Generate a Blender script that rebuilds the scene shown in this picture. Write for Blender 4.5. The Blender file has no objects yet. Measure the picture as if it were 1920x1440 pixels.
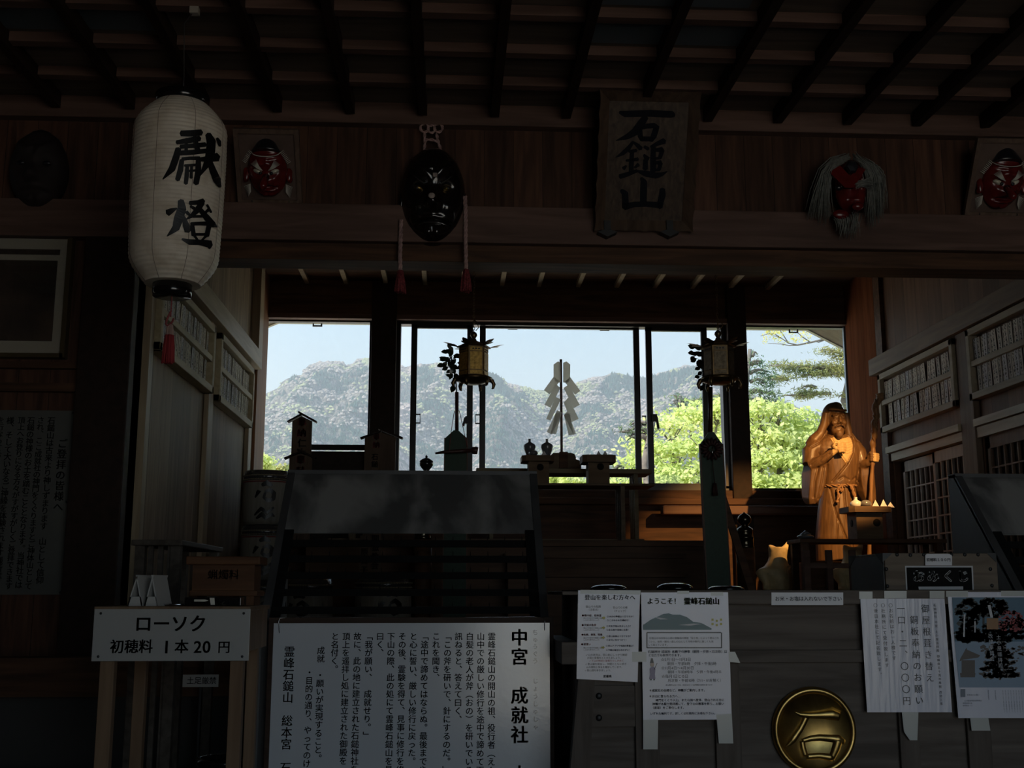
import bpy, math, random
import numpy as np
from mathutils import Vector, Matrix, noise

sc = bpy.context.scene
COL = sc.collection
# ------------------------------------------------------------------ camera
H = 1.15                                  # eye height
F = 2130.0                                # focal length in pixels of the 1920 wide frame
PH = math.atan(387 / F)
YAW = math.atan(115 / math.hypot(F, 387))
cd = bpy.data.cameras.new('camera'); cam = bpy.data.objects.new('camera', cd); COL.objects.link(cam)
cd.sensor_fit = 'HORIZONTAL'; cd.sensor_width = 36.0; cd.lens = 36.0 * F / 1920.0
cd.clip_start = 0.05; cd.clip_end = 5000
cam.location = (0, 0, H); cam.rotation_euler = (math.pi / 2 + PH, 0, -YAW)
sc.camera = cam
# ------------------------------------------------------------------ view
sc.view_settings.view_transform = 'Standard'; sc.view_settings.look = 'None'
sc.view_settings.exposure = 0.0; sc.view_settings.gamma = 1.0; sc.view_settings.use_curve_mapping = False
# ------------------------------------------------------------------ sky
w = bpy.data.worlds.new('sky'); sc.world = w; w.use_nodes = True
nt = w.node_tree; nt.nodes.clear()
wo = nt.nodes.new('ShaderNodeOutputWorld'); bg = nt.nodes.new('ShaderNodeBackground')
tcw = nt.nodes.new('ShaderNodeTexCoord'); sep = nt.nodes.new('ShaderNodeSeparateXYZ'); rmp = nt.nodes.new('ShaderNodeValToRGB')
nt.links.new(tcw.outputs['Generated'], sep.inputs[0]); nt.links.new(sep.outputs['Z'], rmp.inputs[0])
nt.links.new(rmp.outputs[0], bg.inputs[0]); nt.links.new(bg.outputs[0], wo.inputs[0])
els = rmp.color_ramp.elements
els[0].position = 0.0; els[0].color = (0.86, 0.95, 0.99, 1)
els[1].position = 1.0; els[1].color = (0.12, 0.26, 0.58, 1)
for p_, c_ in ((0.17, (0.74, 0.90, 0.98, 1)), (0.215, (0.58, 0.80, 0.96, 1)), (0.255, (0.40, 0.69, 0.94, 1)), (0.5, (0.24, 0.46, 0.82, 1))):
    e_ = els.new(p_); e_.color = c_
bg.inputs[1].default_value = 1.58
# ------------------------------------------------------------------ sun
sd = bpy.data.lights.new('sun', 'SUN'); sd.energy = 8.0; sd.angle = 0.009; sd.color = (1.0, 0.95, 0.86)
sun = bpy.data.objects.new('sun', sd); COL.objects.link(sun)
sun.rotation_euler = Vector((0.66, 0.22, -0.70)).to_track_quat('-Z', 'Y').to_euler()   # shining down from the left, high
# daylight through the open front of the hall
pd = bpy.data.lights.new('entrance_portal', 'AREA'); pd.shape = 'RECTANGLE'; pd.size = 3.9; pd.size_y = 3.25
try: pd.cycles.is_portal = True
except Exception: pass
po = bpy.data.objects.new('entrance_portal', pd); COL.objects.link(po)
po.location = (2.25, -2.55, 1.62); po.rotation_euler = (math.pi / 2, 0, 0)
# the warm spotlight that picks out the carved figure
spd = bpy.data.lights.new('spotlight_beam', 'SPOT'); spd.energy = 560; spd.color = (1.0, 0.50, 0.15)
spd.spot_size = math.radians(30); spd.spot_blend = 0.5; spd.shadow_soft_size = 0.02
spo = bpy.data.objects.new('spotlight_beam', spd); COL.objects.link(spo)
SPOT = Vector((2.95, 5.66, 3.00)); spo.location = SPOT
spo.rotation_euler = (Vector((2.47, 7.91, 1.75)) - SPOT).to_track_quat('-Z', 'Y').to_euler()

# ------------------------------------------------------------------ pixel -> world helpers
def ray(u, v):
    x = u - 960.0; z0 = 720.0 - v
    f = F * math.cos(PH) - z0 * math.sin(PH); z = F * math.sin(PH) + z0 * math.cos(PH)
    return Vector((x * math.cos(YAW) + f * math.sin(YAW), -x * math.sin(YAW) + f * math.cos(YAW), z))
EYE = Vector((0, 0, H))
def P(u, v, Y): r = ray(u, v); return EYE + r * (Y / r.y)
def PX(u, v, X): r = ray(u, v); return EYE + r * (X / r.x)
def PZ(u, v, Z): r = ray(u, v); return EYE + r * ((Z - H) / r.z)
def PP(u, v, p0, n): r = ray(u, v); return EYE + r * ((p0 - EYE).dot(n) / r.dot(n))
def mpp(u, v, Y): return (P(u + 1, v, Y) - P(u, v, Y)).x          # metres per pixel there
def lerp(a, b, t): return a + (b - a) * t
rnd = random.Random(7)

# ------------------------------------------------------------------ materials
MATS = {}
def newmat(name):
    m = bpy.data.materials.new(name); m.use_nodes = True; m.node_tree.nodes.clear()
    n = m.node_tree.nodes; o = n.new('ShaderNodeOutputMaterial'); b = n.new('ShaderNodeBsdfPrincipled')
    m.node_tree.links.new(b.outputs[0], o.inputs[0]); MATS[name] = m
    return m, n, m.node_tree.links, b, o
def plain(name, col, rough=0.6, metal=0.0, coat=0.0, var=0.0, vscale=6.0, spec=0.5, bump=0.0, trans=0.0):
    m, n, l, b, o = newmat(name)
    b.inputs['Base Color'].default_value = (*col, 1); b.inputs['Roughness'].default_value = rough
    b.inputs['Metallic'].default_value = metal; b.inputs['Coat Weight'].default_value = coat
    b.inputs['Coat Roughness'].default_value = 0.12; b.inputs['Specular IOR Level'].default_value = spec
    if var or bump:
        tc = n.new('ShaderNodeTexCoord'); no = n.new('ShaderNodeTexNoise'); no.inputs['Scale'].default_value = vscale; no.inputs['Detail'].default_value = 5
        l.new(tc.outputs['Object'], no.inputs['Vector'])
        if var:
            r = n.new('ShaderNodeValToRGB'); r.color_ramp.elements[0].position = 0.3; r.color_ramp.elements[1].position = 0.7
            r.color_ramp.elements[0].color = (*[c * (1 - var) for c in col], 1); r.color_ramp.elements[1].color = (*[min(1, c * (1 + var)) for c in col], 1)
            l.new(no.outputs[0], r.inputs[0]); l.new(r.outputs[0], b.inputs['Base Color'])
        if bump:
            bp = n.new('ShaderNodeBump'); bp.inputs['Strength'].default_value = bump; bp.inputs['Distance'].default_value = 0.02
            l.new(no.outputs[0], bp.inputs['Height']); l.new(bp.outputs[0], b.inputs['Normal'])
    if trans:
        b.inputs['Transmission Weight'].default_value = trans
    return m
def wood(name, c1, c2, axis='z', scale=5.0, rough=0.6, plank=0.0, pax='x', coat=0.0, off=0.0, gap=0.02, spec=0.2):
    """grain stretched along axis; plank>0 draws boards of that width along pax"""
    m, n, l, b, o = newmat(name)
    tc = n.new('ShaderNodeTexCoord'); mp = n.new('ShaderNodeMapping'); no = n.new('ShaderNodeTexNoise')
    s = [scale * 4] * 3; s['xyz'.index(axis)] = scale * 0.35; mp.inputs['Scale'].default_value = s
    no.inputs['Scale'].default_value = 1.6; no.inputs['Detail'].default_value = 6; no.inputs['Distortion'].default_value = 0.6
    l.new(tc.outputs['Object'], mp.inputs[0]); l.new(mp.outputs[0], no.inputs['Vector'])
    r = n.new('ShaderNodeValToRGB'); r.color_ramp.elements[0].position = 0.32; r.color_ramp.elements[1].position = 0.68
    r.color_ramp.elements[0].color = (*c1, 1); r.color_ramp.elements[1].color = (*c2, 1)
    l.new(no.outputs[0], r.inputs[0]); out = r.outputs[0]
    if plank:
        sx = n.new('ShaderNodeSeparateXYZ'); l.new(tc.outputs['Object'], sx.inputs[0])
        dv = n.new('ShaderNodeMath'); dv.operation = 'MULTIPLY_ADD'; dv.inputs[1].default_value = 1.0 / plank; dv.inputs[2].default_value = 100.0 + off
        l.new(sx.outputs['xyz'.index(pax)], dv.inputs[0])
        fr = n.new('ShaderNodeMath'); fr.operation = 'FRACT'; l.new(dv.outputs[0], fr.inputs[0])
        fl = n.new('ShaderNodeMath'); fl.operation = 'FLOOR'; l.new(dv.outputs[0], fl.inputs[0])
        wn = n.new('ShaderNodeTexWhiteNoise'); wn.noise_dimensions = '1D'; l.new(fl.outputs[0], wn.inputs['W'])
        mr = n.new('ShaderNodeMapRange'); mr.inputs[3].default_value = 0.65; mr.inputs[4].default_value = 1.25; l.new(wn.outputs['Value'], mr.inputs[0])
        gp = n.new('ShaderNodeMath'); gp.operation = 'GREATER_THAN'; gp.inputs[1].default_value = gap; l.new(fr.outputs[0], gp.inputs[0])
        gm = n.new('ShaderNodeMapRange'); gm.inputs[3].default_value = 0.25; gm.inputs[4].default_value = 1.0; l.new(gp.outputs[0], gm.inputs[0])
        mu = n.new('ShaderNodeMath'); mu.operation = 'MULTIPLY'; l.new(mr.outputs[0], mu.inputs[0]); l.new(gm.outputs[0], mu.inputs[1])
        vm = n.new('ShaderNodeVectorMath'); vm.operation = 'SCALE'; l.new(out, vm.inputs[0]); l.new(mu.outputs[0], vm.inputs['Scale']); out = vm.outputs[0]
    l.new(out, b.inputs['Base Color']); b.inputs['Roughness'].default_value = rough; b.inputs['Coat Weight'].default_value = coat
    b.inputs['Specular IOR Level'].default_value = spec
    return m

# ------------------------------------------------------------------ mesh builder
class MB:
    def __init__(s): s.v = []; s.f = []; s.mi = []; s.sm = []
    def add(s, vs, fs, smooth=False, mi=0):
        o = len(s.v); s.v += [tuple(p) for p in vs]
        for f in fs: s.f.append(tuple(i + o for i in f)); s.mi.append(mi); s.sm.append(smooth)
        return s
    def box(s, x0, x1, y0, y1, z0, z1, mi=0):
        vs = [(x, y, z) for z in (z0, z1) for y in (y0, y1) for x in (x0, x1)]
        return s.add(vs, [(0, 2, 3, 1), (4, 5, 7, 6), (0, 1, 5, 4), (2, 6, 7, 3), (0, 4, 6, 2), (1, 3, 7, 5)], False, mi)
    def obox(s, c, h, R=None, mi=0):
        R = R or Matrix.Identity(3); c = Vector(c)
        vs = [c + R @ Vector((x * h[0], y * h[1], z * h[2])) for z in (-1, 1) for y in (-1, 1) for x in (-1, 1)]
        return s.add(vs, [(0, 2, 3, 1), (4, 5, 7, 6), (0, 1, 5, 4), (2, 6, 7, 3), (0, 4, 6, 2), (1, 3, 7, 5)], False, mi)
    def bar(s, a, b, w, h, up=(0, 0, 1), mi=0):
        a = Vector(a); b = Vector(b); d = (b - a); L = d.length; d.normalize(); up = Vector(up)
        if abs(d.dot(up)) > 0.95: up = Vector((0, 1, 0))
        x = d.cross(up).normalized(); z = x.cross(d)
        R = Matrix((x, d, z)).transposed()
        return s.obox((a + b) / 2, (w / 2, L / 2, h / 2), R, mi)
    def tube(s, pts, r, n=8, caps=True, mi=0, smooth=True, flat=None):
        pts = [Vector(p) for p in pts]; k = len(pts); rs = r if isinstance(r, (list, tuple)) else [r] * k
        d0 = (pts[1] - pts[0]).normalized(); up = Vector((0, 0, 1)) if abs(d0.z) < 0.9 else Vector((1, 0, 0))
        xa = d0.cross(up).normalized(); vs = []; prev = d0
        for i in range(k):
            d = (pts[min(i + 1, k - 1)] - pts[max(i - 1, 0)]); d = d.normalized() if d.length > 1e-9 else prev
            q = prev.rotation_difference(d); xa = (q @ xa); xa = (xa - d * xa.dot(d)).normalized(); ya = d.cross(xa); prev = d
            for j in range(n):
                a = 2 * math.pi * j / n; off = xa * math.cos(a) * rs[i] + ya * math.sin(a) * rs[i]
                if flat: off = Vector((off.x * flat[0], off.y * flat[1], off.z * flat[2]))
                vs.append(pts[i] + off)
        fs = [(i * n + j, i * n + (j + 1) % n, (i + 1) * n + (j + 1) % n, (i + 1) * n + j) for i in range(k - 1) for j in range(n)]
        s.add(vs, fs, smooth, mi)
        if caps:
            o = len(s.v) - k * n
            s.f.append(tuple(o + j for j in reversed(range(n)))); s.mi.append(mi); s.sm.append(False)
            s.f.append(tuple(o + (k - 1) * n + j for j in range(n))); s.mi.append(mi); s.sm.append(False)
        return s
    def lathe(s, c, prof, n=24, mi=0, smooth=True, sx=1.0, sy=1.0, M=None, ph=0.0):
        """profile of (radius, z) about a vertical axis through c"""
        c = Vector(c); vs = []
        for r, z in prof:
            for j in range(n):
                a = 2 * math.pi * (j + ph) / n; p = Vector((r * math.cos(a) * sx, r * math.sin(a) * sy, z))
                vs.append(c + (M @ p if M else p))
        k = len(prof)
        fs = [(i * n + j, i * n + (j + 1) % n, (i + 1) * n + (j + 1) % n, (i + 1) * n + j) for i in range(k - 1) for j in range(n)]
        s.add(vs, fs, smooth, mi); o = len(s.v) - k * n
        if prof[0][0] > 1e-6: s.f.append(tuple(o + j for j in reversed(range(n)))); s.mi.append(mi); s.sm.append(False)
        if prof[-1][0] > 1e-6: s.f.append(tuple(o + (k - 1) * n + j for j in range(n))); s.mi.append(mi); s.sm.append(False)
        return s
    def ell(s, c, r, n=16, m=10, R=None, mi=0):
        c = Vector(c); vs = []
        for i in range(m + 1):
            t = math.pi * i / m
            for j in range(n):
                a = 2 * math.pi * j / n; p = Vector((r[0] * math.sin(t) * math.cos(a), r[1] * math.sin(t) * math.sin(a), r[2] * math.cos(t)))
                vs.append(c + (R @ p if R else p))
        fs = [(i * n + j, (i + 1) * n + j, (i + 1) * n + (j + 1) % n, i * n + (j + 1) % n) for i in range(m) for j in range(n)]
        return s.add(vs, fs, True, mi)
    def prism(s, poly, y0, y1, mi=0):
        """polygon of (x, z) extruded from y0 (front) to y1"""
        n = len(poly); vs = [(x, y0, z) for x, z in poly] + [(x, y1, z) for x, z in poly]
        fs = [tuple(range(n)), tuple(reversed(range(n, 2 * n)))] + [(i + n, (i + 1) % n + n, (i + 1) % n, i) for i in range(n)]
        return s.add(vs, fs, False, mi)
    def slab(s, quad, off, mi=0):
        """four corners and a thickness vector"""
        q = [Vector(p) for p in quad]; o = Vector(off)
        return s.add(q + [p + o for p in q], [(0, 1, 2, 3), (7, 6, 5, 4), (0, 4, 5, 1), (1, 5, 6, 2), (2, 6, 7, 3), (3, 7, 4, 0)], False, mi)
    def loft(s, rings, caps=True, mi=0, smooth=True):
        n = len(rings[0]); k = len(rings); vs = [p for r in rings for p in r]
        fs = [(i * n + j, i * n + (j + 1) % n, (i + 1) * n + (j + 1) % n, (i + 1) * n + j) for i in range(k - 1) for j in range(n)]
        s.add(vs, fs, smooth, mi); o = len(s.v) - k * n
        if caps:
            s.f.append(tuple(o + j for j in reversed(range(n)))); s.mi.append(mi); s.sm.append(smooth)
            s.f.append(tuple(o + (k - 1) * n + j for j in range(n))); s.mi.append(mi); s.sm.append(smooth)
        return s
def mesh_of(name, mb, mats, org=(0, 0, 0)):
    me = bpy.data.meshes.new(name); ox, oy, oz = org
    me.from_pydata([(x - ox, y - oy, z - oz) for x, y, z in mb.v], [], mb.f)
    for m in (mats if isinstance(mats, (list, tuple)) else [mats]): me.materials.append(m)
    me.polygons.foreach_set('material_index', mb.mi); me.polygons.foreach_set('use_smooth', mb.sm); me.update()
    return me
def root_of(o):
    while o.parent: o = o.parent
    return o
def build(name, mb, mats, parent=None, bevel=0.0):
    org = root_of(parent).location if parent else (0, 0, 0)
    o = bpy.data.objects.new(name, mesh_of(name, mb, mats, org)); COL.objects.link(o)
    if parent: o.parent = parent
    if bevel:
        b = o.modifiers.new('bevel', 'BEVEL'); b.width = bevel; b.segments = 2; b.limit_method = 'ANGLE'; b.angle_limit = 0.7
    return o
def tag(o, label, cat, group=None, kind=None):
    o['label'] = label; o['category'] = cat
    if group: o['group'] = group
    if kind: o['kind'] = kind
    return o
def thing(name, label, cat, loc, group=None):
    o = bpy.data.objects.new(name, None); COL.objects.link(o); o.location = loc; o.empty_display_size = 0.05
    return tag(o, label, cat, group)
def struct(name, mb, mats, parent=None, bevel=0.0):
    o = build(name, mb, mats, parent, bevel)
    if not parent: o['kind'] = 'structure'
    return o
def copy_tree(o, parent=None):
    c = o.copy(); COL.objects.link(c)
    if parent: c.parent = parent
    for ch in list(o.children): copy_tree(ch, c)
    return c
def voxel(mb, size, smooth=6):
    """fuse overlapping shapes into one continuous skin"""
    me = mesh_of('tmp', mb, []); o = bpy.data.objects.new('tmp', me); COL.objects.link(o)
    r = o.modifiers.new('r', 'REMESH'); r.mode = 'VOXEL'; r.voxel_size = size
    if smooth:
        q = o.modifiers.new('s', 'SMOOTH'); q.factor = 0.5; q.iterations = smooth
    bpy.context.view_layer.update(); dg = bpy.context.evaluated_depsgraph_get()
    e = bpy.data.meshes.new_from_object(o.evaluated_get(dg)); bpy.data.objects.remove(o)
    out = MB(); out.v = [tuple(x.co) for x in e.vertices]; out.f = [tuple(p.vertices) for p in e.polygons]
    out.mi = [0] * len(out.f); out.sm = [True] * len(out.f); bpy.data.meshes.remove(e)
    return out

# ------------------------------------------------------------------ lettering
GL = {}
def glyph(ch, bold=0.0):
    k = (ch, bold)
    if k not in GL:
        c = bpy.data.curves.new('t', 'FONT'); c.body = ch; c.size = 1; c.offset = bold; c.resolution_u = 3
        o = bpy.data.objects.new('t', c); m = o.to_mesh()
        vs = [(x.co.x, x.co.y) for x in m.vertices]; fs = [tuple(p.vertices) for p in m.polygons]
        o.to_mesh_clear(); bpy.data.objects.remove(o); bpy.data.curves.remove(c)
        adv = 1.0 if ord(ch) > 0x2000 else ((max([v[0] for v in vs]) + 0.07) if vs else 0.35)
        GL[k] = (vs, fs, adv)
    return GL[k]
VERT = {'、': '︑', '。': '︒', '「': '﹁', '」': '﹂', '（': '︵', '）': '︶', '〔': '︹', '〕': '︺', 'ー': '︱'}
def flat_map(Y): return lambda p: Vector((p[0], Y, p[1]))
def text(mb, s, u, v, px, Y, vertical=False, bold=0.0, adv=1.0, mapf=None, sx=1.0, center=False, mi=0):
    """writing standing in the plane y=Y: (u, v) is the middle of the first sign's leading edge"""
    o = P(u, v, Y); em = px * mpp(u, v, Y); X, Z = o.x, o.z
    mapf = mapf or flat_map(Y); b2 = max(0.0, bold); bold = 0.0
    offs = ((-b2, -b2 * .6), (b2, b2 * .6), (-b2, b2 * .6), (b2, -b2 * .6)) if b2 > 0.001 else ((0, 0),)
    if center:
        tot = sum(glyph(c, bold)[2] * adv for c in s) * em
        X -= tot / 2
    for ch in s:
        if vertical:
            vs, fs, a = glyph(VERT.get(ch, ch), bold)
            if ch not in ' 　' and vs:
                for ox, oy in offs: mb.add([mapf((X + (x - a / 2 + ox) * em * sx, Z - em / 2 + (y - 0.38 + oy) * em)) for x, y in vs], fs, False, mi)
            Z -= em * adv * (0.5 if ch == ' ' else 1)
        else:
            vs, fs, a = glyph(ch, bold)
            if ch not in ' 　' and vs:
                for ox, oy in offs: mb.add([mapf((X + (x + ox) * em * sx, Z + (y - 0.38 + oy) * em)) for x, y in vs], fs, False, mi)
            X += em * a * adv * sx
def brush(mb, strokes, mapf, cr=(0, 0, 1), mi=0):
    """brush strokes given in crop pixels (x, y, width); cr = (u0, v0, scale); mapf(u, v) -> point"""
    u0, v0, k = cr
    for st in strokes:
        pts = []
        for i in range(len(st) - 1):
            for t in range(4):
                f = t / 4; pts.append([lerp(st[i][q], st[i + 1][q], f) for q in range(3)])
        pts.append(list(st[-1])); L = []; R = []
        for i, (x, y, wd) in enumerate(pts):
            a = pts[max(i - 1, 0)]; b = pts[min(i + 1, len(pts) - 1)]; dx, dy = b[0] - a[0], b[1] - a[1]; q = math.hypot(dx, dy) or 1
            nx, ny = -dy / q, dx / q
            L.append((x + nx * wd / 2, y + ny * wd / 2)); R.append((x - nx * wd / 2, y - ny * wd / 2))
        e0 = pts[0]; e1 = pts[-1]; d0 = (pts[1][0] - e0[0], pts[1][1] - e0[1]); q0 = math.hypot(*d0) or 1
        d1 = (e1[0] - pts[-2][0], e1[1] - pts[-2][1]); q1 = math.hypot(*d1) or 1
        A = (e0[0] - d0[0] / q0 * e0[2] * 0.22, e0[1] - d0[1] / q0 * e0[2] * 0.22); B = (e1[0] + d1[0] / q1 * e1[2] * 0.28, e1[1] + d1[1] / q1 * e1[2] * 0.28)
        vs = [A] + L + [B] + R; n = len(L)
        fs = [(0, 1, n + 2), (n, n + 1, 2 * n + 1)] + [(1 + i, 2 + i, n + 3 + i, n + 2 + i) for i in range(n - 1)]
        mb.add([mapf(u0 + x / k, v0 + y / k) for x, y in vs], fs, False, mi)
# ================================================================== materials
M_dark = wood('dark_cedar', (0.055, 0.028, 0.016), (0.125, 0.062, 0.034), 'x', 4)
M_beam = wood('beam_cedar', (0.095, 0.056, 0.044), (0.18, 0.108, 0.085), 'x', 3)
M_board = wood('ceiling_boards', (0.13, 0.10, 0.078), (0.21, 0.165, 0.13), 'x', 3)
M_rafter = wood('rafter_wood', (0.02, 0.012, 0.009), (0.035, 0.02, 0.014), 'y', 3)
M_plankx = wood('plank_panel', (0.05, 0.024, 0.016), (0.12, 0.058, 0.036), 'z', 4, plank=0.145, pax='x')
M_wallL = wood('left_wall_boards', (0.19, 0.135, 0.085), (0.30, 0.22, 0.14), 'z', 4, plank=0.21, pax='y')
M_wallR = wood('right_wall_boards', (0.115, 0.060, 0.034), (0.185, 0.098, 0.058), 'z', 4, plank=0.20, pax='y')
M_pale = wood('pale_cypress', (0.33, 0.27, 0.18), (0.45, 0.37, 0.26), 'y', 4, rough=0.5)
M_palez = wood('pale_cypress_upright', (0.30, 0.23, 0.15), (0.42, 0.33, 0.22), 'z', 4, rough=0.5)
M_red = wood('red_cedar', (0.17, 0.075, 0.035), (0.28, 0.13, 0.065), 'z', 4, plank=0.12, pax='x')
M_black = plain('black_iron', (0.010, 0.010, 0.011), 0.45)
M_blackgloss = plain('black_lacquer', (0.008, 0.007, 0.007), 0.18, coat=0.6)
M_ink = plain('black_ink', (0.006, 0.006, 0.007), 0.35)
M_frame = plain('bronze_sash', (0.012, 0.011, 0.010), 0.4)
M_alu = plain('grey_sash', (0.20, 0.24, 0.28), 0.35, metal=0.6)
M_paper = plain('slip_paper', (0.62, 0.58, 0.50), 0.85, var=0.12, vscale=9)
M_white = plain('white_paper', (0.74, 0.72, 0.74), 0.55, coat=0.25)
M_tape = plain('clear_tape', (0.50, 0.50, 0.47), 0.3, coat=0.4)
M_brass = plain('brass', (0.50, 0.33, 0.11), 0.33, metal=1.0, var=0.35, vscale=14)
M_bronze = plain('dark_bronze', (0.16, 0.105, 0.05), 0.36, metal=0.9, var=0.3, vscale=30)
M_floor = wood('floor_boards', (0.05, 0.03, 0.02), (0.11, 0.065, 0.04), 'x', 3, plank=0.18, pax='y')
M_stone = plain('hall_floor_stone', (0.05, 0.048, 0.046), 0.85, var=0.2, vscale=3)
M_eave = plain('eave_board', (0.42, 0.40, 0.30), 0.7, var=0.15)
M_soffit = wood('eave_soffit', (0.13, 0.105, 0.075), (0.20, 0.16, 0.12), 'x', 3)

# window glass: clear, with a faint sheen
gm = bpy.data.materials.new('window_glass'); gm.use_nodes = True; g_ = gm.node_tree; g_.nodes.clear()
go = g_.nodes.new('ShaderNodeOutputMaterial'); gx = g_.nodes.new('ShaderNodeMixShader'); gt = g_.nodes.new('ShaderNodeBsdfTransparent'); gg = g_.nodes.new('ShaderNodeBsdfGlossy')
gt.inputs[0].default_value = (0.96, 0.985, 0.985, 1); gg.inputs['Roughness'].default_value = 0.03; gx.inputs[0].default_value = 0.04
g_.links.new(gt.outputs[0], gx.inputs[1]); g_.links.new(gg.outputs[0], gx.inputs[2]); g_.links.new(gx.outputs[0], go.inputs[0])
M_glass = gm

# front yard: pale gravel and dark grass patches painted for sunlight and tree shade
M_ground, n_, l_, b_, o_ = newmat('yard_ground')
tc_ = n_.new('ShaderNodeTexCoord'); no_ = n_.new('ShaderNodeTexNoise'); no_.inputs['Scale'].default_value = 0.16; no_.inputs['Detail'].default_value = 4
rp_ = n_.new('ShaderNodeValToRGB'); rp_.color_ramp.elements[0].position = 0.38; rp_.color_ramp.elements[1].position = 0.48
rp_.color_ramp.elements[0].color = (0.05, 0.06, 0.03, 1); rp_.color_ramp.elements[1].color = (0.74, 0.64, 0.50, 1)
l_.new(tc_.outputs['Object'], no_.inputs['Vector']); l_.new(no_.outputs[0], rp_.inputs[0]); l_.new(rp_.outputs[0], b_.inputs['Base Color']); b_.inputs['Roughness'].default_value = 0.9

# ================================================================== the setting
LX, RX = -1.5, 3.25          # side walls of the inner room
YF, YB = 5.3, 9.0            # front partition and window wall
FZ = 0.85                    # raised inner floor
struct('ground', MB().box(-70, 70, -70, 70, -0.5, -0.2), M_ground)
struct('floor', MB().box(-3.2, 4.4, -2.7, YF, -0.2, 0.0).box(-3.2, 4.4, 5.12, YB + 0.15, 0.0, FZ), [M_stone])
struct('trim_1', MB().box(-3.2, 4.4, 5.02, 5.14, FZ - 0.14, FZ + 0.02).box(-3.2, 4.4, 4.62, 5.04, 0.3, 0.42), M_dark)

# hall side walls, and unseen front wall with entrance sized for the light
hl = MB().box(-3.3, -3.2, -2.7, YF, 0, 3.7)
struct('wall_hall_left', hl, M_dark)
struct('wall_hall_right', MB().box(4.4, 4.5, -2.7, YF + 0.2, 0, 3.9), M_dark)
struct('wall_entrance', MB().box(-3.2, 0.3, -2.7, -2.6, 0, 3.7).box(4.2, 4.4, -2.7, -2.6, 0, 3.7).box(0.3, 4.2, -2.7, -2.6, 3.25, 3.7), M_dark)

# hall ceiling: boards on cross battens on rafters
SL = 0.027
def zb(Y): return 3.517 + SL * (Y - YF)
ceil = struct('ceiling', MB().slab([(-3.3, -2.7, zb(-2.7)), (-3.3, YF + 0.1, zb(YF + 0.1)), (4.5, YF + 0.1, zb(YF + 0.1)), (4.5, -2.7, zb(-2.7))], (0, 0, 0.05)), M_board)
def on_plane(u, v, dz):                 # pixel -> point on the ceiling plane lowered by dz
    n = Vector((0, -SL, 1)); return PP(u, v, Vector((0, YF, zb(YF) - dz)), n)
bys = [on_plane(870, v, 0.045).y for v in (158, 97, 25)]
step = bys[0] - bys[1]
bys += [bys[2] - step * k for k in range(1, 9)]
for y in bys:
    z = zb(y)
    build('batten', MB().box(-3.3, 4.5, y, y + 0.05, z - 0.045, z - 0.001), M_beam, ceil)
rx0 = P(793, 205, 5.25).x; rsp = P(928, 205, 5.25).x - rx0
for k in range(-7, 11):
    x = rx0 + rsp * k
    r = MB()
    for s0, s1 in ((-0.021, 0.021),):
        q = [(x + s0, -2.6, zb(-2.6) - 0.075), (x + s1, -2.6, zb(-2.6) - 0.075), (x + s1, 5.26, zb(5.26) - 0.075), (x + s0, 5.26, zb(5.26) - 0.075)]
        r.slab(q, (0, 0, 0.074))
    build('rafter', r, M_rafter, ceil)
M_bluegrey = plain('blue_grey_patch', (0.11, 0.15, 0.18), 0.35)  # blue-grey patches laid over the ceiling boards
def ceiling_patch(u0, v0, u1, v1):
    a = on_plane(u0, v0, 0.006); b = on_plane(u1, v0, 0.006); c = on_plane(u1, v1, 0.006); d = on_plane(u0, v1, 0.006)
    y0 = min(a.y, b.y); y1 = max(c.y, d.y); x0 = (a.x + d.x) / 2; x1 = (b.x + c.x) / 2
    build('ceiling_patch', MB().slab([(x0, y0, zb(y0) - 0.006), (x1, y0, zb(y0) - 0.006), (x1, y1, zb(y1) - 0.006), (x0, y1, zb(y1) - 0.006)], (0, 0, 0.004)), M_bluegrey, ceil)
ceiling_patch(-30, 4, 150, 52); ceiling_patch(150, 6, 290, 54); ceiling_patch(1110, -40, 1420, 8); ceiling_patch(1110, 40, 1400, 80)

# partition above the opening, with the hall's left wall continuing down
wf = MB().box(-3.2, 4.4, YF + 0.04, YF + 0.16, 2.80, zb(YF) + 0.08)
wf.box(-3.2, -1.5, YF + 0.04, YF + 0.16, FZ, 2.80)
wall_front = struct('wall_front', wf, M_plankx)
build('beam', MB().box(-3.2, 4.4, YF - 0.02, YF + 0.18, 3.405, zb(YF) - 0.002), M_beam, wall_front, 0.004)
build('beam', MB().box(-3.2, 4.4, YF - 0.03, YF + 0.2, 2.80, 2.985), M_beam, wall_front, 0.004)
build('beam_lip', MB().box(-1.5, 4.4, YF + 0.01, YF + 0.18, 2.715, 2.80), M_dark, wall_front, 0.003)
build('pillar', MB().box(-1.74, -1.5, YF - 0.04, YF + 0.2, FZ, 2.80), M_rafter, wall_front, 0.006)
build('wainscot_rail', MB().box(-3.2, -1.74, YF + 0.0, YF + 0.04, 2.06, 2.10).box(-3.2, -1.74, YF, YF + 0.04, 2.17, 2.20), M_dark, wall_front)

# left wall of the inner room
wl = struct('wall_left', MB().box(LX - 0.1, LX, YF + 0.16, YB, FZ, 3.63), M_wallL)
build('beam', MB().box(LX - 0.02, LX + 0.075, 5.5, 8.42, 2.772, 2.90), M_pale, wl, 0.004)
for y0, y1 in ((6.86, 6.99), (8.24, 8.36)):
    build('post', MB().box(LX, LX + 0.03, y0, y1, FZ, 2.77), M_palez, wl, 0.004)
build('post', MB().box(LX, LX + 0.035, 5.46, 5.53, FZ, 2.77), M_palez, wl)
build('post', MB().box(LX, LX + 0.06, 8.34, 8.50, 2.9, 3.63), M_palez, wl)
build('corner_board', MB().box(LX, LX + 0.02, 8.56, 8.98, 2.0, 3.63), M_red, wl)
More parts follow.
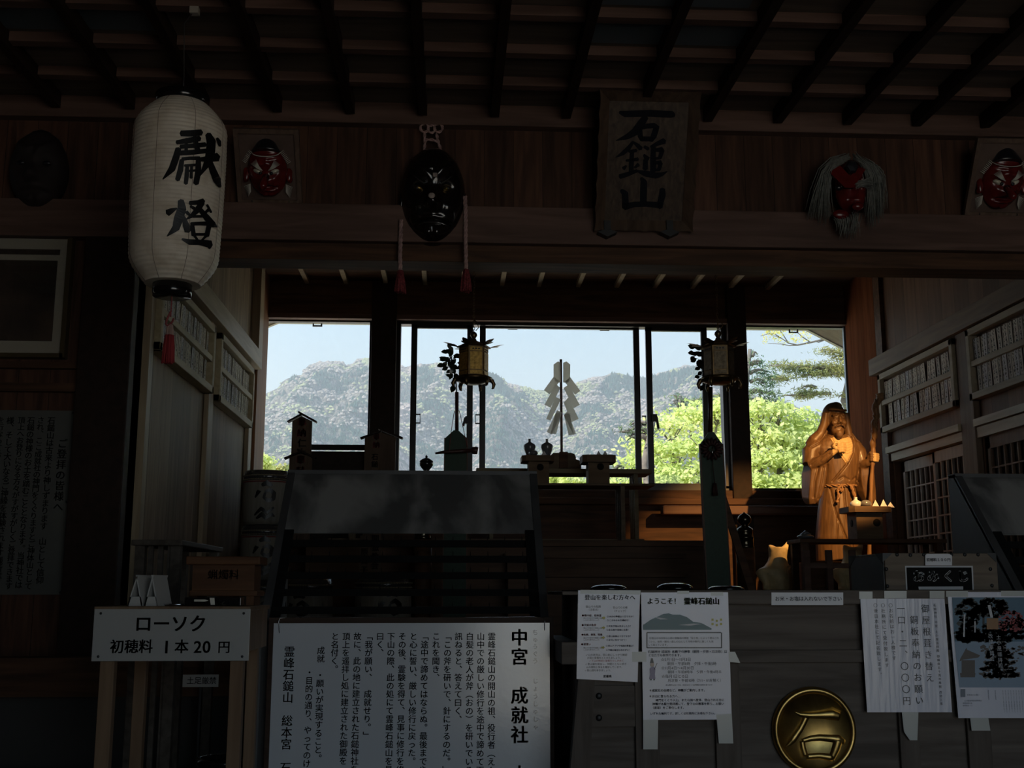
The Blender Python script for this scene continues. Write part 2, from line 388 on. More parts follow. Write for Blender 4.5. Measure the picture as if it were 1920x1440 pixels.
# right wall of the inner room, with two bays of lattice doors
wr = MB().box(RX, RX + 0.1, YF + 0.16, 5.7, FZ, 3.63).box(RX, RX + 0.1, 5.7, 6.05, FZ, 2.18).box(RX, RX + 0.1, 5.7, 8.98, 2.18, 3.63).box(RX, RX + 0.1, 8.17, 8.98, FZ, 2.18).box(RX, RX + 0.1, 6.75, 6.95, FZ, 2.18)
wr.box(RX + 0.35, RX + 0.4, 5.6, 8.4, FZ, 2.3).box(RX + 0.1, RX + 0.4, 5.6, 5.65, FZ, 2.3).box(RX + 0.1, RX + 0.4, 8.3, 8.4, FZ, 2.3).box(RX + 0.1, RX + 0.4, 5.6, 8.4, 2.18, 2.3)  # unseen closing walls behind the doors, added to stop light leaks
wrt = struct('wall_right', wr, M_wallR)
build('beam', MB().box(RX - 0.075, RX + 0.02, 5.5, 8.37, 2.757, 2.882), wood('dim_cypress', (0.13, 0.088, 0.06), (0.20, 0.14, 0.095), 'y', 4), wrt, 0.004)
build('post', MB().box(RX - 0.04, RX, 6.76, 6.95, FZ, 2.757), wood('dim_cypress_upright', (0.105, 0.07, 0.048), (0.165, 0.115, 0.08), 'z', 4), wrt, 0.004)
build('post', MB().box(RX - 0.03, RX, 8.19, 8.31, FZ, 3.63), M_dark, wrt)
build('corner_board', MB().box(RX - 0.02, RX, 8.34, 8.98, 0.9, 3.63), wood('russet_boards', (0.13, 0.042, 0.018), (0.19, 0.066, 0.03), 'z', 4, plank=0.13, pax='y', rough=0.9, spec=0.03), wrt)
build('door_head', MB().box(RX - 0.06, RX + 0.05, 6.95, 8.17, 2.14, 2.185).box(RX - 0.05, RX + 0.05, 5.6, 6.76, 2.14, 2.185), M_pale, wrt)
build('door_head', MB().box(RX - 0.035, RX + 0.05, 6.95, 8.13, 2.08, 2.135).box(RX - 0.03, RX + 0.05, 5.6, 6.76, 2.07, 2.135), M_pale, wrt)
M_shoji = plain('dark_door_backing', (0.03, 0.026, 0.022), 0.8)
def lattice_door(n, y0, y1, x, cols, mat):
    m = MB(); t = 0.03
    m.box(x, x + t, y0, y0 + 0.035, FZ, 2.07).box(x, x + t, y1 - 0.035, y1, FZ, 2.07).box(x, x + t, y0, y1, 1.995, 2.07).box(x, x + t, y0, y1, FZ, FZ + 0.1)
    d = struct('door_%d' % n, m, mat)
    g = MB(); w_ = (y1 - y0 - 0.07) / cols
    for k in range(1, cols): yy = y0 + 0.035 + w_ * k; g.box(x + 0.004, x + 0.022, yy - 0.005, yy + 0.005, FZ + 0.1, 1.995)
    k = 1.995 - 0.118
    while k > FZ + 0.12: g.box(x + 0.002, x + 0.02, y0 + 0.035, y1 - 0.035, k - 0.005, k + 0.005); k -= 0.118
    build('lattice', g, mat, d)
    build('door_paper', MB().box(x + 0.022, x + 0.026, y0 + 0.035, y1 - 0.035, FZ + 0.1, 1.995), M_shoji, d)
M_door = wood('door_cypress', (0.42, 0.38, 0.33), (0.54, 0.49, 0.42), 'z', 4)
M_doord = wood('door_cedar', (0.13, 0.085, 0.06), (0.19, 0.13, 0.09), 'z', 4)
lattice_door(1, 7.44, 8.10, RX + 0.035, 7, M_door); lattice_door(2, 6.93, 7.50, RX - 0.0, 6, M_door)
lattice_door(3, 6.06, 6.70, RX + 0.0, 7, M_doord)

# inner ceiling with its battens
ci = struct('ceiling_inner', MB().box(LX - 0.1, RX + 0.1, YF + 0.16, YB + 0.1, 3.63, 3.68), M_dark)
for u in (560, 637, 716, 794, 871, 948, 1022, 1101, 1179, 1256, 1333, 1410, 1487):
    p = PZ(u, 496, 3.60); q = PZ(u + (u - 845) * -0.05, 530, 3.60)
    build('ceiling_batten', MB().bar((p.x, 5.5, 3.612), (p.x, YB - 0.02, 3.612), 0.035, 0.035), M_palez, ci)
yr = PZ(900, 501, 3.585).y
build('ceiling_rail', MB().box(LX, RX, yr, yr + 0.02, 3.575, 3.597), M_pale, ci)

# window wall
zt, zs = 3.29, 1.955
xs = [P(492, 740, YB).x, P(692.5, 740, YB).x, P(744, 740, YB).x, P(1362, 740, YB).x, P(1403, 740, YB).x, P(1598, 740, YB).x]
wb = MB().box(LX - 0.1, RX + 0.1, YB, YB + 0.15, FZ, zs - 0.03).box(LX - 0.1, RX + 0.1, YB, YB + 0.15, zt + 0.04, 3.68)
wb.box(LX - 0.1, xs[0] - 0.02, YB, YB + 0.15, zs - 0.03, zt + 0.04).box(xs[5] + 0.02, RX + 0.1, YB, YB + 0.15, zs - 0.03, zt + 0.04)
wbk = struct('wall_back', wb, M_dark)
build('pillar', MB().box(xs[1] + 0.01, xs[2] - 0.01, YB - 0.06, YB + 0.13, FZ, 3.62), M_rafter, wbk, 0.006)
build('pillar', MB().box(xs[3] + 0.015, xs[4] - 0.01, YB - 0.06, YB + 0.13, FZ, 3.62), M_rafter, wbk, 0.006)
build('lintel', MB().box(LX, RX, YB - 0.05, YB + 0.02, zt + 0.012, zt + 0.05), M_beam, wbk)
build('sill', MB().box(LX, RX, YB - 0.12, YB + 0.02, zs - 0.14, zs - 0.09).box(LX, RX, YB - 0.04, YB + 0.02, zs - 0.09, zs - 0.02), M_dark, wbk, 0.004)
build('sill_rail', MB().box(P(1232, 930, YB).x, RX, YB - 0.24, YB - 0.12, 1.73, 1.80), M_beam, wbk, 0.012)
Wm = 0.03
def fixed_window(n, x0, x1, z0, z1, jambmat=None):
    t = 0.022; f = MB().box(x0, x1, YB + 0.03, YB + 0.09, z0, z0 + 0.03).box(x0, x1, YB + 0.03, YB + 0.09, z1 - 0.02, z1).box(x0, x0 + t, YB + 0.03, YB + 0.09, z0, z1).box(x1 - t, x1, YB + 0.03, YB + 0.09, z0, z1)
    wn = struct('window_%d' % n, f, M_frame)
    build('pane', MB().box(x0 + t, x1 - t, YB + 0.058, YB + 0.062, z0 + 0.03, z1 - 0.02), M_glass, wn)
    return wn
fixed_window(1, xs[0] - 0.01, xs[1] + 0.012, zs - 0.03, zt + 0.02)
w3 = fixed_window(3, xs[4] - 0.012, xs[5] + 0.012, zs - 0.025, zt + 0.02)
build('grey_jamb', MB().box(xs[5] - 0.045, xs[5] - 0.008, YB + 0.0, YB + 0.03, zs, zt), M_alu, w3)
x0, x1 = xs[2] - 0.012, xs[3] + 0.012
f = MB().box(x0, x1, YB + 0.02, YB + 0.12, zt - 0.012, zt + 0.02).box(x0, x1, YB + 0.02, YB + 0.12, zs - 0.03, zs + 0.02).box(x0, x0 + 0.035, YB + 0.02, YB + 0.12, zs, zt).box(x1 - 0.035, x1, YB + 0.02, YB + 0.12, zs, zt)
w2 = struct('window_2', f, M_frame)
def sash(ua, ub, y, top):
    X0, X1 = P(ua, 760, YB).x, P(ub, 760, YB).x; t = 0.048; z0, z1 = zs + 0.02, zt - 0.012
    f = MB().box(X0, X0 + t, y, y + 0.03, z0, z1).box(X1 - t, X1, y, y + 0.03, z0, z1).box(X0, X1, y, y + 0.03, z0, z0 + 0.02).box(X0, X1, y, y + 0.03, z1 - top, z1)
    s = build('sash', f, M_frame, w2)
    build('pane', MB().box(X0 + t, X1 - t, y + 0.013, y + 0.017, z0 + 0.02, z1 - top), M_glass, s)
    return s, X0, X1
s1, a1, b1 = sash(769, 886.5, YB + 0.03, 0.03); s2, a2, b2 = sash(899.5, 1204, YB + 0.075, 0.012); s3, a3, b3 = sash(1214.5, 1331, YB + 0.03, 0.03)
def latch(x, s, sgn):
    z = P(900, 785, YB).z; m = MB()
    m.box(x, x + sgn * 0.035, YB + 0.025, YB + 0.03, z - 0.04, z - 0.03).box(x, x + sgn * 0.035, YB + 0.025, YB + 0.03, z + 0.03, z + 0.04).box(x + sgn * 0.03, x + sgn * 0.035, YB + 0.025, YB + 0.03, z - 0.04, z + 0.04)
    build('latch', m, M_frame, s)
latch(a1 + 0.048, s1, 1); latch(a2, s2, -1); latch(b2, s2, 1)
m = MB(); zz = P(1228, 790, YB).z; m.box(a3 + 0.03, a3 + 0.075, YB, YB + 0.03, zz + 0.0, zz + 0.06).bar((a3 + 0.07, YB + 0.01, zz + 0.04), (a3 + 0.085, YB + 0.01, zz - 0.06), 0.018, 0.018); build('latch', m, M_black, s3)
m = MB(); m.box(b1 - 0.06, b1 - 0.02, YB, YB + 0.03, zz - 0.03, zz + 0.03).bar((b1 - 0.06, YB + 0.01, zz + 0.02), (b1 - 0.075, YB + 0.01, zz - 0.05), 0.018, 0.018); build('latch', m, M_black, s1)

# eave outside the windows: gable board with chamfered ends, soffit behind it
YE = 10.2
ev = [(440, 660), (490, 617.5), (521, 604.8), (1514, 618.5), (1592, 659), (1660, 700)]
lo = [(P(u, v, YE).x, P(u, v, YE).z) for u, v in ev]
top = [(lo[-1][0] + 0.6, 4.4), (lo[0][0] - 0.6, 4.4)]
eave = struct('trim_2', MB().prism([(x, z) for x, z in reversed(lo)] + [top[1], top[0]], YE, YE + 0.05), M_eave)
sf = MB()
for i in range(len(lo) - 1):
    (xa, za), (xb, zb_) = lo[i], lo[i + 1]
    sf.slab([(xa, YB + 0.16, za + 0.012), (xb, YB + 0.16, zb_ + 0.012), (xb, YE, zb_ + 0.012), (xa, YE, za + 0.012)], (0, 0, 0.06))
build('soffit', sf, M_soffit, eave)
for u0, u1, v1 in ((586, 604, 612), (952.5, 970, 617.5), (1125, 1142.5, 620), (1479.5, 1497, 624)):
    a = P(u0, v1, YE - 0.08); b = P(u1, v1, YE - 0.08); t = 0.012; m = MB()
    m.box(a.x, b.x, a.y, a.y + t, a.z, a.z + t).box(a.x, a.x + t, a.y, a.y + t, a.z, a.z + 0.085).box(b.x - t, b.x, a.y, a.y + t, a.z, a.z + 0.085)
    build('shutter_hook', m, M_black, eave)
# roof over everything, so that only the openings let daylight in
struct('roof', MB().slab([(-4.5, -4.0, 3.6), (-4.5, YB + 0.2, 4.45), (5.5, YB + 0.2, 4.45), (5.5, -4.0, 3.6)], (0, 0, 0.15)), M_dark)
# ================================================================== mountain
prof = [(380, 800), (485, 748), (500, 738), (520, 728), (530, 715), (548, 707), (556, 704), (566, 702), (573, 690), (580, 683), (600, 679), (622, 677), (640, 678), (650, 686), (662, 682), (676, 674), (692, 671),
        (720, 676), (744, 682), (760, 688), (776, 684), (800, 683), (822, 680), (850, 684), (880, 690), (915, 697), (935, 704), (950, 717), (960, 722), (985, 725), (1005, 731), (1020, 731), (1040, 733), (1070, 722), (1085, 716), (1100, 711),
        (1120, 707), (1140, 702), (1155, 699), (1170, 702), (1190, 708), (1200, 708), (1215, 706), (1240, 700), (1260, 693), (1285, 685), (1300, 685), (1320, 694), (1345, 712), (1370, 722), (1400, 735), (1430, 745), (1465, 752), (1485, 760),
        (1510, 770), (1540, 787), (1570, 805), (1620, 830), (1700, 860)]
DR = 700.0
pu = [p[0] for p in prof]; pv = [p[1] for p in prof]
NXg, NYg = 620, 210
nzf = noise.fractal
def build_mountain():
    us = np.linspace(380, 1700, NXg); vs = np.interp(us, pu, pv)
    V = np.zeros((NYg, NXg, 3))
    top = [P(us[i], vs[i], DR) for i in range(NXg)]
    for i in range(NXg):
        x = top[i].x; zt_ = top[i].z
        for j in range(NYg):
            t = j / (NYg - 1.0)                    # 0 at the ridge, 1 at the foot, nearer
            y = DR - 430 * t ** 1.15
            z = lerp(zt_, -12.0, t ** 0.92)
            xx = x * (y / DR) * 0.55 + x * 0.45
            amp = min(1.0, t * 7)
            sp = nzf((xx * 0.013 + 3, t * 1.3, 0.3), 1.0, 2.0, 4)          # spurs run down the slope
            q = nzf((xx * 0.035, y * 0.03, 4.2), 1.0, 2.1, 5)
            rdg = 1 - abs(noise.noise((xx * 0.022 + 0.25 * t * 5, t * 2.2, 9.1))) * 2
            fine = nzf((xx * 0.13, y * 0.12, z * 0.13), 0.9, 2.1, 4)
            V[j, i] = (xx, y - amp * (20 * sp + 15 * rdg) - 3.5 * fine * min(1, t * 14 + 0.1), z + amp * (7 * q + 4 * rdg) + 1.3 * fine * min(1, t * 10 + 0.35))
    mb = MB(); mb.v = [tuple(p) for p in V.reshape(-1, 3)]
    for j in range(NYg - 1):
        for i in range(NXg - 1):
            a = j * NXg + i; mb.f.append((a, a + NXg, a + NXg + 1, a + 1))
    mb.mi = [0] * len(mb.f); mb.sm = [True] * len(mb.f)
    # far side, so that it stands as a hill and not as a screen
    back = [(p.x * 1.1, DR + 260, -20.0) for p in top]; o = len(mb.v); mb.v += back
    for i in range(NXg - 1): mb.f.append((i, i + 1, o + i + 1, o + i)); mb.mi.append(0); mb.sm.append(True)
    return mb
M_mtn, n_, l_, b_, o_ = newmat('mountain_slope')
tc_ = n_.new('ShaderNodeTexCoord'); ge_ = n_.new('ShaderNodeNewGeometry')
def tnoise(scale, det=6, rough=0.6, dist=0.0):
    q = n_.new('ShaderNodeTexNoise'); q.inputs['Scale'].default_value = scale; q.inputs['Detail'].default_value = det; q.inputs['Roughness'].default_value = rough; q.inputs['Distortion'].default_value = dist
    l_.new(tc_.outputs['Object'], q.inputs['Vector']); return q
def ramp(src, p0, p1, c0, c1):
    r = n_.new('ShaderNodeValToRGB'); r.color_ramp.elements[0].position = p0; r.color_ramp.elements[1].position = p1
    r.color_ramp.elements[0].color = (*c0, 1); r.color_ramp.elements[1].color = (*c1, 1); l_.new(src, r.inputs[0]); return r.outputs[0]
def mix(f, a, b):
    x = n_.new('ShaderNodeMix'); x.data_type = 'RGBA'; l_.new(f, x.inputs[0]); l_.new(a, x.inputs[6]); l_.new(b, x.inputs[7]); return x.outputs[2]
base = ramp(tnoise(0.11, 9, 0.75).outputs[0], 0.35, 0.65, (0.26, 0.22, 0.20), (0.50, 0.44, 0.35))          # bare spring woodland
fir = ramp(tnoise(0.6, 3).outputs[0], 0.3, 0.7, (0.022, 0.06, 0.052), (0.08, 0.15, 0.08))                  # firs
fmask = ramp(tnoise(0.10, 10, 0.8, 0.4).outputs[0], 0.50, 0.535, (0, 0, 0), (1, 1, 1))
young = ramp(tnoise(0.3, 4).outputs[0], 0.3, 0.7, (0.28, 0.31, 0.14), (0.38, 0.40, 0.20))
ymask = ramp(tnoise(0.05, 9, 0.75, 0.8).outputs[0], 0.57, 0.62, (0, 0, 0), (1, 1, 1))
rock = ramp(tnoise(0.35, 8, 0.75).outputs[0], 0.35, 0.68, (0.14, 0.135, 0.15), (0.50, 0.47, 0.45))
sx_ = n_.new('ShaderNodeSeparateXYZ'); l_.new(ge_.outputs['Normal'], sx_.inputs[0])
rmask = ramp(sx_.outputs['Z'], 0.18, 0.34, (1, 1, 1), (0, 0, 0))
speck = ramp(tnoise(0.55, 5, 0.85).outputs[0], 0.42, 0.58, (0.36, 0.38, 0.44), (1.5, 1.48, 1.42))
c_ = mix(ymask, base, young); c_ = mix(fmask, c_, fir); c_ = mix(rmask, c_, rock)
mm = n_.new('ShaderNodeMix'); mm.data_type = 'RGBA'; mm.blend_type = 'MULTIPLY'; mm.inputs[0].default_value = 1.0; l_.new(c_, mm.inputs[6]); l_.new(speck, mm.inputs[7])
l_.new(mm.outputs[2], b_.inputs['Base Color']); b_.inputs['Roughness'].default_value = 0.95; b_.inputs['Specular IOR Level'].default_value = 0.1
bp_ = n_.new('ShaderNodeBump'); bp_.inputs['Strength'].default_value = 1.0; bp_.inputs['Distance'].default_value = 3.0
l_.new(tnoise(0.28, 6, 0.75).outputs[0], bp_.inputs['Height']); l_.new(bp_.outputs[0], b_.inputs['Normal'])
MTN = build_mountain(); mt = build('mountain', MTN, M_mtn); tag(mt, 'hazy rocky mountain ridge seen through the windows beyond the trees', 'mountain', kind='structure')
# woodland on the slopes: pointed firs in drifts, round bare crowns between them
def woodland():
    g = random.Random(5); firs = MB(); crowns = MB(); young = MB()
    def fir(x, y, z, h, r):
        o = len(firs.v); a0 = g.random() * 6; firs.v += [(x + r * math.cos(a0 + q * 1.2566), y + r * math.sin(a0 + q * 1.2566), z - .3) for q in range(5)] + [(x, y, z + h)]
        for q in range(5): firs.f.append((o + q, o + (q + 1) % 5, o + 5)); firs.mi.append(0); firs.sm.append(False)
    def crown(mb, x, y, z, r):
        o = len(mb.v); a0 = g.random() * 6; k = r * g.uniform(.7, 1.1)
        mb.v += [(x + r * math.cos(a0 + q * 1.2566), y + r * math.sin(a0 + q * 1.2566), z) for q in range(5)] + [(x + r * .7 * math.cos(a0 + .6 + q * 1.2566), y + r * .7 * math.sin(a0 + .6 + q * 1.2566), z + k * .8) for q in range(5)] + [(x, y, z + k * 1.15)]
        for q in range(5):
            n = (q + 1) % 5
            for f_ in ((o + q, o + n, o + 5 + q), (o + n, o + 5 + n, o + 5 + q), (o + 5 + q, o + 5 + n, o + 10)): mb.f.append(f_); mb.mi.append(0); mb.sm.append(True)
    for _ in range(42000):
        j = int(NYg * g.random() ** 1.3 * .97) + 1; i = g.randrange(1, NXg - 1); j = min(j, NYg - 2); x, y, z = MTN.v[j * NXg + i]
        a = nzf((x * .028, y * .02, 11.0 + z * .02), .9, 2.1, 5); b_2 = nzf((x * .05, y * .04, 31.0), .9, 2.1, 4); sz = y / 600.0; steep = MTN.v[(j + 1) * NXg + i][2] - z
        if x < -90 and z > 70 and a < .25 and g.random() < .75: continue            # the bare crags at the upper left
        if a > (.30 if j < 12 else .17): fir(x + g.uniform(-1, 1), y, z, g.uniform(1.2, 2.6) * sz, g.uniform(.6, 1.0) * sz)
        elif b_2 > .22: crown(young, x + g.uniform(-1, 1), y, z - .2, g.uniform(.7, 1.3) * sz)
        elif g.random() < .6: crown(crowns, x + g.uniform(-1, 1), y, z - .2, g.uniform(.7, 1.4) * sz)
    return firs, crowns, young
wf_, wc_, wy_ = woodland()
for n_2, m_2, t_2 in (('distant_firs', wf_, plain('distant_fir', (0.045, 0.10, 0.075), 0.95, var=.4, vscale=.2)), ('distant_bare_trees', wc_, plain('distant_bare_crowns', (0.42, 0.36, 0.31), 0.95, var=.3, vscale=.2)), ('distant_budding_trees', wy_, plain('distant_young_leaves', (0.42, 0.44, 0.22), 0.95, var=.3, vscale=.2))):
    build(n_2, m_2, t_2, mt)['kind'] = 'stuff'
# nearer hill flank at the right, behind the maples
def flank():
    mb = MB(); pf = [(1250, 800), (1330, 775), (1385, 748), (1430, 745), (1470, 752), (1500, 765), (1535, 785), (1570, 803), (1620, 835), (1690, 870)]
    us = np.linspace(1250, 1690, 90); vs = np.interp(us, [p[0] for p in pf], [p[1] for p in pf]); n = 40
    for j in range(n):
        t = j / (n - 1.0)
        for u, v in zip(us, vs):
            p = P(u, v, 430); y = 430 - 200 * t; z = lerp(p.z, -12, t ** 0.9)
            q = nzf((p.x * 0.05, y * 0.05, 7.0), 1, 2, 5); mb.v.append((p.x * lerp(1, 0.75, t), y - 10 * q * t, z + 5 * q * min(1, t * 5) + 0.9 * nzf((p.x * 0.4, y * 0.4, 1), 1, 2, 3)))
    k = len(us)
    for j in range(n - 1):
        for i in range(k - 1): mb.f.append((j * k + i, (j + 1) * k + i, (j + 1) * k + i + 1, j * k + i + 1)); mb.mi.append(0); mb.sm.append(True)
    return mb
fl = build('hill', flank(), M_mtn); tag(fl, 'nearer hill flank sloping down to the right behind the maples', 'hill', kind='structure')
# thin haze in the valley air
hz = bpy.data.materials.new('valley_haze'); hz.use_nodes = True; hn = hz.node_tree; hn.nodes.clear()
ho = hn.nodes.new('ShaderNodeOutputMaterial'); hv = hn.nodes.new('ShaderNodeVolumeScatter')
hv.inputs['Color'].default_value = (0.92, 0.965, 1.0, 1); hv.inputs['Density'].default_value = 0.0013; hv.inputs['Anisotropy'].default_value = 0.2
hn.links.new(hv.outputs[0], ho.inputs['Volume'])
hb = build('valley_haze', MB().box(-700, 900, 80, 1100, -40, 420), hz); tag(hb, 'thin blue haze over the valley in front of the mountain', 'haze', kind='stuff')

# ================================================================== trees
def leafmat(name, c1, c2, trans=0.5, scale=1.2):
    m, n, l, b, o = newmat(name)
    tc = n.new('ShaderNodeTexCoord'); no = n.new('ShaderNodeTexNoise'); no.inputs['Scale'].default_value = scale; no.inputs['Detail'].default_value = 4
    l.new(tc.outputs['Object'], no.inputs['Vector'])
    r = n.new('ShaderNodeValToRGB'); r.color_ramp.elements[0].position = 0.35; r.color_ramp.elements[1].position = 0.65
    r.color_ramp.elements[0].color = (*c1, 1); r.color_ramp.elements[1].color = (*c2, 1); l.new(no.outputs[0], r.inputs[0]); l.new(r.outputs[0], b.inputs['Base Color'])
    b.inputs['Roughness'].default_value = 0.6; b.inputs['Specular IOR Level'].default_value = 0.2
    t = n.new('ShaderNodeBsdfTranslucent'); l.new(r.outputs[0], t.inputs[0]); x = n.new('ShaderNodeMixShader'); x.inputs[0].default_value = trans
    l.new(b.outputs[0], x.inputs[1]); l.new(t.outputs[0], x.inputs[2]); l.new(x.outputs[0], o.inputs[0]); return m
M_maple = leafmat('maple_leaves', (0.57, 0.66, 0.20), (0.78, 0.82, 0.37), 0.5, 1.6)
M_fir = leafmat('fir_needles', (0.10, 0.16, 0.07), (0.38, 0.36, 0.12), 0.25, 1.1)
M_fird = leafmat('dark_fir_needles', (0.07, 0.14, 0.08), (0.24, 0.30, 0.12), 0.25, 1.4)
M_spring = leafmat('spring_leaves', (0.62, 0.62, 0.14), (0.78, 0.70, 0.26), 0.5, 2.0)
M_shrub = leafmat('shrub_leaves', (0.42, 0.46, 0.16), (0.66, 0.60, 0.26), 0.45, 2.5)
M_bark = plain('bark', (0.17, 0.15, 0.125), 0.9, var=0.35, vscale=12)
def leaf_mesh(name, C, S, N, mat, parent, asp=0.6):
    """C centres (n,3), S sizes, N normals -> one pointed leaf quad each"""
    n = len(C); g = np.random.RandomState(len(C))
    N = N / np.linalg.norm(N, axis=1)[:, None]; a = g.normal(size=(n, 3)); a -= N * (a * N).sum(1)[:, None]; a /= np.linalg.norm(a, axis=1)[:, None]; b = np.cross(N, a)
    V = np.stack([C + a * S[:, None], C + b * S[:, None] * asp, C - a * S[:, None], C - b * S[:, None] * asp], 1).reshape(-1, 3) - np.array(root_of(parent).location)
    me = bpy.data.meshes.new(name); me.vertices.add(4 * n); me.vertices.foreach_set('co', V.ravel().astype(np.float32))
    me.loops.add(4 * n); me.loops.foreach_set('vertex_index', np.arange(4 * n, dtype=np.int32)); me.polygons.add(n)
    me.polygons.foreach_set('loop_start', np.arange(0, 4 * n, 4, dtype=np.int32)); me.polygons.foreach_set('loop_total', np.full(n, 4, dtype=np.int32))
    me.materials.append(mat); me.update(calc_edges=True)
    o = bpy.data.objects.new(name, me); COL.objects.link(o); o.parent = parent; return o
def branching(mb, a, b, r0, r1, sag=0.0, kinks=3, g=rnd):
    pts = []
    for i in range(kinks + 2):
        t = i / (kinks + 1.0); p = Vector(a).lerp(Vector(b), t); k = (b - a).length * 0.05 * (0 if i in (0, kinks + 1) else 1)
        pts.append(p + Vector((g.uniform(-k, k), g.uniform(-k, k), g.uniform(-k, k) - sag * math.sin(math.pi * t))))
    mb.tube(pts, [lerp(r0, r1, i / (kinks + 1.0)) for i in range(kinks + 2)], 6); return pts
GZ = -0.2
def maple(label, base, pads, per, leaf, seed):
    """pads: (centre, (rx, ry, rz)) layered clouds of leaves"""
    g = np.random.RandomState(seed); r = random.Random(seed)
    t = thing('maple_tree', label, 'tree', base, 'maples outside the window')
    tr = MB(); bv = Vector(base); fork = bv + Vector((0.1, 0.1, 1.5)); branching(tr, bv, fork, 0.11, 0.085, g=r)
    for c, rr in pads:
        mid = fork.lerp(Vector(c), 0.5) + Vector((r.uniform(-.15, .15), r.uniform(-.15, .15), 0.1))
        branching(tr, fork, mid, 0.05, 0.03, g=r); e = branching(tr, mid, Vector(c), 0.03, 0.012, g=r)
        for _ in range(7):
            q = Vector(c) + Vector((r.uniform(-.8, .8) * rr[0], r.uniform(-.8, .8) * rr[1], r.uniform(-.3, .5) * rr[2])); branching(tr, e[-2], q, 0.010, 0.004, g=r, kinks=1)
    build('trunk', tr, M_bark, t)
    C = []; N = []
    for c, rr in pads:
        m_ = int(per * rr[0] * rr[1] / 0.5); nl = 5
        # sprays: flat fans of leaves, layered
        k = max(6, m_ // 26); sc_ = g.normal(size=(k, 3)); sc_ /= np.linalg.norm(sc_, axis=1)[:, None]; rad = g.uniform(0.25, 1.0, k) ** 0.5
        ctr = np.array(c) + sc_ * rad[:, None] * np.array(rr); ids = g.randint(0, k, m_)
        off = g.normal(size=(m_, 3)) * np.array([0.14, 0.14, 0.03]); off[:, 2] -= 0.25 * (off[:, 0] ** 2 + off[:, 1] ** 2)
        C.append(ctr[ids] + off); nn = g.normal(size=(m_, 3)) * 0.6 + np.array([-0.15, -0.55, 0.8]); N.append(nn)
    C = np.concatenate(C); N = np.concatenate(N); S = g.uniform(0.6, 1.25, len(C)) * leaf
    leaf_mesh('foliage', C, S, N, M_maple, t, 0.55); return t
def pad(u, v, Y, ru, rv, ry=None):
    p = P(u, v, Y); s = mpp(u, v, Y); return ((p.x, p.y, p.z), (ru * s, ry or ru * s * 0.9, rv * s))
maple('bright yellow-green maple filling the middle window behind the green banner', (P(1300, 900, 15.5).x, 15.5, GZ),
      [pad(1215, 835, 15, 34, 16), pad(1255, 800, 15.4, 36, 18), pad(1300, 775, 15.8, 42, 20), pad(1345, 765, 15.4, 40, 18), pad(1200, 868, 14.6, 34, 14), pad(1262, 850, 14.8, 46, 20), pad(1320, 830, 14.8, 44, 22),
       pad(1240, 892, 14.4, 46, 16), pad(1300, 885, 14.5, 46, 20), pad(1350, 880, 14.6, 40, 20), pad(1190, 900, 14.3, 30, 10), pad(1280, 930, 14.2, 60, 16), pad(1370, 800, 15.5, 34, 26), pad(1150, 890, 16.5, 26, 8)], 3200, 0.042, 3)
maple('bright yellow-green maple in the right window beside the wooden figure', (P(1470, 900, 12.8).x, 12.8, GZ),
      [pad(1420, 775, 12.8, 36, 18), pad(1450, 768, 13.0, 36, 14), pad(1490, 790, 13.1, 40, 16), pad(1535, 808, 13.2, 34, 12), pad(1425, 815, 12.7, 42, 20), pad(1475, 820, 12.8, 44, 18), pad(1525, 835, 12.8, 44, 16),
       pad(1415, 858, 12.5, 40, 20), pad(1465, 862, 12.6, 46, 20), pad(1520, 870, 12.7, 46, 20), pad(1425, 900, 12.4, 46, 18), pad(1480, 905, 12.4, 46, 18), pad(1540, 905, 12.6, 46, 18), pad(1450, 935, 12.4, 60, 16), pad(1575, 850, 13.0, 40, 30), pad(1590, 800, 13.4, 24, 20)], 3400, 0.042, 5)
def conifer(name, label, base, trunk_top, boughs, mat, dens, nl, seed, group='conifers outside the window'):
    """boughs: (start point, end point, width) flat sprays of needles"""
    g = np.random.RandomState(seed); r = random.Random(seed)
    t = thing(name, label, 'tree', base, group); tr = MB(); branching(tr, Vector(base), Vector(trunk_top), 0.16, 0.03, kinks=4, g=r); C = []; N = []
    for a, b, wd, hh in boughs:
        wd *= 0.55; hh *= 0.5
        a = Vector(a); b = Vector(b); pts = branching(tr, a, b, 0.035, 0.008, sag=-0.05, g=r); L = (b - a).length; m_ = int(dens * L * wd)
        k = max(5, m_ // 40); tt = g.uniform(0.05, 1.0, k); ctr = np.array([list(a.lerp(b, x)) for x in tt]) + g.normal(size=(k, 3)) * np.array([wd * .22, wd * .45, hh * .7])
        for q in ctr[:16]: branching(tr, a.lerp(b, float(r.uniform(.1, .95))), Vector(q), 0.008, 0.003, g=r, kinks=1)
        ids = g.randint(0, k, m_); off = g.normal(size=(m_, 3)) * np.array([0.10, 0.10, 0.03]); C.append(ctr[ids] + off); N.append(g.normal(size=(m_, 3)) * 0.7 + np.array([0, -0.3, 0.8]))
    build('trunk', tr, M_bark, t); C = np.concatenate(C); N = np.concatenate(N)
    leaf_mesh('needles', C, g.uniform(0.6, 1.3, len(C)) * nl, N, mat, t, 0.16); return t
Yc = 19.0
bx = P(1610, 700, Yc).x
def bo(u0, v0, u1, v1, wd, hh, Y=Yc, dy=0.0): return (P(u0, v0, Y), P(u1, v1, Y + dy), wd, hh)
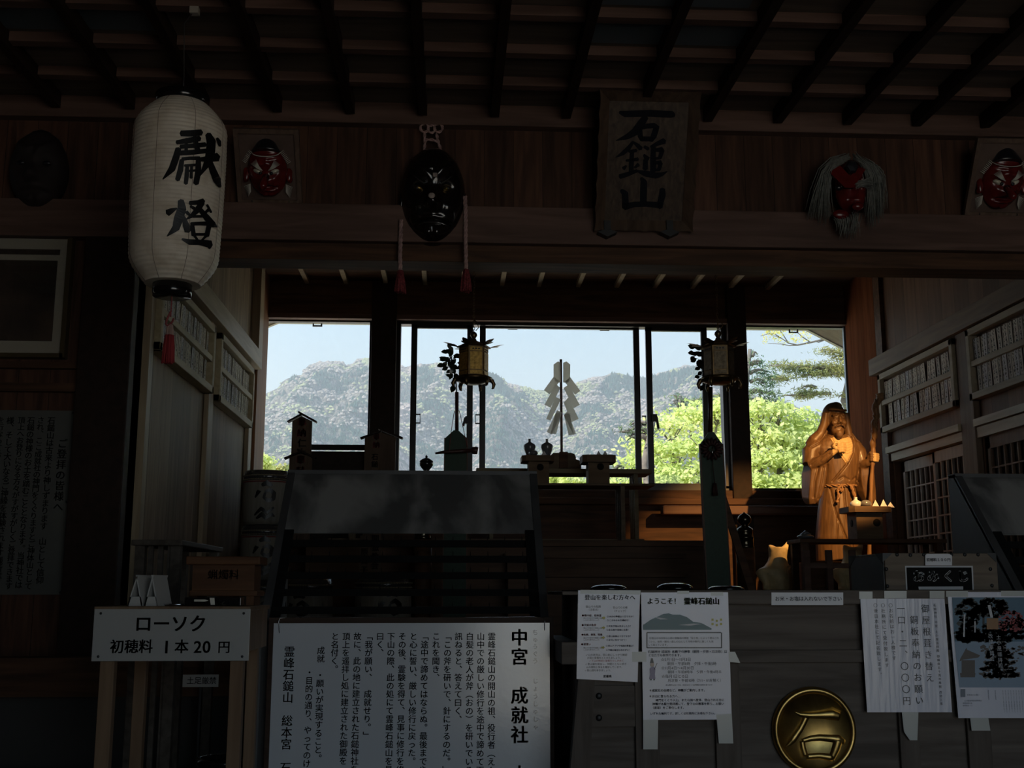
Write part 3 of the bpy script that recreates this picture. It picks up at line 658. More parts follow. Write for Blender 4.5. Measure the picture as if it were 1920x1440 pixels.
conifer('spreading_fir', 'spreading fir with flat layered boughs in the right window above the wooden figure', (bx, Yc, GZ), (bx, Yc, P(1600, 640, Yc).z),
        [bo(1600, 668, 1538, 657, .45, .05), bo(1600, 676, 1560, 672, .4, .05), bo(1600, 693, 1440, 685, .6, .09), bo(1600, 702, 1505, 703, .4, .05), bo(1478, 712, 1432, 712, .35, .07), bo(1558, 738, 1466, 742, .35, .05), bo(1530, 727, 1500, 729, .22, .04), bo(1610, 735, 1572, 745, .3, .09), bo(1610, 765, 1576, 772, .3, .1), bo(1610, 795, 1580, 800, .25, .1)], M_fir, 3600, 0.05, 11)
Y2 = 17.0; b2 = P(1408, 700, Y2).x
conifer('young_fir', 'tall young fir at the left edge of the right window behind the pillar', (b2, Y2, GZ), (b2, Y2, P(1412, 655, Y2).z),
        [bo(1410, 668, 1420, 664, .14, .04, Y2), bo(1408, 684, 1430, 680, .3, .05, Y2), bo(1406, 700, 1440, 698, .35, .06, Y2), bo(1406, 716, 1438, 718, .4, .06, Y2), bo(1406, 735, 1440, 738, .35, .05, Y2), bo(1440, 738, 1455, 744, .3, .08, Y2), bo(1406, 752, 1446, 756, .4, .05, Y2), bo(1400, 742, 1352, 748, .3, .04, Y2), bo(1400, 752, 1290, 752, .25, .04, Y2), bo(1400, 730, 1370, 742, .3, .05, Y2)], M_fird, 3200, 0.05, 12)
Y3 = 20.0; b3_ = P(1276, 760, Y3).x
conifer('small_fir', 'small dark fir top poking up behind the maple in the middle window', (b3_, Y3, GZ), (b3_, Y3, P(1266, 742, Y3).z),
        [bo(1278, 765, 1262, 740, .14, .03, Y3), bo(1278, 760, 1285, 747, .14, .03, Y3), bo(1276, 768, 1262, 752, .14, .03, Y3), bo(1278, 770, 1290, 752, .16, .03, Y3)], M_fird, 2600, 0.05, 13)
Y4 = 12.5; b4 = P(1225, 820, Y4).x
conifer('drooping_fir', 'fir with two short pointed boughs reaching left in front of the maple', (b4, Y4, GZ), (b4, Y4, P(1225, 790, Y4).z),
        [bo(1225, 800, 1181, 797, .10, .02, Y4), bo(1225, 815, 1160, 810, .13, .03, Y4), bo(1215, 825, 1178, 818, .1, .03, Y4), bo(1150, 885, 1170, 878, .2, .05, Y4), bo(1180, 893, 1150, 890, .2, .03, Y4)], M_fird, 3200, 0.04, 14)
# bare branch with first leaves
Y5 = 16.5; t = thing('budding_tree', 'thin bare branch with a few yellow new leaves against the sky, top of right window', 'tree', (P(1660, 640, Y5).x, Y5, GZ))
tr = MB(); r5 = random.Random(4); g5 = np.random.RandomState(4); root = Vector(t.location); fork = P(1640, 640, Y5); branching(tr, root, fork, 0.12, 0.05, g=r5)
tips = []
def limb(pix, r0):
    pts = [P(u, v, Y5) for u, v in pix]; tr.tube(pts, [lerp(r0, 0.004, i / (len(pts) - 1)) for i in range(len(pts))], 5); return pts
m1 = limb([(1640, 640), (1580, 636), (1545, 636), (1520, 642), (1495, 647), (1478, 643), (1465, 634), (1450, 629)], 0.022)
for pix in ([(1495, 647), (1480, 648), (1466, 645), (1440, 644)], [(1520, 642), (1505, 632), (1496, 624), (1488, 612)], [(1545, 636), (1528, 628), (1515, 622), (1508, 612)], [(1465, 634), (1452, 626), (1440, 626), (1426, 630)], [(1478, 643), (1470, 630), (1462, 618)], [(1550, 636), (1535, 642), (1528, 640)]): m1 += limb(pix, 0.010)
build('trunk', tr, M_bark, t)
ctr = np.array([list(P(r5.uniform(1432, 1520), r5.uniform(612, 640), Y5 + r5.uniform(-.3, .3))) for _ in range(55)] + [list(P(r5.uniform(1436, 1462), r5.uniform(612, 628), Y5)) for _ in range(25)])
C = ctr[g5.randint(0, len(ctr), 420)] + g5.normal(size=(420, 3)) * 0.03; leaf_mesh('foliage', C, g5.uniform(0.012, 0.026, 420), g5.normal(size=(420, 3)), M_spring, t, 0.5)
def shrub(name, label, u, v, Y, ru, rv, n, leaf, mat, seed, group=None):
    p, rr = pad(u, v, Y, ru, rv); t = thing(name, label, 'shrub', (p[0], Y, GZ), group); tr = MB(); g = np.random.RandomState(seed); r = random.Random(seed)
    top_ = Vector(p)
    for _ in range(6): branching(tr, Vector(t.location), top_ + Vector((r.uniform(-.7, .7) * rr[0], r.uniform(-.4, .4) * rr[1], r.uniform(-.2, .6) * rr[2])), 0.02, 0.005, g=r)
    build('trunk', tr, M_bark, t); k = 26; ctr = np.array(p) + g.normal(size=(k, 3)) * np.array(rr) * 0.5
    C = ctr[g.randint(0, k, n)] + g.normal(size=(n, 3)) * 0.05; leaf_mesh('foliage', C, g.uniform(.6, 1.3, n) * leaf, g.normal(size=(n, 3)) + np.array([0, -.2, .8]), mat, t, 0.55); return t
shrub('shrub', 'yellow-leaved treetop at the bottom left corner of the left window', 532, 892, 17, 22, 7, 2600, 0.035, M_shrub, 21)
shrub('shrub', 'small green treetop at the lower left edge of the left window', 490, 872, 15, 12, 4, 1500, 0.028, M_maple, 22)
shrub('shrub', 'sunlit yellow treetops under the altar shelf left of the middle offering stand', 1070, 905, 22, 75, 12, 7000, 0.036, M_maple, 23)
# ================================================================== things in the front hall
def scr(u, v, Y):                        # convenience: x, z of a pixel on plane Y
    p = P(u, v, Y); return p.x, p.z
def rect(mb, u0, v0, u1, v1, Y, t=0.001, mi=0):
    x0, z1 = scr(u0, v0, Y); x1, z0 = scr(u1, v1, Y); mb.box(x0, x1, Y, Y + t, z0, z1, mi); return mb
def quadflat(mb, pts, Y, t=0.0006, mi=0):
    """flat shape given by pixels, on plane Y, with a little thickness"""
    q = [scr(u, v, Y) for u, v in pts]; a = sum(q[i][0] * q[(i + 1) % len(q)][1] - q[(i + 1) % len(q)][0] * q[i][1] for i in range(len(q)))
    if a < 0: q.reverse()
    mb.prism(q, Y, Y + t, mi); return mb

# ---------------------------------------------------------------- candle table with its price sign
Yt = 3.45
tx0, tzt = scr(182, 1137, Yt); tx1, _ = scr(466, 1137, Yt)
tb = thing('candle_table', 'small wooden candle table with a white price sign across its front', 'table', ((tx0 + tx1) / 2, Yt + 0.18, 0))
M_tabl = wood('table_wood', (0.14, 0.085, 0.05), (0.22, 0.14, 0.085), 'z', 4)
build('table_top', MB().box(tx0 - 0.01, tx1 + 0.005, Yt + 0.004, Yt + 0.37, tzt - 0.014, tzt), M_tabl, tb, 0.003)
z140 = scr(300, 1236, Yt)[1]
build('apron', MB().box(tx0, tx1, Yt + 0.012, Yt + 0.03, z140, tzt - 0.014).box(tx1 - 0.018, tx1, Yt + 0.03, Yt + 0.36, z140 + 0.02, tzt - 0.014).box(tx0, tx0 + 0.018, Yt + 0.03, Yt + 0.36, z140 + 0.02, tzt - 0.014), M_tabl, tb)
for ua, ub, y in ((187, 214, Yt + 0.014), (431, 456, Yt + 0.014), (252, 274, Yt + 0.33), (462, 482, Yt + 0.33)):
    xa = scr(ua, 1250, y)[0]; xb = scr(ub, 1250, y)[0]; build('leg', MB().box(xa, xb, y, y + 0.034, 0, tzt - 0.02), M_tabl, tb, 0.002)
M_sign = plain('sign_plate', (0.37, 0.365, 0.35), 0.4, coat=0.15)
sg = build('sign_plate', rect(MB(), 177, 1142, 466, 1239, Yt, 0.003), M_sign, tb, 0.002)
m = MB(); text(m, 'ローソク', 320, 1169, 34, Yt - 0.0012, bold=0.022, center=True)
build('heading_lettering', m, M_ink, sg); m = MB(); text(m, '初穂料', 206, 1212, 27, Yt - 0.0012, bold=0.022); text(m, '1', 304, 1212, 33, Yt - 0.0012, bold=0.022); text(m, '本', 327, 1212, 27, Yt - 0.0012, bold=0.022)
text(m, '20', 363, 1212, 31, Yt - 0.0012, bold=0.02); text(m, '円', 408, 1213, 24, Yt - 0.0012, bold=0.02)
# the upright stroke signs are horizontal writing: the long-vowel bar stays level
build('price_lettering', m, M_ink, sg)
m = MB()
for u, v in ((189, 1150), (457, 1150), (184, 1231), (454, 1231)):
    p = P(u, v, Yt); m.ell(p, (0.004, 0.002, 0.004), 8, 6)
build('screws', m, M_black, sg)
M_card = plain('tent_card_paper', (0.42, 0.41, 0.39), 0.6)
# folded price tents
for k, (ul, ur, ua, lab) in enumerate(((238, 267, 257, 'white folded tent card on the candle table, the left one of the two'), (270, 296, 286, 'white folded tent card on the candle table, the right one of the two'))):
    y = Yt + 0.07; a = P(ua, 1078, y); l = P(ul, 1138, y); r = P(ur, 1138, y); b = tzt
    t = thing('tent_card', lab, 'tent card', ((l.x + r.x) / 2, y, b), 'tent cards on the candle table')
    l.z = r.z = b; d = Vector((0.018, 0.10, 0)); q = Vector((0.004, 0, 0))
    build('left_panel', MB().slab([l, a, a + d, l + d], q), M_card, t); build('right_panel', MB().slab([r, r + d, a + d, a], -q), M_card, t)
    l2 = l.lerp(a, 0.3); r2 = r.lerp(a, 0.3); build('front_flap', MB().slab([l, r, r2, l2], (0, 0.002, 0)), M_card, t)
# offertory box
Yo = 3.64
M_off = wood('offertory_cedar', (0.07, 0.031, 0.015), (0.115, 0.053, 0.025), 'x', 5)
ob = thing('offertory_box', 'small orange-brown wooden offertory box with a lid, on the candle table', 'box', (scr(420, 1100, Yo)[0], Yo + 0.06, tzt))
def slabpx(u0, v0, u1, v1, y0, y1, mb=None):
    x0, z1 = scr(u0, v0, y0); x1, z0 = scr(u1, v1, y0); return (mb or MB()).box(x0, x1, y0, y1, z0, z1)
build('body', slabpx(362, 1056, 476, 1111, Yo, Yo + 0.12), M_off, ob)
build('lid', slabpx(349, 1043, 487, 1059, Yo - 0.015, Yo + 0.135), M_off, ob, 0.004)
build('base', slabpx(355, 1107, 482, 1118, Yo - 0.01, Yo + 0.13), M_off, ob, 0.003)
zb0 = scr(400, 1117, Yo)[1]
for u0, u1 in ((358, 370), (462, 476)):
    x0 = scr(u0, 1120, Yo)[0]; x1 = scr(u1, 1120, Yo)[0]; build('foot', MB().box(x0, x1, Yo, Yo + 0.12, tzt, zb0 + 0.001), M_off, ob)
m = MB(); text(m, '蝋燭料', 389, 1077, 20, Yo - 0.001, bold=0.01); build('lettering', m, M_ink, ob)
Yl = 3.53
lb = thing('lighter_box', 'black cardboard lighter box lying in front of the wooden offertory box', 'box', (scr(400, 1130, Yl)[0], Yl + 0.03, tzt))
x0, z1 = scr(346, 1120, Yl); x1, _ = scr(452, 1120, Yl); build('carton', MB().box(x0, x1, Yl, Yl + 0.06, tzt, z1), M_blackgloss, lb, 0.002)
m = MB(); text(m, '-E-C', 405, 1131, 9, Yl - 0.001, bold=0.01); build('lettering', m, M_paper, lb)
m = MB(); quadflat(m, [(364, 1124), (384, 1124), (391, 1126), (384, 1128), (364, 1128)], Yl - 0.001); build('arrow_mark', m, M_paper, lb)
m = MB(); quadflat(m, [(393, 1121), (402, 1121), (403, 1134), (395, 1134)], Yl - 0.0012); build('sticker', m, M_paper, lb)
m = MB(); p = P(328, 1132, Yt + 0.12); m.lathe((p.x, p.y, tzt), [(0.03, 0), (0.036, 0.006), (0.034, 0.006), (0.028, 0.002), (0, 0.002)], 20, sx=1.0, sy=0.6)
M_steel = plain('steel', (0.55, 0.57, 0.6), 0.22, metal=1.0)
tag(build('tray', m, M_steel), 'small shiny metal dish on the candle table beside the tent cards', 'dish')
# dark stand behind the candle table
ys0, ys1 = 4.2, 4.95; sx0, sz = scr(246, 1012, ys0); sx1, _ = scr(342, 1012, ys0)
st = thing('slatted_stand', 'dark wooden slatted stand behind the candle table by the left pillar', 'stand', ((sx0 + sx1) / 2, (ys0 + ys1) / 2, 0))
M_st = wood('stand_wood', (0.05, 0.04, 0.032), (0.10, 0.085, 0.07), 'y', 4)
build('top', MB().box(sx0, sx1, ys0, ys1, sz - 0.02, sz), M_st, st, 0.003)
for xa in (sx0 + 0.01, sx1 - 0.045):
    for ya in (ys0 + 0.02, ys1 - 0.06): build('leg', MB().box(xa, xa + 0.035, ya, ya + 0.035, 0, sz - 0.02), M_st, st)
for k in range(3): xa = sx0 + 0.055 + k * 0.035; build('slat', MB().box(xa, xa + 0.018, ys0 + 0.03, ys0 + 0.045, 0.3, sz - 0.02), M_st, st)
build('shelf', MB().box(sx0 + 0.02, sx1 - 0.02, ys0 + 0.03, ys1 - 0.03, 0.3, 0.32), M_st, st)
# small enamel sign on the step
Yp = 4.60; pl_ = thing('notice_plate', 'small white plate with worn lettering on the dark step under the candle table', 'sign', (scr(376, 1276, Yp)[0], Yp, scr(376, 1288, Yp)[1]))
build('plate', rect(MB(), 343, 1265, 409, 1288, Yp, 0.004), M_sign, pl_); m = MB(); text(m, '土足厳禁', 350, 1276, 14, Yp - 0.001, bold=0.01); build('lettering', m, M_ink, pl_)
build('stake', MB().box(scr(374, 1280, Yp)[0], scr(378, 1280, Yp)[0], Yp + 0.004, Yp + 0.012, 0.42, scr(376, 1270, Yp)[1]), M_black, pl_)
# round black bin
p = P(417, 1424, 4.0); bt = thing('black_bin', 'round black bin rim half hidden under the candle table', 'bin', (p.x, 4.05, 0))
build('body', MB().lathe((p.x, 4.05, 0), [(0.07, 0), (0.09, p.z - 0.02), (0.085, p.z - 0.02), (0.065, 0.01), (0, 0.01)], 24), M_black, bt)
build('rim', MB().lathe((p.x, 4.05, 0), [(0.089, p.z - 0.025), (0.098, p.z - 0.018), (0.098, p.z), (0.086, p.z), (0.086, p.z - 0.025)], 28), M_blackgloss, bt)

# ---------------------------------------------------------------- candle racks
yb_, zb_r, yt_, zt_r = 4.23, 1.046, 4.80, 1.642
M_sheet, n_, l_, b_, o_ = newmat('sooty_sheet')
tc_ = n_.new('ShaderNodeTexCoord'); na = n_.new('ShaderNodeTexNoise'); na.inputs['Scale'].default_value = 3.2; na.inputs['Detail'].default_value = 5; na.inputs['Distortion'].default_value = 0.35
mp_ = n_.new('ShaderNodeMapping'); mp_.inputs['Scale'].default_value = (1.4, 0.6, 0.9); l_.new(tc_.outputs['Object'], mp_.inputs[0]); l_.new(mp_.outputs[0], na.inputs['Vector'])
ra = n_.new('ShaderNodeValToRGB'); ra.color_ramp.elements[0].position = 0.42; ra.color_ramp.elements[1].position = 0.60; ra.color_ramp.elements[0].color = (0.10, 0.10, 0.10, 1); ra.color_ramp.elements[1].color = (0.31, 0.305, 0.295, 1)
l_.new(na.outputs[0], ra.inputs[0]); l_.new(ra.outputs[0], b_.inputs['Base Color']); b_.inputs['Roughness'].default_value = 0.5; b_.inputs['Metallic'].default_value = 0.2
M_iron = plain('painted_iron', (0.055, 0.055, 0.057), 0.5, var=0.2, vscale=8)
M_side = plain('grey_side_sheet', (0.13, 0.13, 0.13), 0.55, var=0.12, vscale=5)
M_rail = plain('rack_iron', (0.007, 0.007, 0.007), 0.85, spec=0.1)
rn = Vector((0, -(zt_r - zb_r), yt_ - yb_)).normalized(); r0 = Vector((0, yb_, zb_r)); rd = Vector((0, yt_ - yb_, zt_r - zb_r))
def on_slope(v): p = PP(770, v, r0, rn); return (p - r0).dot(rd) / rd.length_squared
def slope(t, off=0.0): q = r0 + rd * t + rn * off; return q.y, q.z
SPIKE = mesh_of('spike', MB().lathe((0, 0, 0), [(0.0016, 0), (0.0012, 0.012), (0.0, 0.022)], 6), M_rail)
def candle_rack(X0, X1, label, nspike=14):
    t = thing('candle_rack', label, 'candle rack', ((X0 + X1) / 2, (yb_ + yt_) / 2, 0), 'iron candle racks')
    e = 0.03
    for xa, xb in ((X0, X0 + 0.006), (X1 - 0.006, X1)):
        pts = [(yb_, 0.0), (yb_, zb_r), (yt_, zt_r), (yt_ + 0.05, zt_r), (yt_ + 0.05, 0.0)]
        n = len(pts); vs = [(xa, y, z) for y, z in pts] + [(xb, y, z) for y, z in pts]
        build('side_panel', MB().add(vs, [tuple(range(n)), tuple(reversed(range(n, 2 * n)))] + [(i, i + n, (i + 1) % n + n, (i + 1) % n) for i in range(n)]), M_side, t)
    fr = MB()
    for x in (X0 + e / 2, X1 - e / 2): fr.bar((x, yb_ - 0.004, zb_r - 0.01), (x, yt_, zt_r), e, 0.02, up=rn)
    y, z = slope(1.0); fr.box(X0, X1, y - 0.02, y + 0.05, z - 0.012, z + 0.004)
    build('frame', fr, M_iron, t)
    th = on_slope(1000); ya, za = slope(th, 0.004); yb2, zb2 = slope(0.985, 0.004)
    build('hood', MB().slab([(X0 + e, ya, za), (X1 - e, ya, za), (X1 - e, yb2, zb2), (X0 + e, yb2, zb2)], (0, 0.004, -0.004)), M_sheet, t)
    y, z = slope(th + 0.01, 0.006)
    for xa in (X0 + e, X1 - 2.2 * e): build('upright', MB().bar((xa + 0.018, *slope(0.0, -0.01)), (xa + 0.018, y, z), 0.036, 0.012, up=rn), M_rail, t)
    for v in (1017, 1046, 1077, 1109, 1142):
        s = on_slope(v); y, z = slope(s, -0.006); rl = build('candle_rail', MB().box(X0 + e, X1 - e, y - 0.006, y + 0.05, z - 0.013, z + 0.013), M_rail, t)
        for k in range(nspike):
            x = lerp(X0 + 0.08, X1 - 0.08, k / (nspike - 1.0))
            o = bpy.data.objects.new('spike', SPIKE); COL.objects.link(o); o.parent = rl; o.location = Vector((x, y + 0.012, z + 0.012)) - t.location
    build('base_panel', MB().box(X0 + 0.006, X1 - 0.006, yb_ + 0.004, yb_ + 0.012, 0.3, zb_r - 0.01), M_iron, t)
    build('bottom_shelf', MB().box(X0 + 0.006, X1 - 0.006, yb_ + 0.02, yt_ + 0.04, 0.3, 0.31), M_iron, t)
    return t
ra0 = P(541, 885, yt_).x; ra1 = P(1006, 885, yt_).x
candle_rack(ra0, ra1, 'black iron candle rack with a sooty metal hood above the white notice board')
rb0 = P(1778, 893, yt_ + 0.05).x
candle_rack(rb0, rb0 + ra1 - ra0, 'iron candle rack behind the fortune box at the right edge')
# white notice board hung on the front of the rack
Yn = 4.16
nb = thing('notice_board', 'large white notice board with vertical black writing hung on the candle rack', 'notice board', (scr(772, 1168, Yn)[0], Yn, 0.42))
bx0, bzt = scr(513.5, 1168.5, Yn); bx1, _ = scr(1030.5, 1168.5, Yn); fx0, fzt = scr(505, 1158, Yn); fx1, _ = scr(1037.5, 1158, Yn)
M_board = plain('glossy_white_board', (0.60, 0.62, 0.66), 0.16, spec=1.0, coat=0.5, bump=0.02, vscale=60)
M_text = plain('glossy_black_print', (0.010, 0.010, 0.010), 0.16, spec=0.8, coat=0.4)
build('board_face', MB().box(bx0, bx1, Yn, Yn + 0.004, 0.45, bzt), M_board, nb)
M_bf = wood('board_frame_wood', (0.03, 0.017, 0.012), (0.055, 0.032, 0.022), 'x', 5)
build('frame', MB().box(fx0, fx1, Yn - 0.004, Yn + 0.02, bzt, fzt).box(fx0, bx0, Yn - 0.004, Yn + 0.02, 0.42, bzt).box(bx1, fx1, Yn - 0.004, Yn + 0.02, 0.42, bzt).box(fx0, fx1, Yn - 0.004, Yn + 0.02, 0.42, 0.45), M_bf, nb)
m = MB(); m.tube([P(524, 1187, Yn - 0.006), P(522.5, 1165, Yn - 0.008), P(525, 1159, Yn - 0.004), P(560, 1156.5, Yn - 0.002), P(780, 1158.5, Yn - 0.002), P(1000, 1156.5, Yn - 0.002), P(1020, 1159, Yn - 0.004), P(1021.5, 1164, Yn - 0.008), P(1021, 1182, Yn - 0.006)], 0.0012, 5)
build('hanging_wire', m, M_steel, nb)
m = MB(); Yw = Yn - 0.0012
for s, u, v, px, ad in (('霊峰石鎚山の開山の祖、役行者（えんのぎょうじゃ）が', 922, 1185.5, 15, 1.0), ('山中での厳しい修行を途中で諦めて下山しようと', 901.5, 1185.5, 15, 1.0), ('白髪の老人が斧（おの）を研いでいるのに出会い', 881, 1185.5, 15, 1.0), ('訊ねると、答えて曰く、', 860, 1185.5, 15, 1.0),
        ('「この斧を研いで、針にするのだ。」', 839.5, 1185.5, 15, 1.0), ('これを聞き、', 818, 1185.5, 15, 1.0), ('「途中で諦めてはならぬ。最後までやり通す', 796.5, 1185.5, 15, 1.0), ('と心に誓い、厳しい修行に戻った。', 775.5, 1185.5, 15, 1.0), ('その後、霊験を得て、見事に修行を修めた', 754.5, 1185.5, 15, 1.0),
        ('下山の際、此の処にて霊峰石鎚山を見返り', 733.5, 1185.5, 15, 1.0), ('曰く、', 713, 1185.5, 15, 1.0), ('「我が願い、　成就せり。」', 692, 1185.5, 15, 1.0), ('故に、此の地に建立された石鎚神社を〔成就社', 670.5, 1185.5, 15, 1.0), ('頂上を遥拝し処に建立された御殿を〔見返', 649.5, 1185.5, 15, 1.0), ('と名付く。', 628.5, 1185.5, 15, 1.0),
        ('成就　・願いが実現すること。', 602, 1212, 15, 1.0), ('・目的の通り、やってのけること', 580.5, 1253, 15, 1.0), ('霊峰石鎚山　総本宮　石鎚', 543, 1211, 21, 1.0)):
    text(m, s, u, v, px, Yw, vertical=True, bold=0.012, adv=ad)
text(m, '中宮　成就社　由緒', 974, 1178, 33, Yw, vertical=True, bold=0.03, adv=1.06)
text(m, 'ちゅうぐう', 1003.5, 1180, 11, Yw, vertical=True, adv=1.18); text(m, 'じょうじゅしゃ', 1004, 1271, 11, Yw, vertical=True, adv=1.25)
build('lettering', m, M_text, nb)

# ---------------------------------------------------------------- offering chest
Yq = 3.90
qx0, qzt = scr(1085, 1106.5, Yq); qxc = scr(1527, 1368, Yq)[0]; qx1 = 2 * qxc - qx0
M_ch = wood('weathered_cypress', (0.095, 0.076, 0.064), (0.17, 0.138, 0.116), 'x', 4, rough=0.7)
M_chz = wood('weathered_cypress_upright', (0.085, 0.067, 0.056), (0.15, 0.12, 0.10), 'z', 4, rough=0.7)
q = thing('offering_chest', 'long weathered wooden offering chest with a round gilt emblem on its front', 'chest', ((qx0 + qx1) / 2, Yq + 0.3, 0))
zr = scr(1500, 1133, Yq)[1]; zm0 = scr(1500, 1243, Yq)[1]; zm1 = scr(1500, 1219, Yq)[1]
build('front_panel', MB().box(qx0 + 0.02, qx1 - 0.02, Yq + 0.03, Yq + 0.05, 0.25, zr), M_ch, q)
build('top_rail', MB().box(qx0, qx1, Yq, Yq + 0.05, zr, qzt), M_ch, q, 0.003)
build('middle_rail', MB().box(qx0, qx1, Yq + 0.012, Yq + 0.05, zm0, zm1), M_ch, q, 0.003)
build('back_panel', MB().box(qx0, qx1, Yq + 0.55, Yq + 0.6, 0.25, qzt), M_ch, q)
for xa in (qx0 + 0.0, qx1 - 0.05): build('side_panel', MB().box(xa, xa + 0.05, Yq + 0.05, Yq + 0.55, 0.25, qzt), M_ch, q)
build('top_flange', MB().box(qx0 - 0.055, qx0, Yq + 0.004, Yq + 0.6, qzt - 0.016, qzt - 0.004), M_ch, q, 0.002)
build('stretcher', MB().box(qx0 - 0.06, qx0, Yq + 0.0, Yq + 0.6, scr(1085, 1246, Yq)[1], scr(1085, 1204, Yq)[1]), M_ch, q, 0.003)
for ua, ub in ((1193, 1238), (1344, 1392), (1690, 1727), (1818, 1862)):
    x0 = scr(ua, 1380, Yq)[0]; x1 = scr(ub, 1380, Yq)[0]; build('batten', MB().box(x0, x1, Yq + 0.012, Yq + 0.03, 0.25, zm0), M_chz, q, 0.003)
m = MB(); a = scr(1092, 1250, Yq); m.slab([(a[0] - 0.10, Yq + 0.0, 0.0), (a[0] - 0.02, Yq + 0.0, 0.0), (a[0] + 0.045, Yq + 0.0, a[1]), (a[0] - 0.01, Yq + 0.0, a[1])], (0, 0.05, 0)); build('leg', m, M_chz, q)
m = MB(); a2_ = 2 * qxc; m.slab([(a2_ - a[0] + 0.10, Yq + 0.0, 0.0), (a2_ - a[0] + 0.01, Yq + 0.0, a[1]), (a2_ - a[0] - 0.045, Yq + 0.0, a[1]), (a2_ - a[0] + 0.02, Yq + 0.0, 0.0)], (0, 0.05, 0)); build('leg', m, M_chz, q)
for xa in (qx0 + 0.02, qx1 - 0.07): build('leg', MB().box(xa, xa + 0.05, Yq + 0.54, Yq + 0.6, 0, 0.26), M_chz, q)
g = MB()
for k in range(9): y = Yq + 0.08 + k * 0.055; g.box(qx0 + 0.05, qx1 - 0.05, y, y + 0.025, qzt - 0.03, qzt - 0.001)
build('coin_grille', g, M_ch, q)
build('corner_plate', rect(MB(), 1109, 1286, 1191, 1362, Yq + 0.008, 0.004), M_ch, q)
for v in (1305, 1346): p = P(1123, v, Yq + 0.008); build('bolt', MB().ell(p, (0.011, 0.006, 0.011), 12, 8), M_black, q)
# emblem
def emb(u, v): return P(u, v, Yq + 0.012)
ec = emb(1527, 1370); es = mpp(1527, 1370, Yq)
R90 = Matrix.Rotation(math.pi / 2, 3, 'X')
em_ = build('emblem', MB().lathe(ec, [(0, 0.0), (66 * es, 0.0), (68 * es, 0.006), (72 * es, 0.011), (76 * es, 0.009), (79 * es, 0.0), (79 * es, -0.012), (0, -0.012)], 64, M=R90), M_brass, q)
m = MB()
for st in ([(500, 545, 12), (600, 590, 60), (750, 602, 80), (900, 598, 95), (1100, 590, 140), (1215, 620, 110)], [(690, 630, 80), (640, 740, 75), (590, 830, 80), (480, 990, 85), (410, 1070, 45), (360, 1105, 12)],
           [(620, 1010, 55), (760, 970, 75), (900, 955, 85), (1100, 970, 95), (1200, 985, 120), (1300, 1030, 60)], [(625, 1010, 70), (640, 1120, 75), (680, 1250, 70)], [(1200, 990, 120), (1160, 1130, 110), (1090, 1300, 80)], [(690, 1260, 75), (900, 1245, 75), (1110, 1275, 100)]):
    pts = []; rs = []
    for i in range(len(st) - 1):
        for t in range(4): f = t / 4; pts.append(emb(1430 + lerp(st[i][0], st[i + 1][0], f) / 8.47, 1270 + lerp(st[i][1], st[i + 1][1], f) / 8.47)); rs.append(lerp(st[i][2], st[i + 1][2], f) / 1.6 / 8.47 * es)
    pts.append(emb(1430 + st[-1][0] / 8.47, 1270 + st[-1][1] / 8.47)); rs.append(st[-1][2] / 1.6 / 8.47 * es)
    m.tube(pts, rs, 10, flat=(1, 0.75, 1))
build('character', m, M_brass, em_)

# papers and stickers on the chest
Ypp = Yq - 0.003
M_pocket, n_, l_, b_, o_ = newmat('poster_in_plastic')
b_.inputs['Base Color'].default_value = (0.70, 0.69, 0.78, 1); b_.inputs['Roughness'].default_value = 0.5; b_.inputs['Coat Weight'].default_value = 0.9; b_.inputs['Coat Roughness'].default_value = 0.12
tc_ = n_.new('ShaderNodeTexCoord'); mp_ = n_.new('ShaderNodeMapping'); mp_.inputs['Scale'].default_value = (55, 1, 7); nn_ = n_.new('ShaderNodeTexNoise'); nn_.inputs['Scale'].default_value = 1.0; nn_.inputs['Detail'].default_value = 3
bp_ = n_.new('ShaderNodeBump'); bp_.inputs['Strength'].default_value = 0.35; bp_.inputs['Distance'].default_value = 0.004
l_.new(tc_.outputs['Object'], mp_.inputs[0]); l_.new(mp_.outputs[0], nn_.inputs['Vector']); l_.new(nn_.outputs[0], bp_.inputs['Height']); l_.new(bp_.outputs[0], b_.inputs['Coat Normal'])
PC = {k: plain('print_' + k, c, 0.45, coat=0.3) for k, c in dict(black=(0.03, 0.03, 0.035), navy=(0.05, 0.07, 0.20), red=(0.45, 0.06, 0.05), green=(0.11, 0.14, 0.05), grey=(0.18, 0.20, 0.25), yellow=(0.5, 0.42, 0.04), teal=(0.03, 0.12, 0.14), teal2=(0.05, 0.16, 0.17), mauve=(0.25, 0.20, 0.32),
        skin=(0.5, 0.36, 0.28), sky=(0.07, 0.15, 0.22), snow=(0.24, 0.32, 0.42), tree=(0.015, 0.02, 0.018), crimson=(0.26, 0.03, 0.035), hut=(0.10, 0.08, 0.07), orange=(0.30, 0.15, 0.06), pale=(0.5, 0.5, 0.52), brown=(0.16, 0.10, 0.06)).items()}
LAY = [0]
def layer():                                     # every printed layer a hair in front of the sheet
    LAY[0] += 1; return Ypp - 0.0014 - 0.0001 * (LAY[0] % 9)
def poster(label, pts, group=None, mat=None):
    c = [scr(u, v, Ypp) for u, v in pts]; t = thing('poster', label, 'poster', (sum(a[0] for a in c) / 4, Ypp, min(a[1] for a in c)), group)
    build('sheet', quadflat(MB(), pts, Ypp, 0.0012), mat or M_pocket, t); return t
def prints(t, name, mat, items=(), polys=()):
    y = layer(); m = MB()
    for s, u, v, px, *o in items: text(m, s, u, v, px, y, vertical=bool(o and o[0]), bold=o[1] if len(o) > 1 else 0.0, adv=o[2] if len(o) > 2 else 1.0)
    for pp_ in polys: quadflat(m, pp_, y, 0.0003)
    build(name, m, PC[mat], t)
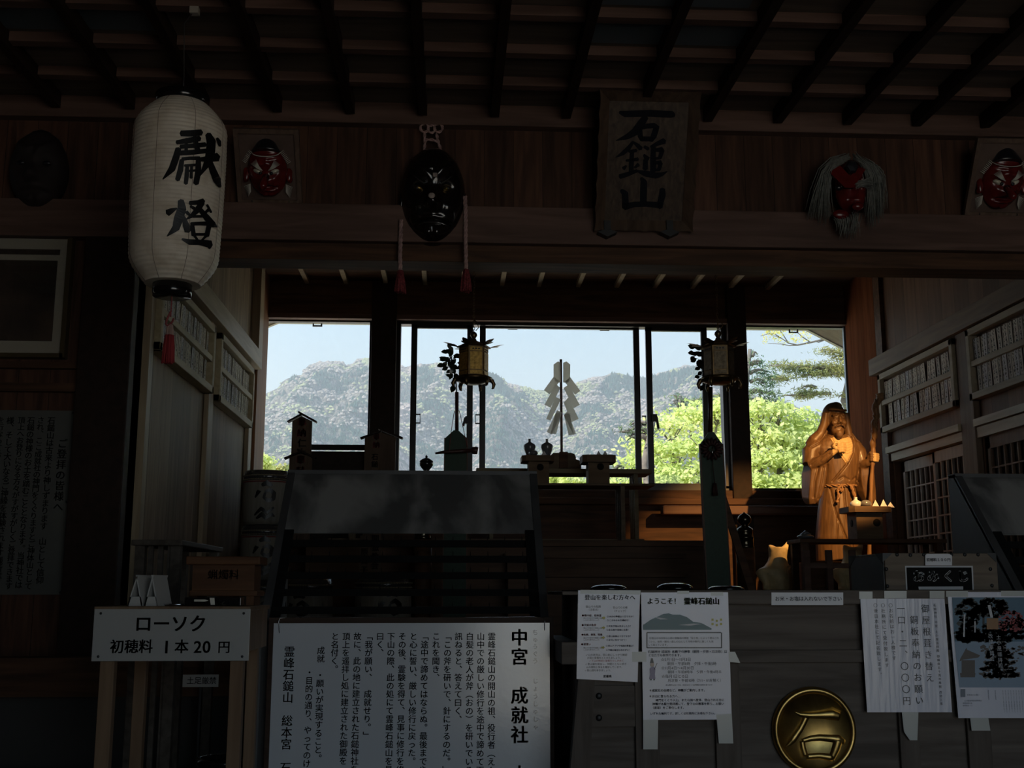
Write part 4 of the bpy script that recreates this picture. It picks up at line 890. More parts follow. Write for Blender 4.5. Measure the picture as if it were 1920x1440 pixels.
def tape(t, pts): build('tape', quadflat(MB(), pts, Ypp - 0.0004, 0.0004), M_tape, t)
def rc(u0, v0, u1, v1): return [(u0, v0), (u1, v0), (u1, v1), (u0, v1)]
GP = 'papers taped to the offering chest'
t = poster('poster with red and blue lines of text for climbers, leftmost on the offering chest', [(1084, 1107), (1200, 1109), (1195.5, 1279), (1081, 1273)], GP)
prints(t, 'heading', 'grey', [('登山を楽しむ方々へ', 1096, 1120, 10.6, 0, 0.02)])
prints(t, 'black_text', 'black', [('登山での危険', 1098, 1137.5, 4.8), ('（注意点）', 1101, 1143, 4.8), ('登山での点検', 1149, 1139, 4.6), ('（チェック）', 1149, 1145.5, 4.6)] +
       [(s, 1094, 1159 + 18.6 * k + 3.6 * j, 3.0) for k in range(4) for j, s in enumerate(('登山での体力や体調に注意', 'しながら歩きましょう'))] + [('✓山の状況は、登山前にしっかり確認', 1098, 1228, 4.6), ('計画と装備をととのえましょう。', 1101, 1233.5, 4.4), ('✓登山届を提出し、仲間とともに歩き', 1097, 1245, 4.6), ('山の規則と保全を確認しています。', 1099, 1251, 4.4), ('✓登山道を歩きましょう。', 1096, 1257, 4.4), ('愛媛県', 1131, 1268, 5.4, 0, 0.02)])
prints(t, 'red_text', 'red', [('●熱中症、低体温', 1091, 1154, 4.6, 0, 0.02), ('●天候の急変', 1090.5, 1172, 4.6, 0, 0.02), ('●転倒、滑落、怪我', 1090, 1190, 4.4, 0, 0.02), ('●道迷い', 1089.5, 1208, 4.6, 0, 0.02), ('✓下山の時刻と装備をたしかめて', 1104, 1239, 4.4)])
prints(t, 'blue_text', 'navy', [('○水分の準備は十分ですか？', 1138, 1156, 4.0, 0, 0.012), ('○こまめな水分補給を！', 1138, 1163, 4.0, 0, 0.012), ('○天気予報は見ましたか？', 1137, 1174, 4.0, 0, 0.012), ('○急な雨や落雷に注意！', 1137, 1181, 4.0, 0, 0.012), ('○登山装備は十分ですか？', 1137, 1193, 4.0, 0, 0.012), ('○足元に気をつけて！', 1137, 1200, 4.0, 0, 0.012), ('○登山アプリや地図の準備は？', 1136, 1211, 3.9, 0, 0.012), ('○予備の電池も忘れずに！', 1136, 1219, 3.9, 0, 0.012)])
prints(t, 'arrows', 'yellow', polys=[[(1129 - k * .5, 1157 + 18.5 * k), (1132 - k * .5, 1157 + 18.5 * k), (1132 - k * .5, 1155 + 18.5 * k), (1135.5 - k * .5, 1158.5 + 18.5 * k), (1132 - k * .5, 1162 + 18.5 * k), (1132 - k * .5, 1160 + 18.5 * k), (1129 - k * .5, 1160 + 18.5 * k)] for k in range(4)])
tape(t, [(1088, 1106), (1201, 1107), (1201, 1115), (1088, 1113)]); tape(t, rc(1185, 1222, 1212, 1241))
t = poster('welcome poster with a green mountain picture and a small drawn priest on the chest', [(1202, 1111), (1365, 1110.5), (1372, 1349), (1206, 1350)], GP)
prints(t, 'heading', 'green', [('ようこそ！', 1213, 1127, 12.5, 0, 0.025), ('霊峰石鎚山', 1282, 1127, 13.5, 0, 0.04)])
prints(t, 'mountain_picture', 'teal', polys=[[(1206, 1172), (1220, 1162), (1236, 1155), (1244, 1151), (1254, 1150), (1262, 1152.5), (1275, 1152.5), (1288, 1157), (1300, 1166), (1315, 1168), (1334, 1178), (1334, 1181), (1206, 1181)]])
prints(t, 'picture_clouds', 'pale', polys=[[(1226, 1157), (1238, 1158), (1252, 1161), (1238, 1161.5)], [(1271, 1172), (1300, 1169), (1318, 1169.5), (1295, 1173)]])
prints(t, 'picture_foreground', 'brown', polys=[[(1206, 1171), (1216, 1169), (1222, 1176), (1231, 1181), (1206, 1181)]])
prints(t, 'picture_flowers', 'yellow', polys=[rc(1334 + 8 * i, 1160 + 8 * j + 2 * (i % 2), 1338 + 8 * i, 1164 + 8 * j + 2 * (i % 2)) for i in range(3) for j in range(2)])
fr_ = [rc(1213, 1185, 1352, 1187), rc(1213, 1213.5, 1353, 1215.5), rc(1212, 1186, 1214, 1215), rc(1352, 1186, 1354, 1215)]
prints(t, 'text_frame', 'black', [('石鎚山は1300年以上前に修験道の開祖「役小角」によって開山され', 1217, 1196.5, 4.4), ('てから、信仰・観光・癒しの山として令和の御代に厳しくも美', 1215, 1203, 4.4), ('しく聳えています。', 1215, 1209, 4.4)], fr_)
prints(t, 'blue_text', 'navy', [('石鎚神社 成就社 本殿での神事（朝拝・夕拝・月次祭）は', 1215, 1222, 5.8, 0, 0.01), ('どなたでも参列できます。', 1215.5, 1228.5, 5.4, 0, 0.01), ('いずれも無料です。詳しくは社務所にお尋ね下さい。', 1219, 1338, 5.2, 0, 0.01)])
prints(t, 'black_text', 'black', [('☆5月1日～11月3日', 1239, 1236.5, 7.0), ('朝拝・午前8時　夕拝・午後5時', 1251, 1244.5, 6.6), ('☆11月4日～4月30日', 1239.5, 1252.5, 7.0), ('朝拝・午前8時半　夕拝・午後4時半', 1252, 1260, 6.3), ('☆毎月1日と15日', 1240, 1268, 7.0), ('月次祭・午前10時（7/1・1/1を除く）', 1252, 1276, 6.4), ('お山開き6/30～7/11、元旦12/31～1/1は時間の変更があります', 1248, 1284.5, 3.3), ('＊成就社の由緒など、神職がご案内します。', 1217, 1294.5, 5.4, 0, 0.01), ('＊お山に登られる方へ…', 1217, 1305.5, 5.4, 0, 0.01),
       ('神門をくぐり入山、また山頂へ登拝、登山される方に', 1229, 1313, 5.4, 0, 0.01), ('神職が本殿土間拝殿にて、登下山の無事を祈り、お祓い', 1223, 1320, 5.4, 0, 0.01), ('（清祓）をご奉仕します。', 1221, 1327, 5.4, 0, 0.01)])
prints(t, 'priest_robe', 'mauve', polys=[[(1218, 1254), (1222, 1250), (1226, 1250), (1229, 1254), (1228, 1265), (1229, 1273), (1217, 1273), (1219, 1264)]])
prints(t, 'priest_face', 'skin', polys=[[(1220, 1243), (1226, 1243), (1227, 1247), (1225, 1250), (1221, 1250), (1219, 1247)]])
prints(t, 'priest_hat', 'black', polys=[[(1219, 1243), (1221, 1235), (1222.5, 1233.5), (1224, 1235), (1226, 1243)], [(1226, 1255), (1232, 1243), (1232.6, 1243.4), (1227, 1256)], rc(1219, 1273, 1222, 1275.5), rc(1225, 1273, 1228, 1275.5)])
tape(t, [(1206, 1350), (1234, 1349), (1233, 1405), (1206, 1405)]); tape(t, [(1343, 1340), (1372, 1338), (1375, 1394), (1348, 1394)]); tape(t, [(1366, 1222), (1378, 1222), (1388, 1243), (1367, 1241)]); tape(t, rc(1270, 1108, 1292, 1114)); tape(t, rc(1333, 1110, 1356, 1117))
t = thing('sticker', 'narrow white sticker with one line of black lettering on the chest top rail', 'sticker', (scr(1513, 1120, Ypp)[0], Ypp, scr(1513, 1135, Ypp)[1]))
build('sheet', quadflat(MB(), rc(1446.5, 1111, 1581, 1134.5), Ypp, 0.001), M_white, t); m = MB(); text(m, 'お米・お塩は入れないで下さい', 1453, 1122.5, 9.0, Ypp - 0.001, bold=0.01); build('lettering', m, M_ink, t)
t = poster('white sheet with large thin vertical writing, taped beside the gilt emblem', [(1613, 1122.5), (1771, 1122.5), (1785, 1335.5), (1626, 1335.5)], GP)
def lean(t, name, s, u, v, px, step, du, mat='black', bold=-0.008):      # a column that leans like its sheet
    y = layer(); m = MB(); k = 0
    for ch in s:
        if ch not in ' 　': text(m, VERT.get(ch, ch), u + du * k - px / 2, v + step * k + px / 2, px, y, bold=bold)
        k += 0.5 if ch == ' ' else 1
    return m
m = MB(); y_ = layer()
def col(s, u, v, px, step, slope_=0.066, bold=-0.006):
    k = 0.0
    for ch in s:
        if ch not in ' 　': text(m, VERT.get(ch, ch), u + slope_ * step * k - px / 2, v + step * k + px / 2, px, y_, bold=bold)
        k += 0.5 if ch == ' ' else 1.0
col('御屋根葺き替え', 1735, 1133, 16, 21.6); col('銅板奉納のお願い', 1714, 1154, 16, 21.6); col('一口・二、〇〇〇円', 1689, 1133, 16, 21.6)
col('〇お名前はお一人様です', 1670, 1131, 8, 9.9); col('〇社務所にて受付致します', 1655.5, 1131, 8, 10.2); col('〇後日本社にて記名致します。', 1641.5, 1131, 8, 10.0); col('石鎚神社 中宮 土小屋遥拝殿 御鎮座五十周年奉祝 改修工事', 1753, 1132, 5.4, 7.1)
build('lettering', m, PC['black'], t)
tape(t, rc(1611, 1109, 1636, 1123)); tape(t, rc(1658, 1108, 1700, 1122)); tape(t, rc(1743, 1108, 1771, 1122)); tape(t, [(1691, 1335), (1722, 1335), (1720, 1388), (1706, 1388), (1695, 1372)])
t = poster('photo poster of a red maple and snowy shrine hall, rightmost on the chest', [(1776, 1110), (1930, 1110), (1938, 1346.5), (1797, 1346.5)], GP)
prints(t, 'autumn_sky', 'sky', polys=[[(1785, 1120), (1932, 1120), (1934, 1203), (1790, 1203)]])
prints(t, 'snow_ground', 'snow', polys=[[(1790, 1203), (1934, 1203), (1937, 1289), (1799, 1289)]])
def clump(cx, cy, rx, ry, n, sd, sz=4.0):
    g = random.Random(sd); out = []
    for _ in range(n):
        a = g.uniform(0, 6.283); q = math.sqrt(g.random()); x, y = cx + rx * q * math.cos(a), cy + ry * q * math.sin(a); s_ = sz * g.uniform(.5, 1.3); b = g.uniform(0, 6.28)
        out.append([(x + s_ * 1.3 * math.cos(b + 1.257 * i), y + s_ * math.sin(b + 1.257 * i) * (.5 if i % 2 else 1)) for i in range(5)])
    return out
prints(t, 'dark_trees', 'tree', polys=clump(1815, 1150, 22, 28, 150, 1) + clump(1860, 1140, 30, 18, 150, 2) + clump(1885, 1178, 44, 12, 150, 3) + clump(1815, 1190, 24, 14, 110, 4) + clump(1865, 1195, 56, 8, 150, 5) + [rc(1812, 1150, 1815, 1203), rc(1842, 1140, 1846, 1203), rc(1862, 1150, 1864, 1203)])
prints(t, 'snowy_firs', 'hut', polys=[q for k in range(6) for q in clump(1874, 1210 + k * 11, 14 + k * 5, 6, 40 + 9 * k, 20 + k, 3.4)] + clump(1850, 1222, 12, 12, 14, 31) + clump(1912, 1225, 16, 16, 22, 32, 3) + [rc(1873, 1205, 1877, 1275)])
prints(t, 'red_maple', 'crimson', polys=clump(1896, 1164, 24, 20, 80, 6, 3.2))
prints(t, 'shrine_hall', 'hut', polys=[[(1799, 1240), (1801, 1234), (1808, 1222), (1812, 1214), (1813, 1218), (1822, 1222), (1838, 1229), (1834, 1233), (1806, 1237)], rc(1803, 1238, 1828, 1262), [(1800, 1262), (1829, 1262), (1828, 1270), (1801, 1270)]])
prints(t, 'flags', 'pale', [('土小屋遥拝殿', 1872, 1190, 9, 1, 0.0, 1.12), ('改修奉賛会', 1857, 1188, 9, 1, 0.0, 1.12)], [[(1852, 1135), (1857, 1134), (1862, 1158), (1857, 1158)], rc(1827, 1165, 1829.5, 1186), [(1807, 1152), (1810, 1152), (1809, 1194), (1806, 1194)]])
prints(t, 'orange_block', 'orange', polys=[rc(1850, 1159, 1872, 1180)])
prints(t, 'small_text', 'grey', [('土小屋遥拝殿改修奉賛会', 1808, 1314, 3.0), ('御奉納のお願い', 1813, 1303, 3.4), ('郵便振替口座', 1805, 1318.5, 3.0), ('御奉賛金一口', 1805, 1323, 3.0)] + [('改修工事につきまして皆様の御奉賛を賜りたく', 1880 + 5 * k, 1294, 1.9, 1) for k in range(9)] + [('御奉賛の募集要項', 1853 + 13 * k, 1294, 2.2, 1) for k in range(2)], [rc(1801.5, 1292, 1810, 1307)])
tape(t, rc(1774, 1108, 1815, 1119)); tape(t, rc(1877, 1108, 1925, 1118)); tape(t, [(1819, 1346), (1853, 1346), (1857, 1370), (1822, 1370)])
# upturned bowls on the chest
for u, v, lab in ((1141, 1096, 'black shiny upturned bowl on the chest behind the climbers poster, leftmost of three'), (1265, 1093, 'black shiny upturned bowl behind the welcome poster, middle of three'), (1361, 1098, 'black shiny upturned bowl at the foot of the green banner, rightmost of three')):
    y = Yq + 0.26; p = P(u, v, y); g0 = qzt; h = p.z - g0
    tag(build('bowl', MB().lathe((p.x, y, g0), [(0.068, 0), (0.064, h * 0.5), (0.050, h * 0.82), (0.030, h * 0.97), (0, h)], 40), M_blackgloss), lab, 'bowl', 'bowls on the offering chest')

# ---------------------------------------------------------------- fortune box
Yk = 4.08; k0, kzt = scr(1658, 1037, Yk); k1, _ = scr(1868, 1037, Yk); kz0 = qzt
M_fb = wood('pale_chest_wood', (0.13, 0.10, 0.075), (0.21, 0.165, 0.125), 'x', 6)
kb = thing('fortune_box', 'wooden fortune-slip box with black corner irons and white lettering on a black panel', 'box', ((k0 + k1) / 2, Yk + 0.15, kz0))
build('case', MB().box(k0, k1, Yk, Yk + 0.36, kz0, kzt), M_fb, kb, 0.003)
build('side_sheet', MB().box(k0 - 0.003, k0, Yk + 0.01, Yk + 0.35, kz0, kzt - 0.01), M_side, kb)
m = MB()
for pts in ([(1655, 1037), (1674, 1037), (1655, 1054)], [(1868, 1037), (1850, 1037), (1868, 1054)]): quadflat(m, pts, Yk - 0.003, 0.004)
m.slab([(k0 - 0.005, Yk, kzt), (k0 - 0.005, Yk + 0.08, kzt), (k0 - 0.005, Yk, kzt - 0.045), (k0 - 0.005, Yk, kzt - 0.046)], (0.002, 0, 0)).slab([(k0 - 0.005, Yk + 0.36, kzt), (k0 - 0.005, Yk + 0.28, kzt), (k0 - 0.005, Yk + 0.36, kzt - 0.045), (k0 - 0.005, Yk + 0.36, kzt - 0.046)], (0.002, 0, 0))
build('corner_iron', m, M_black, kb)
for u, v in [(1682, 1040), (1707, 1041), (1732, 1040), (1784, 1040), (1809, 1040), (1834, 1040), (1662, 1067), (1664, 1099), (1857, 1067), (1860, 1098)]:
    build('stud', MB().ell(P(u, v, Yk), (0.007, 0.004, 0.007), 10, 6), M_black, kb)
pn = build('panel', MB(), M_ink, kb) if False else None
build('panel_border', quadflat(MB(), [(1697, 1061), (1824, 1061), (1826, 1106), (1699, 1106)], Yk - 0.001, 0.001), PC['pale'], kb)
build('panel', quadflat(MB(), [(1699.5, 1064), (1821.5, 1064), (1823.5, 1106), (1701.5, 1106)], Yk - 0.0016, 0.001), plain('matte_black_panel', (0.012, 0.012, 0.012), 0.95, spec=0.08), kb)
m = MB(); Yk2 = Yk - 0.0026
for ch, u in (('お', 1711), ('み', 1738), ('く', 1767), ('じ', 1794)): text(m, ch, u, 1080, 23, Yk2, bold=0.035)
quadflat(m, [(1722, 1100), (1806, 1099.5), (1806, 1105.5), (1723, 1105.5)], Yk2)
build('lettering', m, PC['pale'], kb)
pl2 = build('price_label', quadflat(MB(), [(1735, 1041), (1738, 1038.5), (1780, 1038.5), (1785, 1042), (1785, 1060), (1735, 1060)], Yk - 0.009, 0.001), M_white, kb)
m = MB(); text(m, '初穂料１００円', 1737, 1049.5, 6.5, Yk - 0.0105, bold=0.015); build('price_lettering', m, M_ink, pl2)
# ================================================================== things on and before the partition
Yw_ = YF + 0.04                                     # face of the planks
# paper lantern
Yl0 = 4.2; lc = P(333, 360, Yl0); s_ = mpp(333, 360, Yl0)
zt1 = P(345, 198, Yl0).z; zb1 = P(326, 534, Yl0).z; lx = lc.x; Hh = zt1 - zb1
lt = thing('paper_lantern', 'tall white paper lantern with two black characters and a red tassel', 'lantern', (lx, Yl0, zb1 - 0.12))
def lrad(t):                                        # radius along the lantern, t from bottom to top
    R = 88 * s_
    if t < 0.16: return R * (0.58 + 0.36 * math.sin(math.pi / 2 * t / 0.16))
    if t > 0.84: return R * (0.56 + 0.43 * math.sin(math.pi / 2 * (1 - t) / 0.16))
    return R * (0.94 + 0.05 * (t - 0.16) / 0.68 + 0.02 * math.sin(math.pi * (t - 0.16) / 0.68))
prf = []
NR = 46
for i in range(NR * 4 + 1):
    t = i / (NR * 4.0); prf.append((lrad(t) - 0.0030 * (0.5 - 0.5 * math.cos(2 * math.pi * t * NR)), zb1 + Hh * t))
M_lan, n_, l_, b_, o_ = newmat('lantern_paper')
b_.inputs['Base Color'].default_value = (0.54, 0.49, 0.42, 1); b_.inputs['Roughness'].default_value = 0.55; b_.inputs['Coat Weight'].default_value = 0.15
tc_ = n_.new('ShaderNodeTexCoord'); vn_ = n_.new('ShaderNodeTexNoise'); vn_.inputs['Scale'].default_value = 14; vn_.inputs['Detail'].default_value = 6
l_.new(tc_.outputs['Object'], vn_.inputs['Vector']); rr_ = n_.new('ShaderNodeValToRGB'); rr_.color_ramp.elements[0].position = 0.3; rr_.color_ramp.elements[1].position = 0.55
rr_.color_ramp.elements[0].color = (0.66, 0.56, 0.43, 1); rr_.color_ramp.elements[1].color = (0.84, 0.75, 0.62, 1); l_.new(vn_.outputs[0], rr_.inputs[0]); l_.new(rr_.outputs[0], b_.inputs['Base Color'])
pb = build('paper_body', MB().lathe((lx, Yl0, 0), prf, 56), M_lan, lt)
seam = MB()
for k in range(8):
    a = 2 * math.pi * (k + 0.68) / 8; seam.tube([(lx + math.cos(a) * (lrad(i / 30) + 0.0004), Yl0 + math.sin(a) * (lrad(i / 30) + 0.0004), zb1 + Hh * i / 30) for i in range(31)], 0.0008, 4)
build('paper_seams', seam, plain('seam', (0.22, 0.15, 0.10), 0.7), pb)
rt = 50 * s_
build('top_cap', MB().lathe((lx, Yl0, 0), [(rt, zt1 - 0.004), (rt * 1.02, zt1 + 0.035), (rt * 0.9, zt1 + 0.037), (rt * 0.88, zt1 + 0.0)], 40), M_blackgloss, lt)
build('bottom_cap', MB().lathe((lx, Yl0, 0), [(0, zb1 - 0.046), (35 * s_, zb1 - 0.046), (36 * s_, zb1 - 0.03), (36 * s_, zb1 + 0.006), (0, zb1 + 0.006)], 40), M_blackgloss, lt)
def lan_map(u, v):
    p = P(u, v, Yl0); 
    for _ in range(3):
        t = min(1, max(0, (p.z - zb1) / Hh)); R = lrad(t) + 0.0008; dx = max(-R * .98, min(R * .98, p.x - lx)); p = P(u, v, Yl0 - math.sqrt(R * R - dx * dx))
    return p
KEN = [[(365, 268, 30), (430, 268, 34), (495, 262, 32)], [(338, 325, 22), (420, 312, 30), (485, 300, 28)], [(350, 362, 30), (335, 420, 36), (310, 490, 36), (252, 556, 6)], [(450, 290, 26), (470, 370, 28)], [(362, 352, 22), (440, 346, 24), (520, 338, 24)], [(360, 392, 26), (450, 386, 26), (540, 376, 24)], [(400, 300, 16), (398, 400, 20)],
       [(372, 430, 18), (420, 424, 18), (484, 424, 20)], [(372, 434, 24), (362, 500, 30), (344, 560, 26)], [(405, 470, 18), (402, 530, 24), (396, 584, 22)], [(475, 430, 26), (474, 510, 32), (460, 584, 30)], [(388, 470, 14), (462, 466, 14)], [(398, 505, 12), (462, 500, 12)], [(432, 470, 14), (430, 548, 18)],
       [(535, 272, 30), (556, 320, 48), (552, 380, 48), (540, 440, 44), (505, 500, 20), (480, 540, 6)], [(484, 432, 20), (540, 428, 34), (598, 416, 46)], [(546, 440, 26), (566, 500, 36), (592, 560, 40), (612, 604, 16)], [(592, 298, 14), (606, 322, 22), (612, 348, 14)]]
TOU = [[(280, 768, 36), (310, 752, 26), (340, 738, 8)], [(365, 688, 30), (372, 740, 46), (352, 800, 50), (335, 860, 40), (278, 914, 5)], [(384, 790, 14), (396, 840, 34), (412, 880, 40)], [(400, 760, 18), (430, 790, 12), (388, 812, 4)], [(420, 706, 22), (470, 702, 24), (508, 694, 30)], [(500, 700, 30), (470, 748, 32), (430, 788, 20), (398, 808, 6)], [(425, 725, 14), (470, 752, 20)], [(488, 748, 24), (530, 800, 34), (570, 842, 30), (594, 856, 6)], [(545, 742, 18), (520, 764, 14), (500, 780, 5)], [(530, 716, 12), (556, 764, 12)], [(440, 790, 14), (520, 788, 14)],
       [(428, 836, 18), (490, 834, 20), (552, 834, 24)], [(436, 840, 22), (446, 908, 24)], [(544, 840, 26), (528, 912, 26)], [(446, 902, 14), (526, 902, 14)], [(452, 912, 14), (472, 940, 12)], [(524, 912, 14), (494, 942, 10)], [(372, 932, 10), (420, 950, 30), (480, 952, 28), (546, 962, 40), (545, 990, 14)]]
KEN, TOU = [[[(x, y, w_ * 1.22) for x, y, w_ in s_2] for s_2 in q_2] for q_2 in (KEN, TOU)]
m = MB(); brush(m, KEN, lan_map, (230, 170, 3.348)); brush(m, TOU, lan_map, (230, 170, 3.348)); build('lettering', m, M_ink, pb)
zc = zb1 - 0.046; g = MB(); g.tube([(lx, Yl0, zc), (lx, Yl0, zc - 0.078)], 0.0025, 6); g.tube([(lx - 0.004 + 0.017 * math.cos(a * .7) * (1 - a / 12), Yl0 - 0.006, zc - 0.085 - 0.028 * math.sin(a * .55)) for a in range(10)], 0.004, 6)
M_cord = plain('red_cord', (0.30, 0.06, 0.06), 0.7); M_tasw = plain('tassel_white', (0.42, 0.28, 0.24), 0.8); M_tasr = plain('tassel_red', (0.33, 0.03, 0.035), 0.8)
build('cord', g, M_cord, lt)
def tassel(mb, c, r0, r1, h, n=26, jit=0.0):
    for i in range(n):
        a = i * 2.4; q = math.sqrt((i + .5) / n); d = Vector((math.cos(a) * q, math.sin(a) * q, 0))
        mb.tube([Vector(c) + d * r0, Vector(c) + d * (r0 * .4 + r1 * .6) - Vector((0, 0, h * .5)), Vector(c) + d * r1 - Vector((0, 0, h * (1 - jit * rnd.random())))], [r1 * .16, r1 * .2, r1 * .17], 5)
zt_ = zc - 0.108
g = MB(); tassel(g, (lx, Yl0, zt_), 0.009, 0.014, 0.045); build('tassel_top', g, M_tasw, lt)
g = MB(); tassel(g, (lx, Yl0, zt_ - 0.04), 0.014, 0.022, 0.11, jit=.06); build('tassel', g, M_tasr, lt)
# junction box and flex
pj = on_plane(365, 14, 0.047); jb = tag(build('junction_box', MB().box(pj.x - 0.018, pj.x + 0.018, pj.y - 0.012, pj.y + 0.02, zb(pj.y) - 0.075, zb(pj.y) - 0.0455), plain('junction_plastic', (0.4, 0.36, 0.3), 0.5), None, 0.002), 'small pale junction box on the ceiling above the paper lantern', 'junction box')
bz = zb(pj.y) - 0.075
build('flex', MB().tube([(pj.x - 0.01, pj.y, bz), (pj.x - 0.03, (pj.y + Yl0) / 2, bz - 0.06), (lx, Yl0, zt1 + 0.12), (lx, Yl0, zt1 + 0.03)], 0.002, 6), M_iron, lt)

# ---------------------------------------------------------------- masks
def relief(mb, f, W, Hh_, M, nx=44, ny=52, mi=0):
    """face shell: f(x, z) in -1..1 gives the height towards the viewer in metres; M(x, d, z) -> world"""
    base = len(mb.v); vs = []; ix = {}
    for j in range(ny + 1):
        for i in range(nx + 1):
            a = 2 * i / nx - 1; b = 2 * j / ny - 1; x = a * math.sqrt(1 - b * b / 2); z = b * math.sqrt(1 - a * a / 2)
            vs.append(M(x * W, f(x, z), z * Hh_))
    back = [M((2 * i / nx - 1) * math.sqrt(1 - (2 * j / ny - 1) ** 2 / 2) * W * .98, -0.004, (2 * j / ny - 1) * math.sqrt(1 - (2 * i / nx - 1) ** 2 / 2) * Hh_ * .98) for j in range(ny + 1) for i in range(nx + 1)]
    n = (nx + 1) * (ny + 1); fs = []
    for j in range(ny):
        for i in range(nx):
            a = j * (nx + 1) + i; q = (a, a + 1, a + nx + 2, a + nx + 1); fs.append(q); fs.append(tuple(x + n for x in reversed(q)))
    ed = [i for i in range(nx)] ; 
    for i in range(nx): fs.append((i + 1, i, i + n, i + 1 + n)); b0 = ny * (nx + 1) + i; fs.append((b0, b0 + 1, b0 + 1 + n, b0 + n))
    for j in range(ny): a = j * (nx + 1); fs.append((a, a + nx + 1, a + nx + 1 + n, a + n)); c = a + nx; fs.append((c + nx + 1, c, c + n, c + nx + 1 + n))
    mb.add(vs + back, fs, True, mi)
def G(x, z, cx, cz, sx, sz): return math.exp(-((x - cx) / sx) ** 2 - ((z - cz) / sz) ** 2)
def dome(x, z): return math.sqrt(max(0, 1 - 0.98 * (x * x + z * z)))
M_mred = plain('mask_red_lacquer', (0.13, 0.010, 0.009), 0.25, coat=0.35, var=0.25, vscale=25)
M_mblk = plain('mask_black', (0.010, 0.010, 0.014), 0.3, coat=0.3)
M_hair = plain('white_bristle', (0.62, 0.60, 0.53), 0.7)
M_eye = plain('mask_eye', (0.62, 0.58, 0.46), 0.3, coat=0.4)
M_plq = plain('plaque_board', (0.11, 0.07, 0.055), 0.7, var=0.25, vscale=14); M_plqf = wood('plaque_frame', (0.10, 0.065, 0.05), (0.17, 0.115, 0.085), 'z', 5)
def leanmap(c, up):
    up = Vector(up).normalized(); nx_ = Vector((0, -up.z, up.y)); 
    return lambda x, d, z: Vector(c) + Vector((x, 0, 0)) + up * z + nx_ * d
